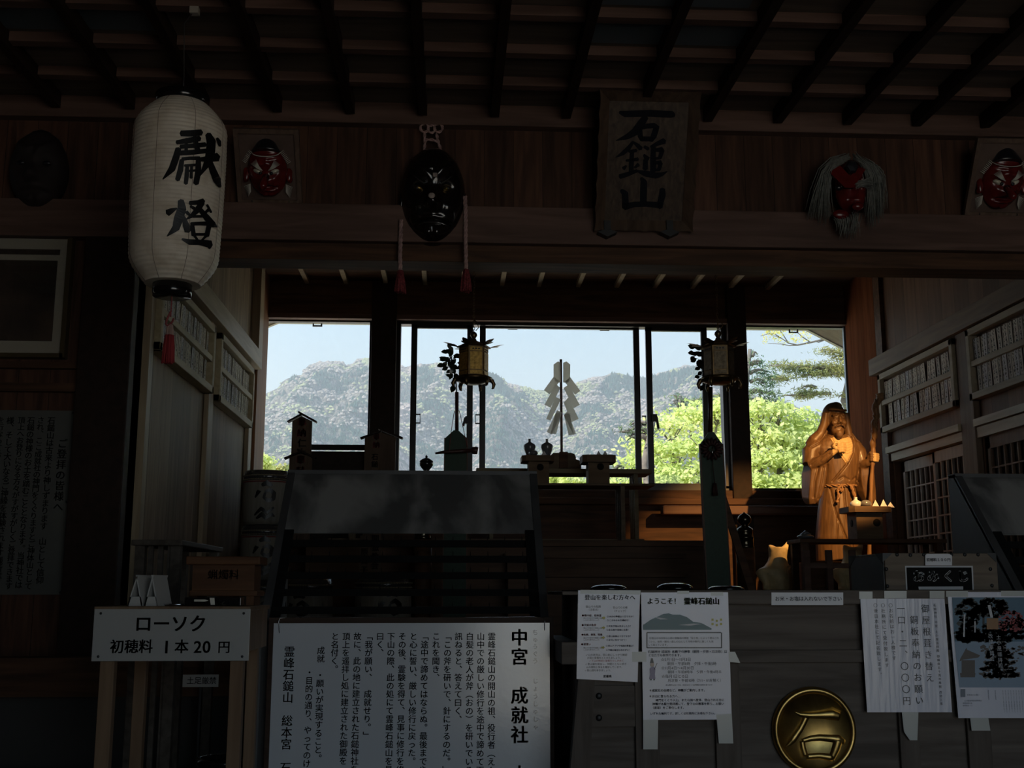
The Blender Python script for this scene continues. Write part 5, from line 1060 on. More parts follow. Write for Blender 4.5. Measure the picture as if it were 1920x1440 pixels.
def tengu_plaque(pts, label, crop, mirror=False):
    """pts: top-left, bottom-left, bottom-right pixels; the plaque leans forward at the top"""
    (ul, vt), (ubl, vb), (ubr, _) = pts; pb_ = P(ubl, vb, Yw_ - 0.03); pr = P(ubr, vb, Yw_ - 0.03); ptop = PX(ul, vt, pb_.x)
    W = pr.x - pb_.x; up = ptop - pb_; Lh = up.length; c = pb_ + Vector((W / 2, 0, 0)) + up * 0.5
    t = thing('tengu_plaque', label, 'mask plaque', (c.x, pb_.y, pb_.z), 'framed red tengu masks')
    M = leanmap(c, up); w2, h2 = W / 2, Lh / 2
    def lb(mb, x0, x1, d0, d1, z0, z1): return mb.slab([M(x0, d1, z0), M(x1, d1, z0), M(x1, d1, z1), M(x0, d1, z1)], M(0, d0, 0) - M(0, d1, 0))
    build('backboard', lb(MB(), -w2 + .02, w2 - .02, -0.012, 0.0, -h2 + .02, h2 - .02), M_plq, t)
    fr = MB(); b = 0.022
    lb(fr, -w2, -w2 + b, -0.014, 0.012, -h2, h2); lb(fr, w2 - b, w2, -0.014, 0.012, -h2, h2); lb(fr, -w2 + b, w2 - b, -0.014, 0.012, -h2, -h2 + b); lb(fr, -w2 + b, w2 - b, -0.014, 0.012, h2 - b, h2)
    build('frame', fr, M_plqf, t)
    hk = MB()
    for x in (-w2 * .55, w2 * .6): hk.bar(M(x, 0.014, -h2 - 0.012), M(x, 0.014, -h2 + 0.02), 0.004, 0.004)
    build('hooks', hk, M_black, t)
    k = W / 1.13 * 1.0; fw, fh = W * 0.31, Lh * 0.345; cx, cz = W * -0.01, Lh * -0.05; sg_ = -1 if mirror else 1
    Mf = lambda x, d, z: M(sg_ * x + cx, d, z + cz)
    def f(x, z):
        h = 0.055 * dome(x, z)
        h += 0.014 * (G(abs(x), z, .45, -.02 + .35, .3, .12)) + 0.012 * G(abs(x), z, .42, -.22, .2, .14) - 0.012 * G(abs(x), z, .38, .08, .17, .1) + 0.012 * G(x, z, 0, .42, .16, .12) + 0.006 * math.sin(z * 24) * G(x, z, 0, .6, .5, .2)
        h += 0.022 * G(x, z, 0, -.3, .28, .16) - 0.016 * G(x, z, .12, -.57, .34, .06) + 0.013 * G(x, z, .1, -.68, .4, .06) + 0.012 * G(abs(x), z, .2, -.9, .22, .12) + 0.012 * G(x, z, .42, -.52, .12, .12) - 0.010 * G(x, z, .45, -.55, .06, .06)
        return h
    mb = MB(); relief(mb, f, fw, fh, Mf); fc = build('face', mb, M_mred, t)
    mb = MB(); n0 = Mf(0, 0.06, -fh * .12); n1 = Mf(-0.005, 0.135, -fh * .34); mb.tube([n0, n0.lerp(n1, .5) + Vector((0, 0, 0.004)), n1, Mf(-0.005, 0.148, -fh * .36)], [0.017, 0.018, 0.019, 0.009], 12); build('nose', mb, M_mred, t)
    for s in (-1, 1):
        mb = MB(); c0 = Mf(s * fw * 1.06, 0.006, -fh * .1); mb.ell(c0, (fw * .17, 0.012, fh * .34)); mb.ell(Mf(s * fw * 1.1, 0.012, -fh * .32), (fw * .14, 0.014, fh * .13)); build('ear', mb, M_mred, t)
        mb = MB(); mb.ell(Mf(s * fw * .42, 0.046, fh * .05), (fw * .23, 0.014, fh * .085), R=Matrix.Rotation(s * sg_ * -0.35, 3, 'Y')); ey = build('eye', mb, M_eye, t)
        mb = MB(); mb.ell(Mf(s * fw * .27, 0.061, fh * .02), (fw * .085, 0.006, fw * .085)); build('pupil', mb, M_mblk, ey)
        mb = MB()
        for q in range(7):
            w = q / 6.0; a = [Mf(s * fw * lerp(.14, .20, w), 0.068, fh * lerp(.13, .17, w)), Mf(s * fw * lerp(.40, .32, w), 0.070, fh * lerp(.22, .30, w)), Mf(s * fw * lerp(.72, .46, w), 0.056, fh * lerp(.36, .52, w))]
            mb.tube(a, [0.002, 0.0022, 0.0008], 5)
        build('eyebrow', mb, M_hair, t)
        mb = MB()
        for q in range(9): w = q / 8.0; mb.tube([Mf(s * fw * lerp(.70, 1.02, w), 0.022, fh * lerp(.72, .32, w)), Mf(s * fw * lerp(.86, 1.2, w), 0.016, fh * lerp(.82, .40, w))], [0.0022, 0.001], 5)
        build('temple_hair', mb, M_hair, t)
        mb = MB()
        for q in range(9): w = q / 8.0; mb.tube([Mf(s * fw * .88, 0.02, fh * lerp(-.50, -.78, w)), Mf(s * fw * lerp(1.22, 1.06, w), 0.012, fh * lerp(-.62, -1.02, w))], [0.0022, 0.001], 5)
        build('whisker', mb, M_hair, t)
    mb = MB(); mb.lathe(Mf(0, 0.02, fh * .74), [(fw * .72, 0), (fw * .66, fh * .1), (fw * .46, fh * .36), (fw * .16, fh * .62), (fw * .13, fh * .78), (0, fh * .80)], 28, sy=0.6); build('cap', mb, M_mblk, t)
    mb = MB(); mb.tube([Mf(fw * .70 * math.cos(a), 0.022 + fw * .40 * math.sin(a), fh * .745 - 0.012 * math.sin(a)) for a in [math.pi * q / 14 for q in range(15)]], 0.0022, 6); build('cap_band', mb, M_hair, t)
    return t
tengu_plaque([(437, 240), (447, 381), (567, 383)], 'framed red tengu mask with a black cap beside the paper lantern', None)
tengu_plaque([(1832, 258), (1806, 405), (1928, 406)], 'framed red tengu mask with a black cap at the right edge', None, True)
# large black lacquer mask with cords
mc = P(812, 373, Yw_ - 0.02); ms = mpp(812, 372, Yw_)
bm = thing('black_mask', 'large black lacquered frowning mask with gilt eyes and twisted cords', 'mask', (mc.x, Yw_ - 0.02, P(812, 459, Yw_).z))
Mb = leanmap((mc.x, Yw_ - 0.03, mc.z), (0, -0.12, 1)); fw, fh = 60 * ms, 93 * ms
def fb(x, z):
    h = 0.13 * dome(x, z) ** 0.8
    h += 0.022 * math.exp(-((z - (.30 + .55 * abs(x))) / .12) ** 2) * math.exp(-((abs(x) - .45) / .4) ** 2) - 0.020 * G(abs(x), z, .42, .10, .2, .1) + 0.016 * G(abs(x), z, .5, -.3, .22, .18) + 0.012 * G(abs(x), z, .1, .5, .25, .12)
    h += 0.05 * G(x, z, 0, -.18, .16, .17) + 0.022 * G(abs(x), z, .16, -.24, .1, .08) - 0.018 * math.exp(-((z + .56 + .22 * x * x) / .045) ** 2) * math.exp(-(x / .5) ** 2) + 0.012 * math.exp(-((z + .48 + .25 * x * x) / .05) ** 2) * math.exp(-(x / .5) ** 2) + 0.022 * G(abs(x), z, .14, -.8, .18, .12)
    h += 0.004 * math.sin(z * 40) * G(x, z, 0, .55, .3, .15)
    return h
mb = MB(); relief(mb, fb, fw, fh, Mb, 60, 72); build('face', mb, plain('black_lacquer_mask', (0.009, 0.007, 0.006), 0.16, coat=0.7), bm)
for s in (-1, 1):
    mb = MB(); mb.ell(Mb(s * fw * .44, 0.105, fh * .10), (fw * .13, 0.016, fh * .05), R=Matrix.Rotation(s * -0.3, 3, 'Y')); e_ = build('eye', mb, M_brass, bm)
    mb = MB(); mb.ell(Mb(s * fw * .48, 0.121, fh * .095), (fw * .04, 0.004, fw * .04)); build('pupil', mb, M_mblk, e_)
    mb = MB(); mb.tube([Mb(s * fw * .17, 0.155, fh * .22), Mb(s * fw * .16, 0.157, fh * .18), Mb(s * fw * .26, 0.155, fh * .15), Mb(s * fw * .40, 0.142, fh * .22), Mb(s * fw * .58, 0.125, fh * .33)], [0.003, 0.004, 0.004, 0.003, 0.001], 6); build('brow_line', mb, plain('grey_lacquer', (0.06, 0.06, 0.06), 0.3), bm)
    mb = MB(); mb.ell(Mb(s * fw * .97, 0.02, fh * -.1), (0.012, 0.03, 0.055)); build('ear', mb, M_blackgloss, bm)
M_patch = plain('worn_patch', (0.36, 0.29, 0.26), 0.6, var=0.3, vscale=90)
mb = MB(); mb.obox(Mb(fw * .07, 0.142, fh * .33), (0.010, 0.004, 0.010)); build('forehead_patch', mb, M_patch, bm)
mb = MB(); mb.ell(Mb(-fw * .02, 0.178, -fh * .11), (0.016, 0.006, 0.014)); build('nose_patch', mb, M_patch, bm)
M_rope = plain('pink_white_cord', (0.42, 0.27, 0.25), 0.85, var=0.35, vscale=60)
def twisted(mb, pts, r, tw=60.0, n=2):
    pts = [Vector(p) for p in pts]; fine = []
    L = 0
    for a, b in zip(pts, pts[1:]):
        k = max(2, int((b - a).length / (r * .9)))
        for i in range(k): fine.append(a.lerp(b, i / k))
    fine.append(pts[-1])
    for s in range(n):
        q = []
        for i, p in enumerate(fine):
            d = (fine[min(i + 1, len(fine) - 1)] - fine[max(i - 1, 0)]).normalized(); x = d.cross(Vector((0, 1, 0.01))).normalized(); y = d.cross(x); a = i * 0.75 + 2 * math.pi * s / n
            q.append(p + x * math.cos(a) * r * .55 + y * math.sin(a) * r * .55)
        mb.tube(q, r * .62, 6)
def wp(u, v, d=0.05): return P(u, v, Yw_ - d)
mb = MB()
twisted(mb, [wp(795, 285), wp(797, 268), wp(796, 250)], 0.007); twisted(mb, [wp(828, 284), wp(822, 268), wp(818, 250)], 0.007); twisted(mb, [wp(797, 262), wp(810, 262), wp(823, 266)], 0.007)
for c, r in (((810, 226), 9), ((796, 240), 8), ((822, 240), 8), ((809, 242), 7)): twisted(mb, [wp(c[0] + r * math.cos(a * .7), c[1] + r * math.sin(a * .7)) for a in range(10)], 0.0062)
build('knot', mb, M_rope, bm)
mb = MB(); mb.tube([wp(780, 225, .045), wp(790, 240)], 0.0012, 4); mb.tube([wp(840, 224, .045), wp(828, 238)], 0.0012, 4); build('hanging_wires', mb, M_steel, bm)
for k, pts in enumerate(([(752, 412), (751, 450), (750, 480), (751, 509)], [(872, 368), (873, 400), (873, 450), (874, 507)])):
    mb = MB(); twisted(mb, [wp(u, v, 0.085) for u, v in pts], 0.0095, n=3); cdp = build('cord', mb, M_rope, bm)
    mb = MB(); e = wp(*pts[-1], 0.085); tassel(mb, e + Vector((0, 0, 0.004)), 0.010, 0.028, 0.112, 30, .1); build('tassel', mb, plain('cord_tassel%d' % k, (0.22, 0.035, 0.04), 0.85, var=0.6, vscale=120), cdp)
# white-haired red mask
wc = P(1583, 362, Yw_ - 0.02); wsx = mpp(1583, 362, Yw_)
wm = thing('white_haired_mask', 'red mask with long white hair and a black forehead knob, right of the carved signboard', 'mask', (wc.x, Yw_ - 0.02, P(1583, 440, Yw_).z))
def wq(u, v, d=0.04): return P(u, v, Yw_ - d - 0.07)
def fwm(x, z): return 0.06 * dome(x, z) + 0.022 * G(x, z, 0, -.12, .22, .2) + 0.014 * G(abs(x), z, .5, -.12, .22, .2) - 0.02 * G(abs(x), z, .45, .22, .22, .12) - 0.015 * G(x, z, 0, -.52, .3, .06) + 0.02 * G(x, z, -.1, -.72, .3, .12)
Mw = leanmap((P(1586, 365, Yw_ - .03).x, Yw_ - 0.10, P(1586, 365, Yw_).z), (0, -0.1, 1)); mb = MB(); relief(mb, fwm, 30 * wsx, 50 * wsx, Mw, 36, 44); build('face', mb, M_mred, wm)
mb = MB(); mb.slab([wq(1556, 324, .10), wq(1585, 352, .12), wq(1594, 352, .12), wq(1594, 330, .11)], (0, 0.02, 0)).slab([wq(1624, 316, .10), wq(1594, 330, .11), wq(1594, 352, .12), wq(1601, 352, .12)], (0, 0.02, 0)).slab([wq(1556, 324, .10), wq(1594, 330, .11), wq(1575, 310, .09), wq(1558, 310, .09)], (0, 0.02, 0)).slab([wq(1624, 316, .1), wq(1622, 312, .09), wq(1606, 316, .09), wq(1594, 330, .11)], (0, 0.02, 0)); build('brow', mb, M_mred, wm)
mb = MB(); kc = wq(1597, 313, .11); mb.lathe(kc, [(0, 0.014), (0.026, 0.012), (0.034, 0), (0.034, -0.03)], 6, M=R90, smooth=False); build('knob', mb, M_mblk, wm)
mb = MB(); mb.ell(wq(1608, 387, .10), (0.030, 0.02, 0.022)); build('cheek', mb, M_mred, wm)
mb = MB(); mb.ell(wq(1577, 402, .09), (0.042, 0.016, 0.024)); build('lower_lip', mb, M_mred, wm)
for s, u, v in ((-1, 1573, 352), (1, 1602, 354)):
    mb = MB(); mb.ell(wq(u, v, .085), (0.020, 0.012, 0.013)); build('eye', mb, M_mblk, wm)
M_yak = plain('white_yak_hair', (0.20, 0.205, 0.185), 0.6, var=0.3, vscale=60)
r9 = random.Random(9)
def strands(name, roots, tips, bulge, n, r=0.0022):
    mb = MB()
    for i in range(n):
        w = r9.random(); a = Vector(roots[0]).lerp(Vector(roots[1]), w) + Vector((r9.gauss(0, .008), r9.gauss(0, .006), r9.gauss(0, .008))); b = Vector(tips[0]).lerp(Vector(tips[1]), min(1, max(0, w + r9.gauss(0, .12)))) + Vector((r9.gauss(0, .012), r9.gauss(0, .01), r9.gauss(0, .02)))
        mid = a.lerp(b, .5) + Vector(bulge) * r9.uniform(.6, 1.2); mb.tube([a, a.lerp(mid, .5) + Vector(bulge) * .3, mid, mid.lerp(b, .55) + Vector(bulge) * .15, b], [r, r, r * .9, r * .7, r * .3], 4)
    build(name, mb, M_yak, wm)
strands('hair', (wq(1590, 292, .09), wq(1566, 310, .08)), (wq(1518, 402, .05), wq(1556, 406, .06)), (-0.035, -0.02, 0.05), 150)
strands('hair', (wq(1600, 292, .09), wq(1628, 308, .08)), (wq(1628, 415, .05), wq(1656, 396, .05)), (0.035, -0.02, 0.05), 130)
strands('beard', (wq(1564, 408, .08), wq(1612, 400, .08)), (wq(1570, 434, .06), wq(1606, 438, .07)), (0.0, -0.02, 0.0), 70)
strands('side_tuft', (wq(1604, 350, .1), wq(1600, 346, .1)), (wq(1642, 334, .08), wq(1632, 352, .09)), (0.0, -0.02, 0.0), 30)
# dark mask on the left wall section
dc = P(78, 325, Yw_ - 0.02); dm = thing('dark_mask', 'very dark carved mask in the shadow on the wall left of the paper lantern', 'mask', (dc.x, Yw_ - 0.02, P(78, 400, Yw_).z))
Md = leanmap((dc.x, Yw_ - 0.03, dc.z), (0, -0.1, 1)); mb = MB(); relief(mb, lambda x, z: fb(x, z) * .9, 52 * ms, 74 * ms, Md, 36, 44); build('face', mb, plain('dark_carved_wood', (0.016, 0.009, 0.009), 0.75, var=0.3, vscale=20), dm)
for s in (-1, 1): mb = MB(); mb.ell(Md(s * 23 * ms, 0.094, 8 * ms), (0.022, 0.012, 0.012)); build('eye', mb, M_mblk, dm)
mb = MB(); mb.lathe(Md(0, .02, 50 * ms), [(40 * ms, 0), (34 * ms, 10 * ms), (16 * ms, 24 * ms), (0, 30 * ms)], 20, sy=.5); build('cap', mb, M_mblk, dm)

# carved signboard leaning forward on two iron brackets
pbl = P(1112.5, 431, Yw_ - 0.08); pbr = P(1297, 431, Yw_ - 0.08); ptl = PX(1119, 168, pbl.x + 0.0)
Wd = pbr.x - pbl.x; up = Vector((0, 4.98 - pbl.y, P(1119, 167, 4.98).z - pbl.z)); Ld = up.length
cs = pbl + Vector((Wd / 2, 0, 0)) + up * .5; Msb = leanmap(cs, up)
sb = thing('carved_signboard', 'carved wooden signboard with three black characters leaning out from the beam', 'signboard', (cs.x, pbl.y, pbl.z))
M_sb = wood('sign_zelkova', (0.045, 0.030, 0.021), (0.095, 0.064, 0.044), 'z', 7, rough=0.5); M_sbf = wood('sign_frame_wood', (0.06, 0.038, 0.026), (0.105, 0.068, 0.047), 'z', 4, rough=0.55)
def lslab(mb, x0, x1, d0, d1, z0, z1): return mb.slab([Msb(x0, d1, z0), Msb(x1, d1, z0), Msb(x1, d1, z1), Msb(x0, d1, z1)], Msb(0, d0, 0) - Msb(0, d1, 0))
w2, h2 = Wd / 2, Ld / 2
build('board', lslab(MB(), -w2 + .05, w2 - .05, -0.02, 0.0, -h2 + .05, h2 - .05), M_sb, sb)
def frame_side(pts_in, pts_out, n, ax):
    mb = MB(); A, B = pts_in; C, D = pts_out
    for i in range(n):
        t0, t1 = i / n, (i + 1) / n; k0 = 0.006 * abs(math.sin(math.pi * t0 * 6)); k1 = 0.006 * abs(math.sin(math.pi * t1 * 6))
        o0 = Vector(C).lerp(Vector(D), t0); o1 = Vector(C).lerp(Vector(D), t1); o0 = Vector((o0.x - ax[0] * k0, 0, o0.z - ax[1] * k0)); o1 = Vector((o1.x - ax[0] * k1, 0, o1.z - ax[1] * k1))
        i0 = Vector(A).lerp(Vector(B), t0); i1 = Vector(A).lerp(Vector(B), t1)
        mb.slab([Msb(i0.x, 0.004, i0.z), Msb(i1.x, 0.004, i1.z), Msb(o1.x, 0.034, o1.z), Msb(o0.x, 0.034, o0.z)], Msb(0, -0.02, 0) - Msb(0, 0.01, 0))
    build('frame_side', mb, M_sbf, sb)
q_ = .052
frame_side([(-w2 + q_, 0, -h2 + q_), (-w2 + q_, 0, h2 - q_)], [(-w2, 0, -h2), (-w2, 0, h2)], 24, (-1, 0)); frame_side([(w2 - q_, 0, h2 - q_), (w2 - q_, 0, -h2 + q_)], [(w2, 0, h2), (w2, 0, -h2)], 24, (1, 0))
frame_side([(w2 - q_, 0, -h2 + q_), (-w2 + q_, 0, -h2 + q_)], [(w2, 0, -h2), (-w2, 0, -h2)], 18, (0, -1)); frame_side([(-w2 + q_, 0, h2 - q_), (w2 - q_, 0, h2 - q_)], [(-w2, 0, h2), (w2, 0, h2)], 18, (0, 1))
nsb = (Msb(0, 1, 0) - Msb(0, 0, 0)); psb = Msb(0, 0.002, 0)
ISHI = [[(332, 280, 20), (380, 296, 46), (600, 290, 50), (790, 300, 50), (810, 312, 24)], [(562, 320, 46), (520, 380, 56), (470, 450, 58), (400, 494, 40), (302, 528, 6)], [(512, 418, 30), (570, 402, 36), (630, 396, 40), (664, 425, 44)], [(508, 425, 38), (514, 490, 38), (530, 528, 26)], [(650, 430, 44), (630, 490, 44), (608, 532, 26)], [(520, 512, 36), (612, 514, 36)]]
TSUI = [[(452, 538, 20), (410, 596, 34), (360, 640, 30), (300, 674, 6)], [(452, 540, 14), (490, 570, 30), (520, 600, 34)], [(412, 622, 20), (480, 614, 26)], [(390, 702, 18), (440, 698, 22), (494, 690, 28)], [(442, 622, 30), (436, 720, 36), (434, 806, 36)], [(366, 772, 30), (392, 748, 14)], [(498, 736, 30), (464, 764, 16)], [(334, 842, 36), (400, 822, 34), (486, 790, 24)],
        [(548, 580, 24), (584, 602, 26)], [(545, 652, 18), (576, 690, 44)], [(560, 694, 34), (556, 776, 40)], [(486, 792, 16), (560, 816, 44), (650, 832, 46), (700, 822, 30), (750, 796, 6)], [(604, 584, 20), (660, 556, 32), (724, 530, 44)], [(628, 572, 34), (624, 680, 42), (626, 796, 44)], [(640, 612, 24), (706, 606, 40)], [(706, 610, 34), (684, 680, 30)], [(640, 684, 18), (690, 680, 20)], [(640, 722, 24), (694, 718, 34)], [(692, 722, 32), (676, 782, 28)], [(640, 786, 20), (682, 782, 22)]]
YAMA = [[(522, 852, 20), (544, 890, 50), (542, 980, 50), (540, 1084, 48)], [(346, 960, 26), (380, 990, 48), (384, 1050, 46), (384, 1116, 50)], [(372, 1106, 50), (460, 1084, 40), (560, 1080, 40), (690, 1090, 46)], [(706, 948, 40), (706, 1000, 50), (690, 1060, 46), (684, 1112, 40)]]
ISHI, TSUI, YAMA = [[[(x, y, w_ * 1.2) for x, y, w_ in s_2] for s_2 in q_2] for q_2 in (ISHI, TSUI, YAMA)]
mb = MB(); brush(mb, ISHI + TSUI + YAMA, lambda u, v: PP(u, v, psb, nsb), (1090, 150, 4.646)); lv = build('lettering', mb, plain('carved_black', (0.012, 0.013, 0.018), 0.9, spec=0.1), sb)
for ua in (1139, 1256):
    m = MB(); a = wp(ua, 430, 0.12); m.box(a.x - 0.016, a.x + 0.016, a.y - 0.002, a.y + 0.004, a.z, a.z + 0.045); m.prism([(a.x - 0.048, a.z - 0.012), (a.x, a.z - 0.036), (a.x + 0.048, a.z - 0.012), (a.x, a.z + 0.004)], a.y, Yw_ - 0.07); build('iron_bracket', m, M_black, sb)

# framed picture and handwritten notice on the left wall section
Yv = Yw_ - 0.03
fx0 = -2.65; fp = thing('framed_picture', 'large framed dark picture behind glass on the left wall', 'picture', ((fx0 + scr(132, 443, Yv)[0]) / 2, Yv, scr(60, 664, Yv)[1]))
x1, z1 = scr(131, 442, Yv); _, z0 = scr(125, 664, Yv)
M_goldf = plain('dark_gilt_frame', (0.09, 0.065, 0.03), 0.4, metal=0.3)
m = MB(); b = 0.02
m.box(fx0, x1 + .012, Yv - 0.02, Yv + 0.03, z1, z1 + b).box(fx0, x1 + .012, Yv - 0.02, Yv + 0.03, z0 - b, z0).box(x1 - .002, x1 + b, Yv - 0.02, Yv + 0.03, z0 - b, z1 + b).box(fx0, fx0 + b, Yv - 0.02, Yv + 0.03, z0, z1); build('frame', m, M_goldf, fp)
M_mat = plain('picture_mount', (0.46, 0.43, 0.35), 0.8); build('mount', MB().box(fx0 + b, x1, Yv + 0.01, Yv + 0.016, z0, z1), M_mat, fp)
ix1, iz1 = scr(107, 488, Yv); _, iz0 = scr(103, 639, Yv); M_pic = plain('dark_picture', (0.045, 0.03, 0.02), 0.7, var=0.7, vscale=5)
build('print', MB().box(fx0 + 0.16, ix1, Yv + 0.007, Yv + 0.0098, iz0, iz1), M_pic, fp)
build('title_strip', MB().box(fx0 + 0.16, ix1 + .008, Yv + 0.007, Yv + 0.0098, scr(100, 477, Yv)[1], scr(100, 467, Yv)[1]), M_pic, fp)
gl2 = bpy.data.materials.new('picture_glass'); gl2.use_nodes = True; g2 = gl2.node_tree; g2.nodes.clear(); a1_ = g2.nodes.new('ShaderNodeOutputMaterial'); b1_ = g2.nodes.new('ShaderNodeMixShader'); c1_ = g2.nodes.new('ShaderNodeBsdfTransparent'); d1_ = g2.nodes.new('ShaderNodeBsdfGlossy'); d1_.inputs['Roughness'].default_value = 0.01; b1_.inputs[0].default_value = 0.08
g2.links.new(c1_.outputs[0], b1_.inputs[1]); g2.links.new(d1_.outputs[0], b1_.inputs[2]); g2.links.new(b1_.outputs[0], a1_.inputs[0])
build('glass', MB().box(fx0 + b, x1, Yv + 0.0, Yv + 0.002, z0, z1), gl2, fp)
hn_ = thing('handwritten_notice', 'large paper notice with vertical brush writing pinned on the left wall', 'notice', (scr(60, 1100, Yw_)[0], Yw_ - 0.01, scr(60, 1115, Yw_)[1]))
Yh = Yw_ - 0.008; hx1, hz1 = scr(141, 770, Yh); hx1b, hz0 = scr(118, 1115, Yh)
M_old = plain('aged_paper', (0.10, 0.10, 0.09), 0.7, var=0.1)
build('sheet', MB().box(-2.5, (hx1 + hx1b) / 2, Yh, Yh + 0.003, hz0, hz1), M_old, hn_)
m = MB(); Yi = Yh - 0.0015
for s, u, v, px, ad in (('ご登拝の皆様へ', 118, 822, 19, 1.06), ('石鎚山は古来より神しずまります　山として信仰', 97, 781, 15, 0.955), ('され、ここ成就社の神門をくぐりますとご神体山として', 77, 781, 14, 0.93), ('石鎚の神様のお土を踏むこととなります。当神社では', 59, 781, 14.5, 0.93), ('頂上へお登りになる方々がすがすがしくご登拝できます', 41, 781, 14, 0.93), ('様、そして大いなるご神縁を体験されます様祈念', 20, 781, 15, 0.93), ('を行なっております', 2, 781, 14, 0.95)):
    text(m, s, u, v, px, Yi, vertical=True, bold=0.016, adv=ad)
build('lettering', m, M_ink, hn_)
m = MB()
for u, v in ((137, 774), (125, 941), (113, 1111)): m.ell(P(u, v, Yh), (0.006, 0.004, 0.006), 8, 6)
build('pins', m, M_black, hn_)
# ================================================================== things in the inner room
# ---------------------------------------------------------------- racks of paper slips on the side walls
M_slip = []
for i, c in enumerate(((0.62, 0.58, 0.50), (0.50, 0.47, 0.42), (0.56, 0.56, 0.58))):
    m, n, l, b, o = newmat('slip_%d' % i); tc = n.new('ShaderNodeTexCoord'); mp = n.new('ShaderNodeMapping'); mp.inputs['Scale'].default_value = (30, 90, 75); no = n.new('ShaderNodeTexNoise'); no.inputs['Scale'].default_value = 1.0; no.inputs['Detail'].default_value = 2
    sx = n.new('ShaderNodeSeparateXYZ'); l.new(tc.outputs['Object'], sx.inputs[0]); ab = n.new('ShaderNodeMath'); ab.operation = 'ABSOLUTE'; l.new(sx.outputs['Y'], ab.inputs[0]); lt_ = n.new('ShaderNodeMath'); lt_.operation = 'LESS_THAN'; lt_.inputs[1].default_value = 0.010; l.new(ab.outputs[0], lt_.inputs[0])
    l.new(tc.outputs['Object'], mp.inputs[0]); l.new(mp.outputs[0], no.inputs['Vector']); gt = n.new('ShaderNodeMath'); gt.operation = 'GREATER_THAN'; gt.inputs[1].default_value = 0.5; l.new(no.outputs[0], gt.inputs[0]); mu = n.new('ShaderNodeMath'); mu.operation = 'MULTIPLY'; l.new(gt.outputs[0], mu.inputs[0]); l.new(lt_.outputs[0], mu.inputs[1])
    x = n.new('ShaderNodeMix'); x.data_type = 'RGBA'; x.inputs[6].default_value = (*c, 1); x.inputs[7].default_value = (0.06, 0.06, 0.06, 1); l.new(mu.outputs[0], x.inputs[0]); l.new(x.outputs[2], b.inputs['Base Color']); b.inputs['Roughness'].default_value = 0.8; M_slip.append(m)
slip_me = [mesh_of('paper_slip', MB().box(-0.0015, 0.0015, -0.022, 0.022, 0, 0.172), M_slip[i]) for i in range(3)]
def slip_rack(side, y0, y1, z0, z1, label, where, mat, count, lean_):
    s = 1 if side < 0 else -1; xw = LX if side < 0 else RX; d = 0.062
    X = lambda a: xw + s * a
    def bx(mb, a0, a1, ya, yb, za, zb_): return mb.box(min(X(a0), X(a1)), max(X(a0), X(a1)), ya, yb, za, zb_)
    t = thing('slip_rack', label, 'rack', (X(0.03), (y0 + y1) / 2, z0), 'wall racks of paper slips'); b = 0.042
    build('frame', bx(bx(bx(bx(MB(), 0.001, d, y0, y1, z0, z0 + b), 0.001, d, y0, y1, z1 - b, z1), 0.001, d, y0, y0 + b, z0, z1), 0.001, d, y1 - b, y1, z0, z1), mat, t, 0.003)
    zm = (z0 + z1) / 2; build('middle_rail', bx(MB(), 0.02, d - 0.006, y0 + b, y1 - b, zm - 0.018, zm + 0.018), mat, t, 0.002)
    build('backing', bx(MB(), 0.001, 0.006, y0 + b, y1 - b, z0 + b, z1 - b), M_dark, t)
    for row, (za, nm) in enumerate(((z0 + b + 0.001, 'lower'), (zm - 0.016, 'upper'))):
        y = y0 + b + 0.03; k = 0
        while y < y1 - b - 0.03:
            o = bpy.data.objects.new('paper_slip', slip_me[k % 3 if rnd.random() < .6 else 0]); COL.objects.link(o)
            r = rnd.gauss(0, lean_); o.location = (X(0.024 + 0.004 * (k % 3)), y, za + 0.022 * abs(math.sin(r))); o.rotation_euler = (max(-.14, min(.14, r)), s * rnd.uniform(0.0, 0.03), 0)
            tag(o, 'narrow paper slip with tiny writing in the %s row of the %s' % (nm, where), 'paper slip', '%s row of slips, %s' % (nm, where)); k += 1
            y += (y1 - y0 - 2 * b) / count * rnd.choice((0.75, 0.9, 1.0, 1.0, 1.1, 1.35))
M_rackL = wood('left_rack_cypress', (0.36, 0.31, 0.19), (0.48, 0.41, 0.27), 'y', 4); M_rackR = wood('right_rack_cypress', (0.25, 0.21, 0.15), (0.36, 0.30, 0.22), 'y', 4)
slip_rack(-1, 5.55, 6.83, 2.315, 2.725, 'pale wooden wall rack of paper slips on the left wall, nearer one, behind the tassel', 'near left wall rack', M_rackL, 27, .02)
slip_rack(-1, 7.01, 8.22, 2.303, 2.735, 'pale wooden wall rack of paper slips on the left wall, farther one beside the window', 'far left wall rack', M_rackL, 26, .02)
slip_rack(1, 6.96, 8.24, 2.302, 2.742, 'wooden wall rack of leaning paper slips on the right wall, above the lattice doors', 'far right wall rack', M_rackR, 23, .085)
slip_rack(1, 5.50, 6.76, 2.302, 2.745, 'wooden wall rack of paper slips on the right wall, cut by the picture edge', 'near right wall rack', M_rackR, 27, .02)

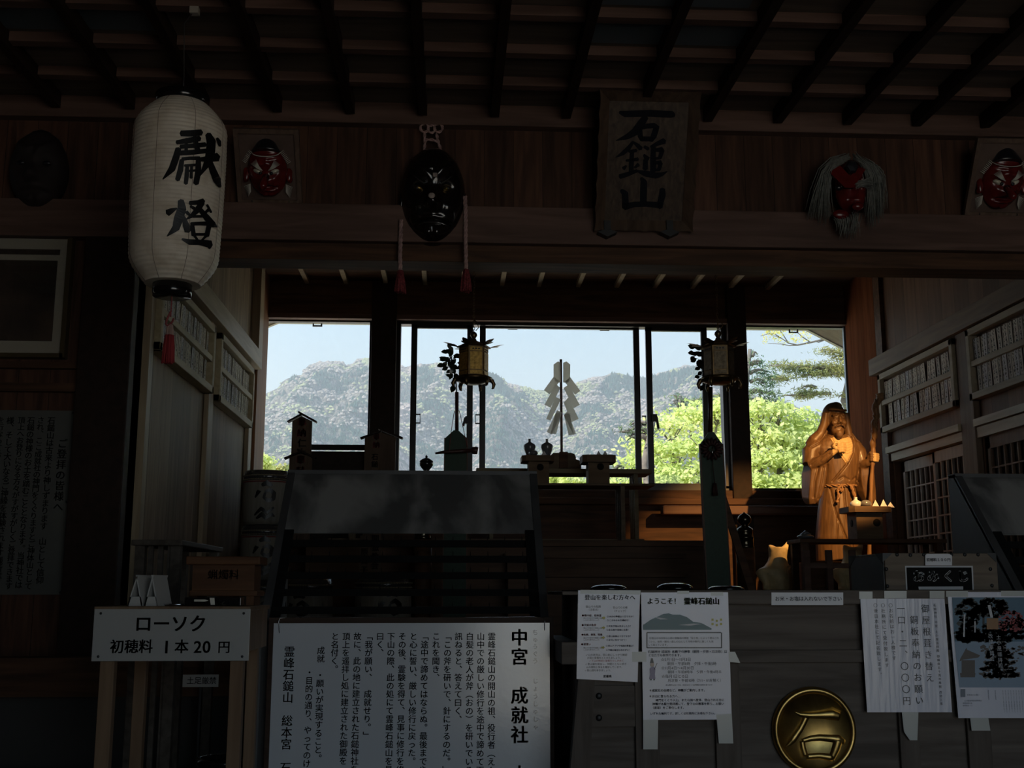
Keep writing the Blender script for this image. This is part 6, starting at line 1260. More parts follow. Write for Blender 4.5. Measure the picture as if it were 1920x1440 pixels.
# ---------------------------------------------------------------- platform and altar
M_plat = wood('altar_platform_wood', (0.075, 0.042, 0.026), (0.14, 0.08, 0.05), 'x', 3)
ZP = 1.48
pf = thing('altar_platform', 'dark stepped wooden altar platform under the windows', 'platform', (0.3, 8.4, FZ))
build('deck', MB().box(-0.98, 1.78, 7.62, 8.93, ZP - 0.04, ZP).box(-1.47, -0.98, 8.0, 8.93, ZP - 0.04, ZP), M_plat, pf, 0.003)
build('front_panel', MB().box(-0.96, 1.76, 7.66, 7.70, FZ, ZP - 0.04), M_plat, pf); build('side_panel', MB().box(-1.46, -0.98, 8.03, 8.06, FZ, ZP - 0.04), M_plat, pf); build('side_panel', MB().box(1.72, 1.76, 7.7, 8.93, FZ, ZP - 0.04), M_plat, pf)
build('ledge', MB().box(0.35, 1.55, 7.50, 7.66, 1.36, 1.39), M_plat, pf); build('ledge', MB().box(0.35, 1.55, 7.40, 7.66, 1.235, 1.262), M_plat, pf); build('riser', MB().box(0.37, 1.53, 7.44, 7.66, FZ, 1.235).box(0.37, 1.53, 7.54, 7.66, 1.262, 1.36), M_plat, pf)
def offering_table(y0, y1, u0, u1, vtop, vbot, label, zfoot, leg_u, mat):
    x0, zt0 = scr(u0, vtop, y0); x1, _ = scr(u1, vtop, y0); zb0 = scr(u1, vbot, y0)[1]
    t = thing('offering_table', label, 'table', ((x0 + x1) / 2, (y0 + y1) / 2, zfoot), 'altar tables')
    build('top', MB().box(x0, x1, y0, y1, zb0, zt0), mat, t, 0.003)
    build('runner', MB().box(x0 + 0.06, x1 - 0.06, (y0 + y1) / 2 - .02, (y0 + y1) / 2 + .02, zfoot, zfoot + 0.03), mat, t)
    for s in (0, 1):
        for k in range(4):
            xa = (scr(leg_u, 950, (y0 + y1) / 2)[0]) if s else x0 + x1 - scr(leg_u, 950, (y0 + y1) / 2)[0]
            yy = lerp(y0 + 0.03, y1 - 0.05, k / 3.0); build('leg', MB().box(xa - 0.014, xa + 0.014, yy, yy + 0.022, zfoot + (0.03 if abs(yy - (y0 + y1) / 2) < .04 else 0), zb0), mat, t)
    return x0, x1, zt0
M_alt = wood('altar_cypress', (0.12, 0.085, 0.055), (0.19, 0.14, 0.09), 'x', 4)
big = offering_table(7.95, 8.28, 598, 1228, 903.5, 911, 'long dark altar table holding the wooden offering stands', ZP, 1163, M_alt)
small = offering_table(8.42, 8.72, 893, 1222, 877.5, 888, 'higher narrow altar table behind, carrying the white paper wand', ZP, 1189, wood('altar_cypress_greenlit', (0.17, 0.14, 0.085), (0.24, 0.2, 0.13), 'x', 4))  # wood tinted green for the window light that falls on it
M_san = wood('offering_stand_cypress', (0.12, 0.075, 0.043), (0.18, 0.118, 0.07), 'x', 5)
M_hole_shade = plain('stand_hole_shade', (0.006, 0.005, 0.004), 0.9)  # dark discs colour in the shade of the stands' holes
def sanbo(y, ut0, ut1, vt0, vt1, ub0, ub1, vb, hole, label, zfoot=None, depth=0.24):
    x0, z1 = scr(ut0, vt0, y); x1, z0 = scr(ut1, vt1, y); xb0, zb_ = scr(ub0, vb, y); xb1 = scr(ub1, vb, y)[0]; zb_ = zfoot if zfoot is not None else zb_
    t = thing('offering_stand', label, 'offering stand', ((x0 + x1) / 2, y + depth / 2, zb_), 'wooden offering stands'); c = 0.03
    oc = [(x0 + c, y), (x1 - c, y), (x1, y + c), (x1, y + depth - c), (x1 - c, y + depth), (x0 + c, y + depth), (x0, y + depth - c), (x0, y + c)]
    n = 8; w_ = 0.006; cx, cy = (x0 + x1) / 2, y + depth / 2
    ins = [(cx + (a - cx) * .95, cy + (b - cy) * .95) for a, b in oc]
    zf = z1 - 0.001; vs = [(a, b, z0) for a, b in oc] + [(a, b, z1) for a, b in oc] + [(a, b, z1) for a, b in ins] + [(a, b, zf) for a, b in ins]
    fs = [tuple(reversed(range(8)))] + [(k * 8 + i, k * 8 + (i + 1) % 8, (k + 1) * 8 + (i + 1) % 8, (k + 1) * 8 + i) for k in range(3) for i in range(8)] + [tuple(range(24, 32))]
    build('tray', MB().add(vs, fs), M_san, t)
    dd = min(depth - 0.04, xb1 - xb0); yb0 = y + (depth - dd) / 2 - 0.0
    bd = build('pedestal', MB().box(xb0, xb1, yb0, yb0 + dd, zb_, z0), M_san, t, 0.003)
    hu, hv, hr = hole; p = P(hu, hv, yb0); r = hr * mpp(hu, hv, yb0)
    build('opening', MB().lathe((p.x, yb0 + 0.0005, p.z), [(0, 0.002), (r, 0.002), (r, -0.002), (0, -0.002)], 20, M=R90), M_hole_shade, bd)
    build('opening', MB().lathe((xb0 - 0.0005, yb0 + dd / 2, p.z), [(0, 0.002), (r, 0.002), (r, -0.002), (0, -0.002)], 20, M=Matrix.Rotation(-math.pi / 2, 3, 'Y')), M_hole_shade, bd)
    return x0, x1, z1, y, depth
sA = sanbo(7.97, 979, 1040, 853, 864, 992, 1031, 905, (1013, 876, 6.5), 'wooden offering stand with two dark vases, left of the paper wand', big[2])
sB = sanbo(7.97, 1093, 1156, 852, 866, 1105, 1145, 903, (1126, 875, 6.5), 'wooden offering stand with small white cones, right of the paper wand', big[2])
M_vase = plain('pale_porcelain', (0.13, 0.135, 0.15), 0.2, coat=0.4)
for u, lab in ((993, 'small dark round vase with a short neck on the left offering stand, left one'), (1025.5, 'small dark round vase with a short neck on the left offering stand, right one')):
    p = P(u, 850, 8.09); k = mpp(u, 850, 8.09); z0 = sA[2]; sc_ = (P(u, 823, 8.09).z - z0) / 30
    tag(build('vase', MB().lathe((p.x, 8.09, z0), [(0, 0), (6 * k, 0), (6.5 * k, 3 * sc_), (10 * k, 11 * sc_), (11.8 * k, 17 * sc_), (11 * k, 20 * sc_), (6 * k, 23.3 * sc_), (2.6 * k, 24.5 * sc_), (2.3 * k, 29 * sc_), (2.9 * k, 30 * sc_), (0, 30 * sc_)], 28), M_vase), lab, 'vase', 'vases on the offering stand')
def cone(x, y, z, r, h, lab, grp=None, name='salt_cone'):
    tag(build(name, MB().lathe((x, y, z), [(r, 0), (r * .5, h * .5), (0, h)], 14), plain('salt', (0.7, 0.7, 0.72), 0.8) if 'salt' not in MATS else MATS['salt']), lab, 'salt cone', grp)
def at8(u, y): return scr(u, 850, y)[0]
p = P(1000, 850, 8.03); m = MB(); m.ell((p.x, 8.035, sA[2] + 0.022), (0.033, 0.03, 0.022)); tag(build('rice_mound', m, M_vase), 'low pale mound in front of the left vase on the left offering stand', 'mound')
cone(at8(1020, 8.02), 8.02, sA[2], 0.024, 0.038, 'small white cone between the two vases on the left offering stand')
cone(at8(1122.5, 8.03), 8.03, sB[2], 0.02, 0.034, 'small white cone on the right altar offering stand, left one of the pair', 'cones on the right altar stand'); cone(at8(1134.5, 8.03), 8.03, sB[2], 0.02, 0.036, 'small white cone on the right altar offering stand, right one of the pair', 'cones on the right altar stand')
# paper wand
Yg = 8.55; gx = P(1053, 850, Yg).x; gz = small[2]
gw = thing('paper_wand', 'upright wand with white zigzag paper streamers in the middle of the window', 'paper wand', (gx, Yg, gz))
k_ = 5.54
def gp(x, y): return (960 + x / k_, 660 + y / k_)
sp_ = [(1037.5, 849), (1070, 849), (1077, 851), (1079.5, 856), (1080, 861), (1086, 863), (1089.5, 869), (1090, 878.5), (1020, 878.5), (1020, 869), (1024, 863), (1030, 861), (1031, 855)]
m = MB(); q = [scr(u, v, Yg - 0.03) for u, v in sp_]; q = [(x, max(z, gz)) for x, z in q]; m.prism(list(reversed(q)), Yg - 0.03, Yg + 0.03); build('stand', m, M_alt, gw)
m = MB(); x0, z1 = scr(1049, 847, Yg - .05); x1, z0 = scr(1065, 878, Yg - .05); m.box(x0, x1, Yg - 0.05, Yg - 0.03, max(z0, gz), z1); build('stand_block', m, M_dark, gw)
build('wand', MB().bar((gx, Yg, P(1053, 852, Yg).z), (gx, Yg, P(1053, 674, Yg).z), 0.018, 0.018, up=(0, 1, 0)), M_beam, gw)
M_goh, n_, l_, b_, o_ = newmat('streamer_paper'); b_.inputs['Base Color'].default_value = (0.75, 0.75, 0.73, 1); b_.inputs['Roughness'].default_value = 0.8
t_ = n_.new('ShaderNodeBsdfTranslucent'); t_.inputs[0].default_value = (0.8, 0.8, 0.76, 1); x_ = n_.new('ShaderNodeMixShader'); x_.inputs[0].default_value = 0.6; l_.new(b_.outputs[0], x_.inputs[1]); l_.new(t_.outputs[0], x_.inputs[2]); l_.new(x_.outputs[0], o_.inputs[0])
for nm, polys in (('left', [[(432, 130), (478, 97), (508, 112), (508, 316), (455, 318), (432, 262)], [(432, 258), (492, 310), (390, 440), (332, 395)], [(455, 332), (502, 372), (402, 578), (338, 548)], [(455, 466), (507, 492), (400, 714), (355, 695)], [(468, 604), (517, 628), (412, 858), (361, 830)], [(450, 640), (517, 628), (458, 852), (404, 848)]]),
                  ('right', [[(532, 112), (565, 97), (605, 130), (603, 262), (585, 318), (532, 316)], [(603, 258), (709, 404), (655, 443), (548, 312)], [(585, 338), (704, 548), (640, 583), (538, 375)], [(585, 472), (693, 695), (616, 728), (538, 525)], [(575, 615), (665, 848), (640, 862), (538, 655)], [(540, 650), (600, 640), (640, 858), (588, 866)]])):
    m = MB()
    for i, pl in enumerate(polys): quadflat(m, [gp(*c) for c in pl], Yg - 0.016 - 0.006 * i + (0.004 if i == 5 else 0), 0.0012)
    build('streamer', m, M_goh, gw)
# round black lidded jar
Yj = 8.05; p = P(799, 880, Yj); k = mpp(799, 868, Yj); jz = big[2]
jt = thing('lidded_jar', 'small round black jar with a pointed lid above the candle rack hood', 'jar', (p.x, Yj + 0.06, jz)); h0 = P(799, 885, Yj).z
build('stand', MB().box(p.x - 0.06, p.x + 0.06, Yj, Yj + 0.12, jz, h0 + 0.005), M_alt, jt)
build('body', MB().lathe((p.x, Yj + 0.06, 0), [(0, h0 + .005), (7 * k, h0 + .005), (5 * k, h0 + 4 * k), (9 * k, h0 + 9 * k), (12.5 * k, h0 + 14 * k), (13 * k, h0 + 18 * k), (11.5 * k, h0 + 22 * k)], 28), M_blackgloss, jt)
build('lid', MB().lathe((p.x, Yj + 0.06, 0), [(13.4 * k, h0 + 20.5 * k), (12 * k, h0 + 23.5 * k), (7 * k, h0 + 27 * k), (2 * k, h0 + 28.5 * k), (2.6 * k, h0 + 31 * k), (0, h0 + 34.5 * k)], 28), M_blackgloss, jt)
# dark chest behind the votive boards, with a bar above
Yc_ = 8.45; x0, z1 = scr(575, 846, Yc_); x1 = scr(700, 846, Yc_)[0]
cb = thing('dark_cabinet', 'dark cabinet with a bar across its top between the votive boards', 'cabinet', ((x0 + x1) / 2, Yc_ + .12, ZP))
build('body', MB().box(x0, x1, Yc_, Yc_ + 0.24, ZP, z1), M_rafter, cb); build('bar', MB().box(x0, x1, Yc_ + 0.01, Yc_ + 0.05, scr(600, 842.5, Yc_)[1], scr(600, 833, Yc_)[1]), M_rafter, cb)
for xx in (x0, x1 - 0.03): build('bar_post', MB().box(xx, xx + 0.03, Yc_ + 0.01, Yc_ + 0.05, z1, scr(600, 842, Yc_)[1]), M_rafter, cb)
# votive boards with little roofs
M_vot = wood('votive_board_wood', (0.10, 0.066, 0.043), (0.15, 0.10, 0.07), 'z', 5); M_redink = plain('red_ink', (0.22, 0.02, 0.02), 0.5)
def votive(y, ul, ur, peak, el, er, label, lines, zfoot=ZP):
    x0 = scr(ul, el[1], y)[0]; x1 = scr(ur, er[1], y)[0]; px_, pz = scr(peak[0], peak[1], y); ze = scr(ul, el[1] - 2, y)[1]
    t = thing('votive_board', label, 'votive board', ((x0 + x1) / 2, y, zfoot), 'roofed votive boards')
    build('board', MB().prism([(x0, zfoot), (x1, zfoot), (x1, ze), (px_ * .5 + (x0 + x1) / 4, pz - 0.012), (x0, ze)], y, y + 0.02), M_vot, t)
    a = P(el[0], el[1], y); b = P(er[0], er[1], y); pk = Vector((px_, y, pz)); pk2 = P(peak[0] - 5, peak[1] - 3, y)
    build('roof_slat', MB().bar(a + Vector((0, 0.005, 0)), pk + Vector((0, 0.005, -0.002)), 0.07, 0.010, up=(0, 0, 1)), M_rafter, t); build('roof_slat', MB().bar(b + Vector((0, 0.005, 0)), pk2 + Vector((0, 0.005, 0.004)), 0.07, 0.012, up=(0, 0, 1)), M_rafter, t)
    for s, u, v, px, mt_ in lines: m = MB(); text(m, s, u, v, px, y - 0.001, vertical=True, bold=0.03, adv=1.08); build('lettering', m, mt_, t)
votive(8.30, 548, 585, (565, 777), (539.5, 791.5), (593.5, 791.5), 'tall roofed votive board with red and black writing at the left window', [('奉納', 566.5, 783, 18, M_redink), ('仁木', 566.5, 822, 17, M_ink)])
votive(8.12, 542.5, 585, (563, 847), (533.5, 860), (592, 859), 'shorter roofed votive board standing in front of the tall one', [('奉', 564, 853, 18, M_redink), ('献', 563, 874, 18, M_redink)])
votive(8.33, 684, 742, (715, 808), (676, 822), (755, 822), 'dark roofed votive board in front of the left window pillar', [('奉納', 706, 812, 14, M_redink), ('石鎚', 703, 850, 13, M_ink)])
# ---------------------------------------------------------------- sake barrels
M_straw = wood('barrel_wrap', (0.24, 0.225, 0.19), (0.32, 0.30, 0.26), 'z', 8); M_rope2 = plain('straw_rope', (0.22, 0.19, 0.13), 0.85, var=0.3, vscale=70); M_wrap = plain('shiny_wrap', (0.05, 0.05, 0.055), 0.2, coat=0.8, bump=0.6, vscale=22)
def barrel(x, y, z0, r, h, label, mark=0.0):
    t = thing('sake_barrel', label, 'barrel', (x, y, z0), 'straw wrapped sake barrels')
    build('body', MB().lathe((x, y, z0), [(0, 0), (r * .88, 0), (r * .97, h * .08), (r, h * .5), (r * .97, h * .86), (r * .90, h * .97), (0, h * .97)], 40), M_straw, t)
    build('top_wrap', MB().lathe((x, y, z0), [(r * .985, h * .80), (r * .985, h * .88), (r * .92, h * .985), (r * .5, h * 1.0), (0, h * 1.0)], 40), M_wrap, t)
    mb = MB()
    for zz in (.82, .89): twisted(mb, [(x + math.cos(a * math.pi / 20) * r * 1.0, y + math.sin(a * math.pi / 20) * r * 1.0, z0 + h * zz) for a in range(41)], r * .028)
    build('rope', mb, M_rope2, t)
    build('red_band', MB().lathe((x, y, z0), [(r * .99, h * .765), (r * 1.004, h * .765), (r * 1.004, h * .785), (r * .99, h * .785)], 40), M_redink, t)
    def cy(u, v): a = u + mark; return Vector((x + math.sin(a) * (r * 1.006), y - math.cos(a) * (r * 1.006), z0 + v))
    mb = MB(); S = h / 100.0; A = 1 / r
    def st(pts): return [(px, py, w_) for px, py, w_ in pts]
    # loosely brushed signs: a dot, a ring with a sweep, and a cursive sign below
    brush(mb, [[(-8, -28, 6), (0, -24, 10), (10, -28, 5)], [(-18, -42, 3), (-13, -38, 8), (-20, -50, 3)], [(-2, -40, 4), (6, -36, 7), (14, -42, 8), (13, -52, 8), (4, -56, 7), (-4, -50, 5), (-2, -42, 4)], [(-20, -82, 3), (-8, -70, 7), (2, -78, 5), (14, -68, 4)], [(-16, -88, 4), (-6, -80, 8), (0, -88, 5), (10, -80, 7), (16, -84, 3)]], lambda u, v: cy(u * S * A, h * .98 + v * S), (0, 0, 1)); build('lettering', mb, M_ink, t)
    return t
bxc = P(502, 900, 7.75).x; ztop = P(500, 879, 7.6).z; hb = (ztop - FZ) / 3; rb = 46 * mpp(502, 900, 7.62)
for k, lab in enumerate(('straw wrapped sake barrel with black brushed signs, bottom of the stack by the left wall', 'straw wrapped sake barrel with black brushed signs, middle of the stack by the left wall', 'straw wrapped sake barrel with black brushed signs, topmost of the stack under the left window')):
    barrel(bxc, 7.75, FZ + hb * k, rb, hb, lab, 0.12)
p = P(719, 1080, 7.1); barrel(p.x, 7.12, FZ, 54 * mpp(719, 1080, 7.0), p.z - FZ, 'sake barrel on the floor seen through the candle rack, right one', 0.35)
p = P(578, 1084, 6.9); barrel(p.x, 6.95, FZ, 46 * mpp(578, 1084, 6.9), p.z - FZ, 'sake barrel on the floor seen through the candle rack, left one', -0.3)
# name plaques standing on the floor barrel
Ynp = 7.04; zq = P(719, 1080, 7.1).z
for k, (u, v, s, lab) in enumerate(((684, 1012, '三原貴子', 'narrow wooden name plaque behind the candle rack, left one of two'), (704, 1004, '開嶽教会', 'narrow wooden name plaque behind the candle rack, right one of two'))):
    x = scr(u, 1040, Ynp)[0]; t = thing('name_plaque', lab, 'plaque', (x, Ynp, zq), 'name plaques behind the rack'); w_ = 9.5 * mpp(u, 1040, Ynp)
    build('board', MB().box(x - w_, x + w_, Ynp + 0.03 * k, Ynp + 0.03 * k + 0.012, zq, scr(u, v - 8, Ynp)[1]), M_vot, t); m = MB(); text(m, s, u, v - 2, 15, Ynp + 0.03 * k - 0.001, vertical=True, bold=0.02, adv=1.12); build('lettering', m, M_ink, t)

# ---------------------------------------------------------------- green banners with sakaki branches
M_green = plain('green_brocade', (0.016, 0.045, 0.024), 0.6, var=0.2, vscale=40); M_gedge = plain('brocade_edge', (0.10, 0.045, 0.025), 0.6); M_leaf = plain('sakaki_leaf', (0.015, 0.028, 0.012), 0.3, coat=0.3); M_pole = plain('red_lacquer_pole', (0.05, 0.014, 0.010), 0.35)
def sprig(parent, pts, twigs, y):
    mb = MB(); lm = MB(); r = random.Random(int(pts[0][0]))
    for pl in [pts] + twigs: mb.tube([P(u, v, y) for u, v in pl], 0.0035, 5)
    build('twig', mb, M_rafter, parent)
def leaf(mb, c, d, L, wd, nrm):
    d = Vector(d).normalized(); s = d.cross(Vector(nrm)).normalized(); q = []
    prof_ = [(0, .12), (.25, .8), (.5, 1), (.75, .7), (1, .03)]
    for t, w_ in prof_: q.append((Vector(c) + d * L * t + Vector(nrm) * .004 * math.sin(t * 3), w_))
    vs = [p - s * wd * w_ for p, w_ in q] + [p + s * wd * w_ for p, w_ in q]; n = len(q); mb.add(vs, [(i, i + 1, n + i + 1, n + i) for i in range(n - 1)], True)
def masakaki(label, Y, board, pole, leaves, extra):
    (ul0, ur0, vsh, vpk), (ul1, ur1, v1) = board; a = scr(ul0, vsh, Y); b = scr(ur0, vsh, Y); pk = scr((ul0 + ur0) / 2, vpk, Y); c = scr(ul1, v1, Y); d = scr(ur1, v1, Y)
    f = (a[1] - FZ - .06) / (a[1] - c[1]); lo_ = (lerp(a[0], c[0], f), FZ + .06); ro_ = (lerp(b[0], d[0], f), FZ + .06)
    t = thing('green_banner', label, 'banner', ((lo_[0] + ro_[0]) / 2, Y, FZ), 'green banner boards with sakaki')
    build('base', MB().box(lo_[0] - 0.06, ro_[0] + 0.06, Y - 0.08, Y + 0.1, FZ, FZ + 0.06), M_dark, t)
    build('brocade', MB().prism([lo_, ro_, b, (pk[0] + .015, pk[1]), (pk[0] - .015, pk[1]), a], Y, Y + 0.03), M_green, t)
    e = 0.007; build('edging', MB().prism([(lo_[0] - e, lo_[1]), lo_, a, (a[0] - e, a[1])], Y - 0.002, Y + 0.032).prism([ro_, (ro_[0] + e, ro_[1]), (b[0] + e, b[1]), b], Y - 0.002, Y + 0.032), M_gedge, t)
    pu, pv0, pv1, pw = pole; m = MB(); m.tube([P(pu, pv0, Y + .015), P(pu, pv1, Y + .015)], pw * mpp(pu, pv0, Y) / 2, 8); build('pole', m, M_pole, t)
    stem = [P(u, v, Y + .015) for u, v in leaves[0]]; m = MB(); m.tube(stem, 0.004, 5); lm = MB(); r = random.Random(int(pu))
    for (u, v, du, dv, L) in leaves[1]:
        p0 = P(u, v, Y + r.uniform(-.05, .06)); p1 = P(u + du, v + dv, p0.y + r.uniform(-.02, .02)); near = min(stem, key=lambda q: (q - p0).length); m.tube([near, p0], 0.0018, 4); leaf(lm, p0, p1 - p0, L * 1.3 * mpp(u, v, Y), L * mpp(u, v, Y) * .42, (r.uniform(-.3, .3), -1, r.uniform(-.5, .5)))
    build('twigs', m, M_rafter, t); build('leaves', lm, M_leaf, t)
    return t
r6 = random.Random(66)
LF = [(838, 670, -14, 6, 12), (845, 676, -14, -3, 12), (832, 683, -13, 4, 11), (840, 688, -12, 6, 11), (846, 665, -8, -9, 11), (850, 658, -8, -8, 10), (842, 660, -13, 0, 12), (850, 672, 10, -8, 11), (846, 684, 10, 6, 12), (842, 676, 3, 12, 12), (852, 690, -8, 10, 11), (854, 664, 10, 6, 11), (847, 694, -9, 5, 10), (852, 700, 6, 10, 12), (846, 706, -10, -3, 9), (852, 722, -6, 14, 13), (852, 712, -3, 12, 11), (856, 704, 8, 6, 12), (858, 680, 10, 2, 12), (858, 692, 9, -6, 12), (838, 678, -9, 10, 11), (846, 654, -6, -8, 9), (848, 690, 4, 10, 12), (850, 682, -2, 12, 13), (842, 668, 6, -10, 11), (855, 674, -10, 8, 12), (836, 676, -12, -6, 11), (848, 699, -4, 10, 11)]
mL = masakaki('green pointed banner with a sheathed sword and sakaki branch, left of the altar', 6.9, ((835, 875, 821, 807), (831, 873.5, 1105)), (856.5, 735, 812, 7), ([(856, 738), (855, 715), (850, 690), (846, 670), (840, 655)], LF), None)
sm_ = MB(); Ysw = 6.86; a = P(816, 849, Ysw); b = P(884, 845, Ysw); sm_.tube([P(816, 850, Ysw), P(833, 847.5, Ysw), P(860, 846, Ysw), P(884, 844.5, Ysw)], [0.006, 0.010, 0.012, 0.013], 8); build('sword_sheath', sm_, M_pole, mL)
sm_ = MB(); sm_.tube([P(884, 844.5, Ysw), P(886, 844.5, Ysw), P(893, 844.5, Ysw), P(896, 845, Ysw)], [0.016, 0.022, 0.024, 0.020], 10); build('sword_hilt', sm_, M_pole, mL)
sm_ = MB(); sm_.tube([P(852, 770, Ysw + .02), P(846, 808, Ysw), P(842, 845, Ysw - .012)], 0.002, 4).tube([P(861, 770, Ysw + .02), P(868, 800, Ysw), P(876, 838, Ysw - .012)], 0.002, 4); build('sword_cords', sm_, M_cord, mL)
LR = [(1310, 663, -20, 3, 12), (1306, 672, -14, 8, 11), (1316, 655, -12, -5, 12), (1316, 668, -10, -8, 12), (1312, 676, 8, 8, 12), (1318, 660, 8, 8, 12), (1300, 660, -12, 2, 10), (1304, 652, -12, -4, 12), (1312, 648, -12, 4, 11), (1318, 682, -8, 8, 11), (1313, 690, -10, 3, 10), (1316, 697, -8, 6, 10), (1312, 706, -10, 2, 10), (1316, 714, -8, 6, 10), (1320, 704, 6, 8, 10), (1322, 672, 10, 6, 12), (1322, 650, 8, -8, 11), (1308, 682, 9, 9, 11), (1318, 722, -4, 10, 10), (1322, 690, 6, 8, 12), (1324, 676, -3, 12, 12), (1302, 668, -8, 8, 10), (1314, 674, -6, 10, 12), (1320, 712, 6, 9, 11)]
mR = masakaki('green pointed banner with a red rosette and sakaki branch, right of the altar', 6.76, ((1314, 1354, 832, 810), (1327, 1369, 1105)), (1332, 726, 815, 9), ([(1330, 728), (1326, 700), (1322, 680), (1318, 660), (1316, 648)], LR), None)
Yr_ = 6.74; m = MB(); rc_ = P(1335, 842, Yr_)
for k in range(16): a = 2 * math.pi * k / 16; m.ell(rc_ + Vector((math.cos(a) * .045, 0, math.sin(a) * .045)), (0.026, 0.010, 0.010), 8, 6, R=Matrix.Rotation(-a, 3, 'Y'))
build('rosette', m, plain('dull_red_silk', (0.04, 0.010, 0.008), 0.6), mR)
m = MB(); m.tube([P(1336, 838, Yr_ - .02), P(1336, 856, Yr_ - .02)], [0.004, 0.006], 8); build('bright_bead', m, M_steel, mR)
m = MB(); m.tube([P(1336, 856, Yr_ - .01), P(1337, 880, Yr_ - .01), P(1340, 906, Yr_ - .01)], 0.0025, 5); tassel(m, P(1340, 906, Yr_ - .01), 0.008, 0.016, 0.075, 14); build('tassel', m, MATS['dull_red_silk'], mR)
# ---------------------------------------------------------------- hanging bronze lanterns
def hex_lantern(u, v0, v1, Y, label, rot, gilt):
    c = P(u, (v0 + v1) / 2, Y); k = mpp(u, (v0 + v1) / 2, Y); zt2, zb2 = P(u, v0, Y).z, P(u, v1, Y).z; R_ = 27.5 * k
    t = thing('bronze_lantern', label, 'hanging lantern', (c.x, Y, zb2 - 24 * k), 'hanging bronze lanterns')
    build('body', MB().lathe((c.x, Y, 0), [(0, zb2), (R_, zb2), (R_, zt2), (0, zt2)], 6, smooth=False, ph=rot), M_bronze, t)
    for j in range(6):
        a = 2 * math.pi * (j + rot + .5) / 6; ax = Vector((math.cos(a), math.sin(a), 0)); tx = Vector((-ax.y, ax.x, 0)); ap = R_ * math.cos(math.pi / 6); mb = MB(); w_ = R_ * .40
        R_m = Matrix((tx, ax, Vector((0, 0, 1)))).transposed(); cc = Vector((c.x, Y, 0)) + ax * (ap + 0.003); zs_ = [(0.04, .16), (.20, .80), (.84, .96)]
        for za, zb3 in zs_: z0_, z1_ = lerp(zb2, zt2, za), lerp(zb2, zt2, zb3); mb.obox(cc + Vector((0, 0, (z0_ + z1_) / 2)), (w_, 0.002, (z1_ - z0_) / 2), R_m)
        pn_ = build('door_panel', mb, gilt, t)
        mb = MB(); zz = lerp(zb2, zt2, .90)
        for q in range(-1, 2): mb.obox(cc + ax * .003 + tx * q * w_ * .5 + Vector((0, 0, zz)), (w_ * .16, .0012, .004), R_m)
        build('piercing', mb, M_black, pn_)
    # roof with upturned leaf points
    build('roof', MB().lathe((c.x, Y, zt2), [(R_ * 1.16, 0.0), (R_ * 1.22, .006), (R_ * .95, .016), (R_ * .55, .034), (R_ * .22, .046), (R_ * .16, .06), (0, .062)], 6, ph=rot, smooth=False), M_bronze, t)
    mb = MB()
    for j in range(6):
        a = 2 * math.pi * (j + rot) / 6; d = Vector((math.cos(a), math.sin(a), 0)); p0 = Vector((c.x, Y, zt2 + .004)) + d * R_ * 1.1
        for q in (0, 1, 2): leaf(mb, p0, d * 1 + Vector((-d.y, d.x, 0)) * (q - 1) * .35 + Vector((0, 0, .18 + .1 * (q == 1))), R_ * (1.05 if q == 1 else .75), R_ * .22, (0, 0, 1))
    build('leaf_points', mb, M_bronze, t)
    build('finial', MB().lathe((c.x, Y, zt2 + .058), [(.008, 0), (.014, .008), (.022, .022), (.018, .036), (.006, .046), (0, .05)], 16), M_bronze, t)
    build('lotus_base', MB().lathe((c.x, Y, zb2), [(R_ * 1.12, 0.0), (R_ * 1.3, -.008), (R_ * 1.28, -.02), (R_ * .85, -.036), (R_ * .5, -.044), (0, -.046)], 24, ph=rot), M_bronze, t)
    for j in range(6):
        a = 2 * math.pi * (j + rot) / 6; d = Vector((math.cos(a), math.sin(a), 0)); p0 = Vector((c.x, Y, zb2 - .012)); build('foot', MB().tube([p0 + d * R_ * .9, p0 + d * R_ * 1.3 + Vector((0, 0, -.008)), p0 + d * R_ * 1.42 + Vector((0, 0, -.03)), p0 + d * R_ * 1.36 + Vector((0, 0, -.052)), p0 + d * R_ * 1.26 + Vector((0, 0, -.056))], [.012, .014, .012, .008, .004], 8), M_bronze, t)
    mb = MB(); z = zt2 + .105; i = 0
    while z < 3.61:
        mb.tube([Vector((c.x + (.006 * math.cos(q * math.pi / 4) if i % 2 else 0), Y + (0 if i % 2 else .006 * math.cos(q * math.pi / 4)), z + .012 * math.sin(q * math.pi / 4))) for q in range(9)], .0022, 4, caps=False); z += .019; i += 1
    mb.tube([(c.x + .012, Y, zt2 + .11), (c.x + .03, Y, zt2 + .13), (c.x + .02, Y, zt2 + .16), (c.x + .002, Y, zt2 + .18)], .003, 5)
    build('chain', mb, M_bronze, t)
M_gilt = plain('gilt_lantern_panel', (0.42, 0.26, 0.07), 0.42, metal=0.85, var=0.4, vscale=70); M_dullg = plain('dull_lantern_panel', (0.15, 0.12, 0.08), 0.5, metal=0.85, var=0.4, vscale=70)
hex_lantern(888, 653, 707, 6.8, 'hanging bronze lantern with a gilt panel over the left green banner', 0.15, M_gilt)
hex_lantern(1348, 652, 707, 6.42, 'hanging bronze lantern with pierced panels in front of the right window pillar', -0.12, M_dullg)
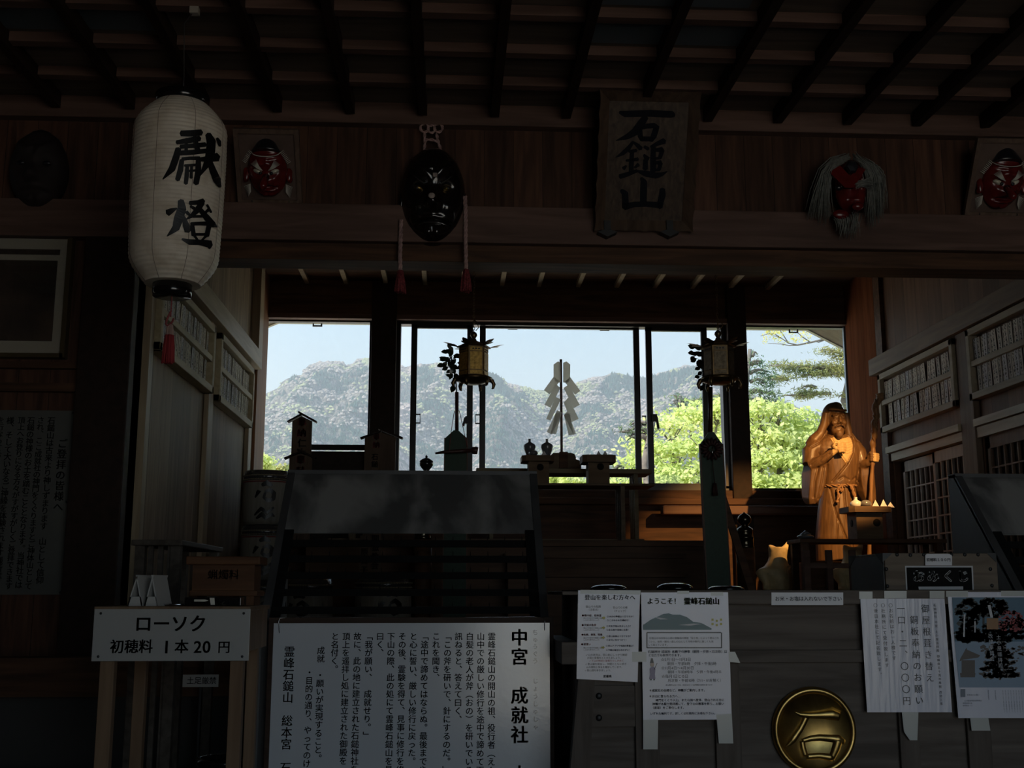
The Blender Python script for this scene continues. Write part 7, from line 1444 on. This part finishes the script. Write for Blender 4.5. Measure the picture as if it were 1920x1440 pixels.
# ---------------------------------------------------------------- railing posts with brass caps
def railing_post(u, Y, vt, label):
    k = mpp(u, 1000, Y); x = P(u, 1000, Y).x; T = P(u, vt, Y).z; z = lambda px: T - px * k
    t = thing('railing_post', label, 'post', (x, Y, FZ), 'brass capped railing posts')
    build('shaft', MB().lathe((x, Y, 0), [(17 * k, FZ), (17 * k, z(66))], 20), M_dark, t)
    build('cap', MB().lathe((x, Y, 0), [(15.5 * k, z(67)), (16.5 * k, z(64)), (15.6 * k, z(62)), (15.6 * k, z(50)), (16.4 * k, z(49)), (16.4 * k, z(46)), (15.4 * k, z(45)), (15.4 * k, z(37)), (15.8 * k, z(36)), (14.5 * k, z(31)), (10 * k, z(28)), (6.5 * k, z(26)), (7.5 * k, z(23)), (12 * k, z(19)), (13.2 * k, z(14)), (11 * k, z(8)), (6 * k, z(4)), (2 * k, z(2)), (0, z(-1))], 28), plain('polished_cap', (0.10, 0.085, 0.06), 0.2, metal=1.0) if 'polished_cap' not in MATS else MATS['polished_cap'], t)
railing_post(1396.5, 7.2, 960, 'railing post with a polished onion-shaped cap beside the right green banner'); railing_post(793, 7.2, 945, 'railing post with a polished onion-shaped cap behind the candle rack')
# leaning strut behind the right banner
m = MB(); m.bar(P(1356, 935, 6.95), P(1388, 1035, 7.0), 0.05, 0.02, up=(0, 1, 0)); p = P(1388, 1035, 7.0)
m = MB(); a = P(1354, 930, 6.95); b_ = P(1420, 1140, 7.02); f = (a.z - FZ) / (a.z - b_.z); m.bar(a, a.lerp(b_, f), 0.045, 0.02, up=(0, 1, 0)); tag(build('leaning_strut', m, M_dark), 'thin dark wooden strut leaning beside the right green banner', 'strut')
# ================================================================== the carved figure and what stands round it
YS = 7.9; ks = mpp(1570, 900, YS) / 3.79             # metres per crop pixel
def S(x, y, d=0.0): p = P(1480 + x / 3.79, 730 + y / 3.79, YS); return Vector((p.x, YS + d * ks, p.z))
def ring(y, x0, x1, dep, n=28, d0=0.0, sq=1.0):
    cx = (x0 + x1) / 2; hw = (x1 - x0) / 2; return [S(cx + hw * math.copysign(abs(math.cos(2 * math.pi * j / n)) ** sq, math.cos(2 * math.pi * j / n)), y, d0 + dep * math.sin(2 * math.pi * j / n)) for j in range(n)]
zpl = S(340, 1222).z
pl = thing('figure_plinth', 'dark wooden plinth under the carved standing figure', 'plinth', (S(340, 1222).x, YS, FZ))
cxp = S(340, 1222).x; build('block', MB().box(cxp - .24, cxp + .24, YS - .14, YS + .14, FZ, zpl - .008), M_dark, pl, .004)
st = thing('carved_figure', 'carved wooden standing figure of a hooded bearded old man holding a twisted staff', 'statue', (cxp, YS, zpl))
b = MB()
b.loft([ring(1222, 195, 500, 110), ring(1050, 188, 500, 120), ring(850, 205, 488, 108), ring(720, 226, 470, 92), ring(688, 236, 464, 86)])                       # skirt of the robe
b.loft([ring(700, 232, 468, 88), ring(600, 222, 482, 98), ring(500, 190, 500, 102), ring(420, 140, 512, 92), ring(375, 170, 490, 80), ring(340, 235, 420, 64), ring(325, 265, 395, 50)])      # torso
b.ell(S(330, 235, -28), (62 * ks, 66 * ks, 92 * ks), 28, 20)                                             # head
b.ell(S(322, 300, -62), (46 * ks, 40 * ks, 44 * ks), 20, 14)                                             # jaw
b.tube([S(325, 300, 5), S(322, 370, 0)], [50 * ks, 60 * ks], 16)
# hood over the head, falling to the shoulders
b.ell(S(318, 190, 8), (82 * ks, 78 * ks, 98 * ks), 28, 20); b.ell(S(330, 120, 0), (44 * ks, 44 * ks, 30 * ks)); b.tube([S(262, 150, -62), S(320, 160, -92), S(385, 160, -62)], [9 * ks, 8 * ks, 9 * ks], 12)
for pts, r in (([(250, 170, -30), (240, 250, -20), (222, 310, -10), (175, 365, 0), (140, 405, 10)], [26, 30, 34, 44, 34]), ([(395, 170, -30), (402, 250, -20), (415, 320, -15), (450, 375, -5), (500, 410, 5)], [22, 26, 30, 36, 30])):
    b.tube([S(*p) for p in pts], [x * ks for x in r], 14)
b.ell(S(325, 330, 50), (120 * ks, 50 * ks, 90 * ks))
# shoulders and upper arms
b.tube([S(200, 400, 0), S(150, 450, -5), S(135, 540, -30)], [62 * ks, 62 * ks, 50 * ks], 16); b.tube([S(450, 400, 0), S(495, 450, 0), S(505, 540, -25)], [58 * ks, 54 * ks, 44 * ks], 16)
# right forearm rising to the fist before the chest
b.tube([S(140, 550, -40), S(190, 520, -90), S(240, 480, -125), S(275, 450, -140)], [44 * ks, 36 * ks, 28 * ks, 24 * ks], 14)
# sleeve hanging from it
b.loft([[S(x, y, d) for x, y, d in q] for q in (
    [(110, 520, 20), (150, 505, -70), (210, 500, -100), (238, 512, -90), (220, 530, -40), (150, 540, 20)], [(92, 600, 20), (130, 600, -80), (210, 590, -105), (246, 590, -95), (225, 610, -30), (140, 620, 25)], [(90, 700, 18), (120, 705, -80), (190, 700, -100), (232, 690, -90), (212, 710, -30), (130, 715, 25)],
    [(92, 770, 10), (118, 785, -70), (170, 780, -90), (212, 752, -80), (190, 770, -30), (125, 785, 15)], [(105, 805, 0), (125, 824, -55), (160, 822, -70), (188, 800, -65), (165, 810, -30), (125, 818, 5)])])
# fist: palm, four curled fingers, thumb
b.ell(S(296, 440, -148), (30 * ks, 22 * ks, 30 * ks))
for i, (y0, y1) in enumerate(((412, 408), (428, 426), (445, 446), (460, 464))):
    b.tube([S(282 + 4 * i, y0 + 4, -168), S(318, y0, -180), S(338 + (4, 8, 6, 0)[i], y1 + 2, -162), S(330, y1 + 6, -146)], [9 * ks, 9.5 * ks, 9 * ks, 8 * ks], 8)
b.tube([S(275, 442, -160), S(258, 420, -172), S(262, 402, -176), S(285, 400, -180)], [11 * ks, 10.5 * ks, 10 * ks, 9 * ks], 8); b.ell(S(252, 425, -168), (15 * ks, 13 * ks, 16 * ks))
# left forearm, hand round the staff, sleeve
b.tube([S(510, 545, -30), S(530, 530, -80), S(552, 505, -105)], [38 * ks, 28 * ks, 22 * ks], 12)
b.loft([[S(x, y, d) for x, y, d in q] for q in ([(470, 520, 20), (490, 510, -60), (540, 520, -80), (560, 540, -60), (545, 545, 0), (500, 540, 30)], [(465, 620, 20), (490, 620, -55), (560, 610, -75), (585, 600, -55), (570, 620, 0), (510, 625, 30)], [(480, 720, 20), (510, 725, -45), (572, 715, -65), (596, 700, -50), (580, 720, 0), (520, 725, 30)], [(520, 800, 10), (540, 812, -30), (580, 808, -45), (606, 796, -40), (595, 805, -5), (550, 808, 20)])])
b.ell(S(538, 495, -92), (20 * ks, 20 * ks, 32 * ks))
for i, y in enumerate((474, 490, 506, 521)): b.tube([S(534, y, -96), S(535, y - 2, -126), S(560, y + 1, -136), S(585 + (2, 4, 3, -2)[i], y + 3, -122), S(586, y + 4, -100)], [8.5 * ks, 9 * ks, 9 * ks, 8.5 * ks, 8 * ks], 8)
b.tube([S(530, 478, -92), S(530, 464, -122), S(548, 458, -132)], [10 * ks, 9.5 * ks, 8 * ks], 8)
# face
b.tube([S(329, 205, -88), S(328, 235, -104), S(327, 250, -108)], [8 * ks, 10 * ks, 13 * ks], 10); b.ell(S(317, 252, -96), (9 * ks, 9 * ks, 7 * ks)); b.ell(S(339, 252, -96), (9 * ks, 9 * ks, 7 * ks))
for x in (303, 353):
    b.tube([S(x - 22, 196, -74), S(x, 190, -90), S(x + 22, 196, -76)], [7 * ks, 8 * ks, 7 * ks], 8); b.ell(S(x, 214, -80), (17 * ks, 11 * ks, 10 * ks)); b.ell(S(x + (8 if x > 330 else -8), 248, -74), (22 * ks, 18 * ks, 20 * ks))
b.ell(S(329, 284, -98), (16 * ks, 8 * ks, 6 * ks)); b.ell(S(329, 294, -96), (14 * ks, 9 * ks, 6 * ks)); b.ell(S(326, 322, -88), (30 * ks, 24 * ks, 22 * ks)); b.ell(S(324, 340, -84), (20 * ks, 18 * ks, 16 * ks))
vm = voxel(b, 0.0048, 2)
# drapery cut into the skin, and the paler wood of breast, face and hands
GRV = [([(262, 350), (275, 400), (300, 460), (352, 532)], 5, 7, -1), ([(410, 345), (412, 400), (400, 450), (352, 532), (300, 590), (250, 650)], 5, 10, -1), ([(232, 690), (246, 820), (262, 900), (300, 1010), (345, 1120)], 5, 9, -1), ([(322, 700), (322, 860), (340, 980), (360, 1100), (380, 1215)], 5, 9, -1), ([(400, 720), (408, 860), (438, 1000), (450, 1200)], 5, 7, -1), ([(280, 740), (262, 900), (245, 1060)], 6, 5, -1),
       ([(120, 415), (170, 390), (215, 340), (245, 280)], 5, 6, -1), ([(420, 310), (450, 360), (505, 400)], 5, 6, -1), ([(150, 560), (125, 650), (112, 760)], 7, 7, -1), ([(185, 560), (165, 660), (140, 770)], 7, 6, -1), ([(222, 540), (205, 640), (180, 740)], 6, 6, -1), ([(105, 540), (160, 500), (210, 470)], 6, 6, -1), ([(290, 640), (320, 620), (360, 640)], 7, 5, -1), ([(390, 640), (420, 620), (450, 650)], 7, 5, -1),
       ([(286, 216), (303, 219), (320, 217)], 3, 4, -1), ([(337, 217), (353, 219), (370, 215)], 3, 4, -1), ([(268, 170), (330, 176), (388, 170)], 4, 5, -1)] + \
      [([(290 + 10 * k, 372 + 20 * k), (320, 385 + 18 * k), (352, 388 + 20 * k)], 4, 3.5, -1) for k in range(5)] + [([(408 - 6 * k, 372 + 20 * k), (380, 385 + 18 * k), (358, 388 + 20 * k)], 4, 3.5, -1) for k in range(5)]
V = np.array(vm.v); s0 = S(0, 0); sx_ = (V[:, 0] - s0.x) / (S(100, 0).x - s0.x) * 100; sy_ = (V[:, 2] - s0.z) / (S(0, 100).z - s0.z) * 100
front = V[:, 1] < YS - 12 * ks; disp = np.zeros(len(V))
for pts, wd, dp, sg in GRV:
    dmin = np.full(len(V), 1e9)
    for (xa, ya), (xb, yb2) in zip(pts, pts[1:]):
        L2 = (xb - xa) ** 2 + (yb2 - ya) ** 2; t_ = np.clip(((sx_ - xa) * (xb - xa) + (sy_ - ya) * (yb2 - ya)) / L2, 0, 1); dmin = np.minimum(dmin, np.hypot(sx_ - xa - t_ * (xb - xa), sy_ - ya - t_ * (yb2 - ya)))
    near_hand = (V[:, 1] < YS - 118 * ks) & (sy_ > 390) & (sy_ < 480) & (sx_ > 235) & (sx_ < 350)
    disp += np.where(front & ~near_hand, 1.7 * dp * np.exp(-(dmin / wd) ** 2), 0)
V[:, 1] += disp * ks; vm.v = [tuple(p) for p in V]
def inpoly(x, y, pl_):
    c = False
    for i in range(len(pl_)):
        (xa, ya), (xb, yb2) = pl_[i], pl_[i - 1]
        if (ya > y) != (yb2 > y) and x < (xb - xa) * (y - ya) / (yb2 - ya) + xa: c = not c
    return c
VEE = [(256, 350), (280, 342), (330, 356), (385, 340), (410, 345), (412, 400), (400, 450), (352, 532), (300, 460), (275, 400)]
for i, f_ in enumerate(vm.f):
    a = f_[0]; x, y, d = sx_[a], sy_[a], (V[a, 1] - YS) / ks
    if d < -20 and 335 < y < 540 and inpoly(x, y, VEE) and not (d < -125): vm.mi[i] = 1
    elif (d < -112 and 390 < y < 480 and 235 < x < 355) or (450 < y < 535 and x > 522 and d < -76): vm.mi[i] = 1
M_stat = wood('statue_wood', (0.075, 0.040, 0.019), (0.14, 0.078, 0.036), 'z', 9, rough=0.45, coat=0.06, spec=0.35); M_statp = wood('statue_pale_wood', (0.42, 0.29, 0.14), (0.54, 0.39, 0.20), 'z', 9, rough=0.45)
build('figure', vm, [M_stat, M_statp], st)
m = MB(); m.tube([S(327, 268, -112), S(312, 270, -106), S(298, 280, -98), S(294, 290, -92)], [5 * ks, 7 * ks, 6 * ks, 3 * ks], 8).tube([S(331, 268, -112), S(346, 270, -106), S(358, 280, -98), S(362, 290, -92)], [5 * ks, 7 * ks, 6 * ks, 3 * ks], 8); build('moustache', m, wood('dark_beard_wood', (0.07, 0.04, 0.025), (0.12, 0.07, 0.04), 'z', 12), st)
m = MB(); m.ell(S(325, 334, -92), (26 * ks, 22 * ks, 26 * ks)).ell(S(323, 352, -86), (16 * ks, 15 * ks, 16 * ks)); build('beard', m, MATS['dark_beard_wood'], st)
# rope belt with hanging tied ends
m = MB(); rp = []
for k in range(37): a = 2 * math.pi * k / 36; rp.append(S(350 + 118 * math.cos(a), 688 - 4 * math.sin(a), 92 * math.sin(a)))
twisted(m, rp, 10 * ks); twisted(m, [S(345, 690, -96), S(322, 705, -112), S(302, 735, -116), S(312, 760, -118), S(300, 805, -116)], 11 * ks); twisted(m, [S(372, 688, -96), S(398, 695, -112), S(412, 735, -116), S(424, 775, -116), S(426, 805, -114)], 11 * ks)
twisted(m, [S(308, 705, -112), S(325, 735, -122), S(340, 715, -116), S(330, 695, -112)], 10 * ks)
for x, d in ((300, -116), (426, -114)): m.tube([S(x, 800, d), S(x + 1, 815, d)], [12 * ks, 13 * ks], 10)
M_ropew = wood('carved_rope_wood', (0.20, 0.11, 0.055), (0.30, 0.175, 0.09), 'z', 10, rough=0.4); build('rope_belt', m, M_ropew, st)
# twisted staff
sp = [(602, 48, -108, 26), (606, 75, -108, 27), (592, 105, -108, 20), (566, 135, -108, 20), (575, 175, -108, 24), (582, 215, -108, 20), (558, 260, -108, 17), (568, 300, -108, 21), (566, 345, -108, 20), (550, 390, -108, 18), (556, 440, -108, 17), (556, 500, -108, 16), (550, 560, -108, 14), (544, 700, -104, 14), (538, 850, -100, 15), (534, 1000, -98, 15), (532, 1222, -96, 15)]
pts = []; rs = []
for a, c in zip(sp, sp[1:]):
    for q in range(5): f = q / 5; pts.append(S(lerp(a[0], c[0], f), lerp(a[1], c[1], f), lerp(a[2], c[2], f))); rs.append(lerp(a[3], c[3], f) * ks * (1 + .12 * math.sin((len(pts)) * 1.1)))
pts.append(S(*sp[-1][:3])); rs.append(sp[-1][3] * ks); m = MB(); m.tube(pts, rs, 14)
tw = [];
for i, p in enumerate(pts[2:52]): a = i * .42; tw.append(p + Vector((math.cos(a) * rs[i] * .85, math.sin(a) * rs[i] * .85, 0)))
m.tube(tw, [9 * ks] * len(tw), 8); build('staff', m, wood('staff_wood', (0.13, 0.07, 0.035), (0.27, 0.155, 0.075), 'z', 10, rough=0.4), st)

# pale carved animals
YA = 7.58; ka = mpp(1450, 1060, YA) / 12
def A(x, y, d=0.0): p = P(1390 + x / 12, 990 + y / 12, YA); return Vector((p.x, YA + d * ka, p.z))
b = MB()
def aring(y, x0, x1, dep, d0=0.0, n=24, tilt=0.0): cx = (x0 + x1) / 2; hw = (x1 - x0) / 2; return [A(cx + hw * math.cos(2 * math.pi * j / n), y + tilt * (math.cos(2 * math.pi * j / n)), d0 + dep * math.sin(2 * math.pi * j / n)) for j in range(n)]
b.loft([aring(1400, 600, 1200, 260), aring(1200, 520, 1190, 280), aring(1050, 400, 1180, 290), aring(930, 380, 1130, 260), aring(860, 520, 1080, 220), aring(760, 590, 1030, 190), aring(650, 622, 1020, 180), aring(520, 615, 1034, 185), aring(430, 608, 1044, 190)])
b.tube([A(960, 470, -60), A(1005, 390, -40), A(1028, 300, -30)], [80 * ka, 50 * ka, 12 * ka], 12); b.tube([A(690, 470, -60), A(640, 420, -40), A(612, 385, -30)], [80 * ka, 50 * ka, 20 * ka], 12)
b.tube([A(420, 960, -60), A(460, 1080, -120), A(520, 1230, -160), A(520, 1390, -180)], [130 * ka, 120 * ka, 90 * ka, 90 * ka], 12); b.ell(A(520, 1370, -220), (95 * ka, 120 * ka, 60 * ka)); b.tube([A(1000, 1150, -150), A(1120, 1260, -160), A(1150, 1390, -180)], [120 * ka, 90 * ka, 80 * ka], 12)
va = voxel(b, 0.005, 4); an = thing('carved_animal', 'pale carved seated animal figure lit warmly below the wooden figure, beside the railing post', 'carved animal', tuple(A(800, 1395)), 'pale carved animals')
M_anim = plain('animal_wood', (0.56, 0.45, 0.25), 0.5, var=0.2, vscale=20, bump=0.2)
build('body', va, M_anim, an)
m = MB(); twisted(m, [A(1020 + 85 * math.cos(q * .5), 955 + 85 * math.sin(q * .5), -280 - 40 * (q < 12)) for q in range(14)], 34 * ka, n=1); m.ell(A(1060, 950, -270), (80 * ka, 70 * ka, 80 * ka)); build('tail_curl', m, M_anim, an)
an2 = copy_tree(an); an2['label'] = 'second pale carved animal, mostly hidden between the low rail posts and the fortune box'; off = P(1592, 1060, YA).x - P(1452, 1060, YA).x; an2.location.x += off
as_z = A(800, 1395).z
for k, ax in enumerate((A(800, 1395).x, A(800, 1395).x + off)):
    tag(build('animal_stand', MB().box(ax - .17, ax + .17, YA - .11, YA + .11, FZ, as_z - .012), M_dark), ('dark block under the pale carved animal beside the railing post', 'dark block under the second pale animal behind the low rail')[k], 'stand', 'stands under the carved animals')
# low rail before them
Yra = 6.95; rl = thing('low_rail', 'low dark wooden rail of three posts and a crossbar before the carved figure', 'rail', (scr(1555, 1060, Yra)[0], Yra, FZ)); ztp = scr(1514, 1031, Yra)[1]
for u0, u1 in ((1508, 1520), (1551, 1562), (1595, 1606)): build('post', MB().box(scr(u0, 1060, Yra)[0], scr(u1, 1060, Yra)[0], Yra, Yra + .04, FZ, ztp), M_beam, rl, .003)
build('crossbar', MB().box(scr(1512, 1060, Yra)[0], scr(1603, 1060, Yra)[0], Yra + .005, Yra + .035, scr(1550, 1065, Yra)[1], scr(1550, 1056, Yra)[1]), M_beam, rl)
# table before the figure
Yt2 = 7.12; x0, z1 = scr(1500, 1010, Yt2); x1, z0 = scr(1776, 1018, Yt2); ft = thing('figure_table', 'low dark table before the carved figure carrying an offering stand', 'table', ((x0 + x1) / 2, Yt2 + .2, FZ))
build('top', MB().box(x0, x1, Yt2, Yt2 + 0.29, z0, z1), M_dark, ft, .003)
for xa in (x0 + .02, x1 - .06):
    for ya in (Yt2 + .02, Yt2 + .24): build('leg', MB().box(xa, xa + .04, ya, ya + .04, FZ, z0), M_dark, ft)
sC = sanbo(7.14, 1594, 1675, 949, 960, 1611, 1661, 1009, (1644, 980, 7), 'wooden offering stand with a white bottle and paper cones before the carved figure', z1, .24)
p = P(1606, 950, 7.26); k = mpp(1606, 950, 7.26); m = MB(); m.lathe((p.x, 7.27, sC[2]), [(0, 0), (8 * k, 0), (11 * k, 6 * k), (9 * k, 11 * k), (3.5 * k, 14 * k), (3 * k, 18 * k), (4 * k, 19 * k), (0, 19 * k)], 20); tag(build('bottle', m, plain('white_porcelain', (0.55, 0.58, 0.58), 0.2, coat=.5)), 'small white bottle at the left end of the stand before the carved figure', 'bottle')
m = MB(); p = P(1624, 950, 7.24); m.ell((p.x, 7.24, sC[2] + .024), (.036, .03, .024)); tag(build('rice_mound', m, M_vase), 'small grey mound beside the white bottle before the carved figure', 'mound')
for u, h, lab in ((1642, .05, 'folded white paper cone before the carved figure, left one of three'), (1657, .054, 'folded white paper cone before the carved figure, middle one of three'), (1670, .036, 'folded white paper cone before the carved figure, right one at the tray edge')):
    p = P(u, 950, 7.25); m = MB(); m.lathe((p.x, 7.25, sC[2]), [(.026, 0), (0, h)], 4, smooth=False); tag(build('paper_cone', m, M_white), lab, 'paper cone', 'paper cones before the figure')
m = MB(); p = P(1512, 1012, 7.2); m.ell((p.x, 7.22, z1 + .016), (.055, .05, .016)).tube([(p.x - .03, 7.22, z1 + .02), (p.x, 7.21, z1 + .042), (p.x + .035, 7.22, z1 + .03)], [.012, .016, .006], 8); tag(build('wrapped_bundle', m, plain('grey_plastic', (0.10, 0.11, 0.12), 0.3, coat=.4)), 'small grey wrapped bundle at the left end of the table before the carved figure', 'bundle')
# spotlight fixture hung behind the partition
sl = thing('spotlight', 'small black spotlight fixed behind the partition beam', 'spotlight', tuple(SPOT))
dv = (Vector((2.47, 7.91, 1.75)) - SPOT).normalized(); build('housing', MB().tube([SPOT - dv * .16, SPOT - dv * .03], [.045, .05], 16), M_black, sl); build('arm', MB().bar(SPOT - dv * .12, (SPOT.x - dv.x * .12, YF + .18, SPOT.z + .06), .02, .02), M_black, sl)
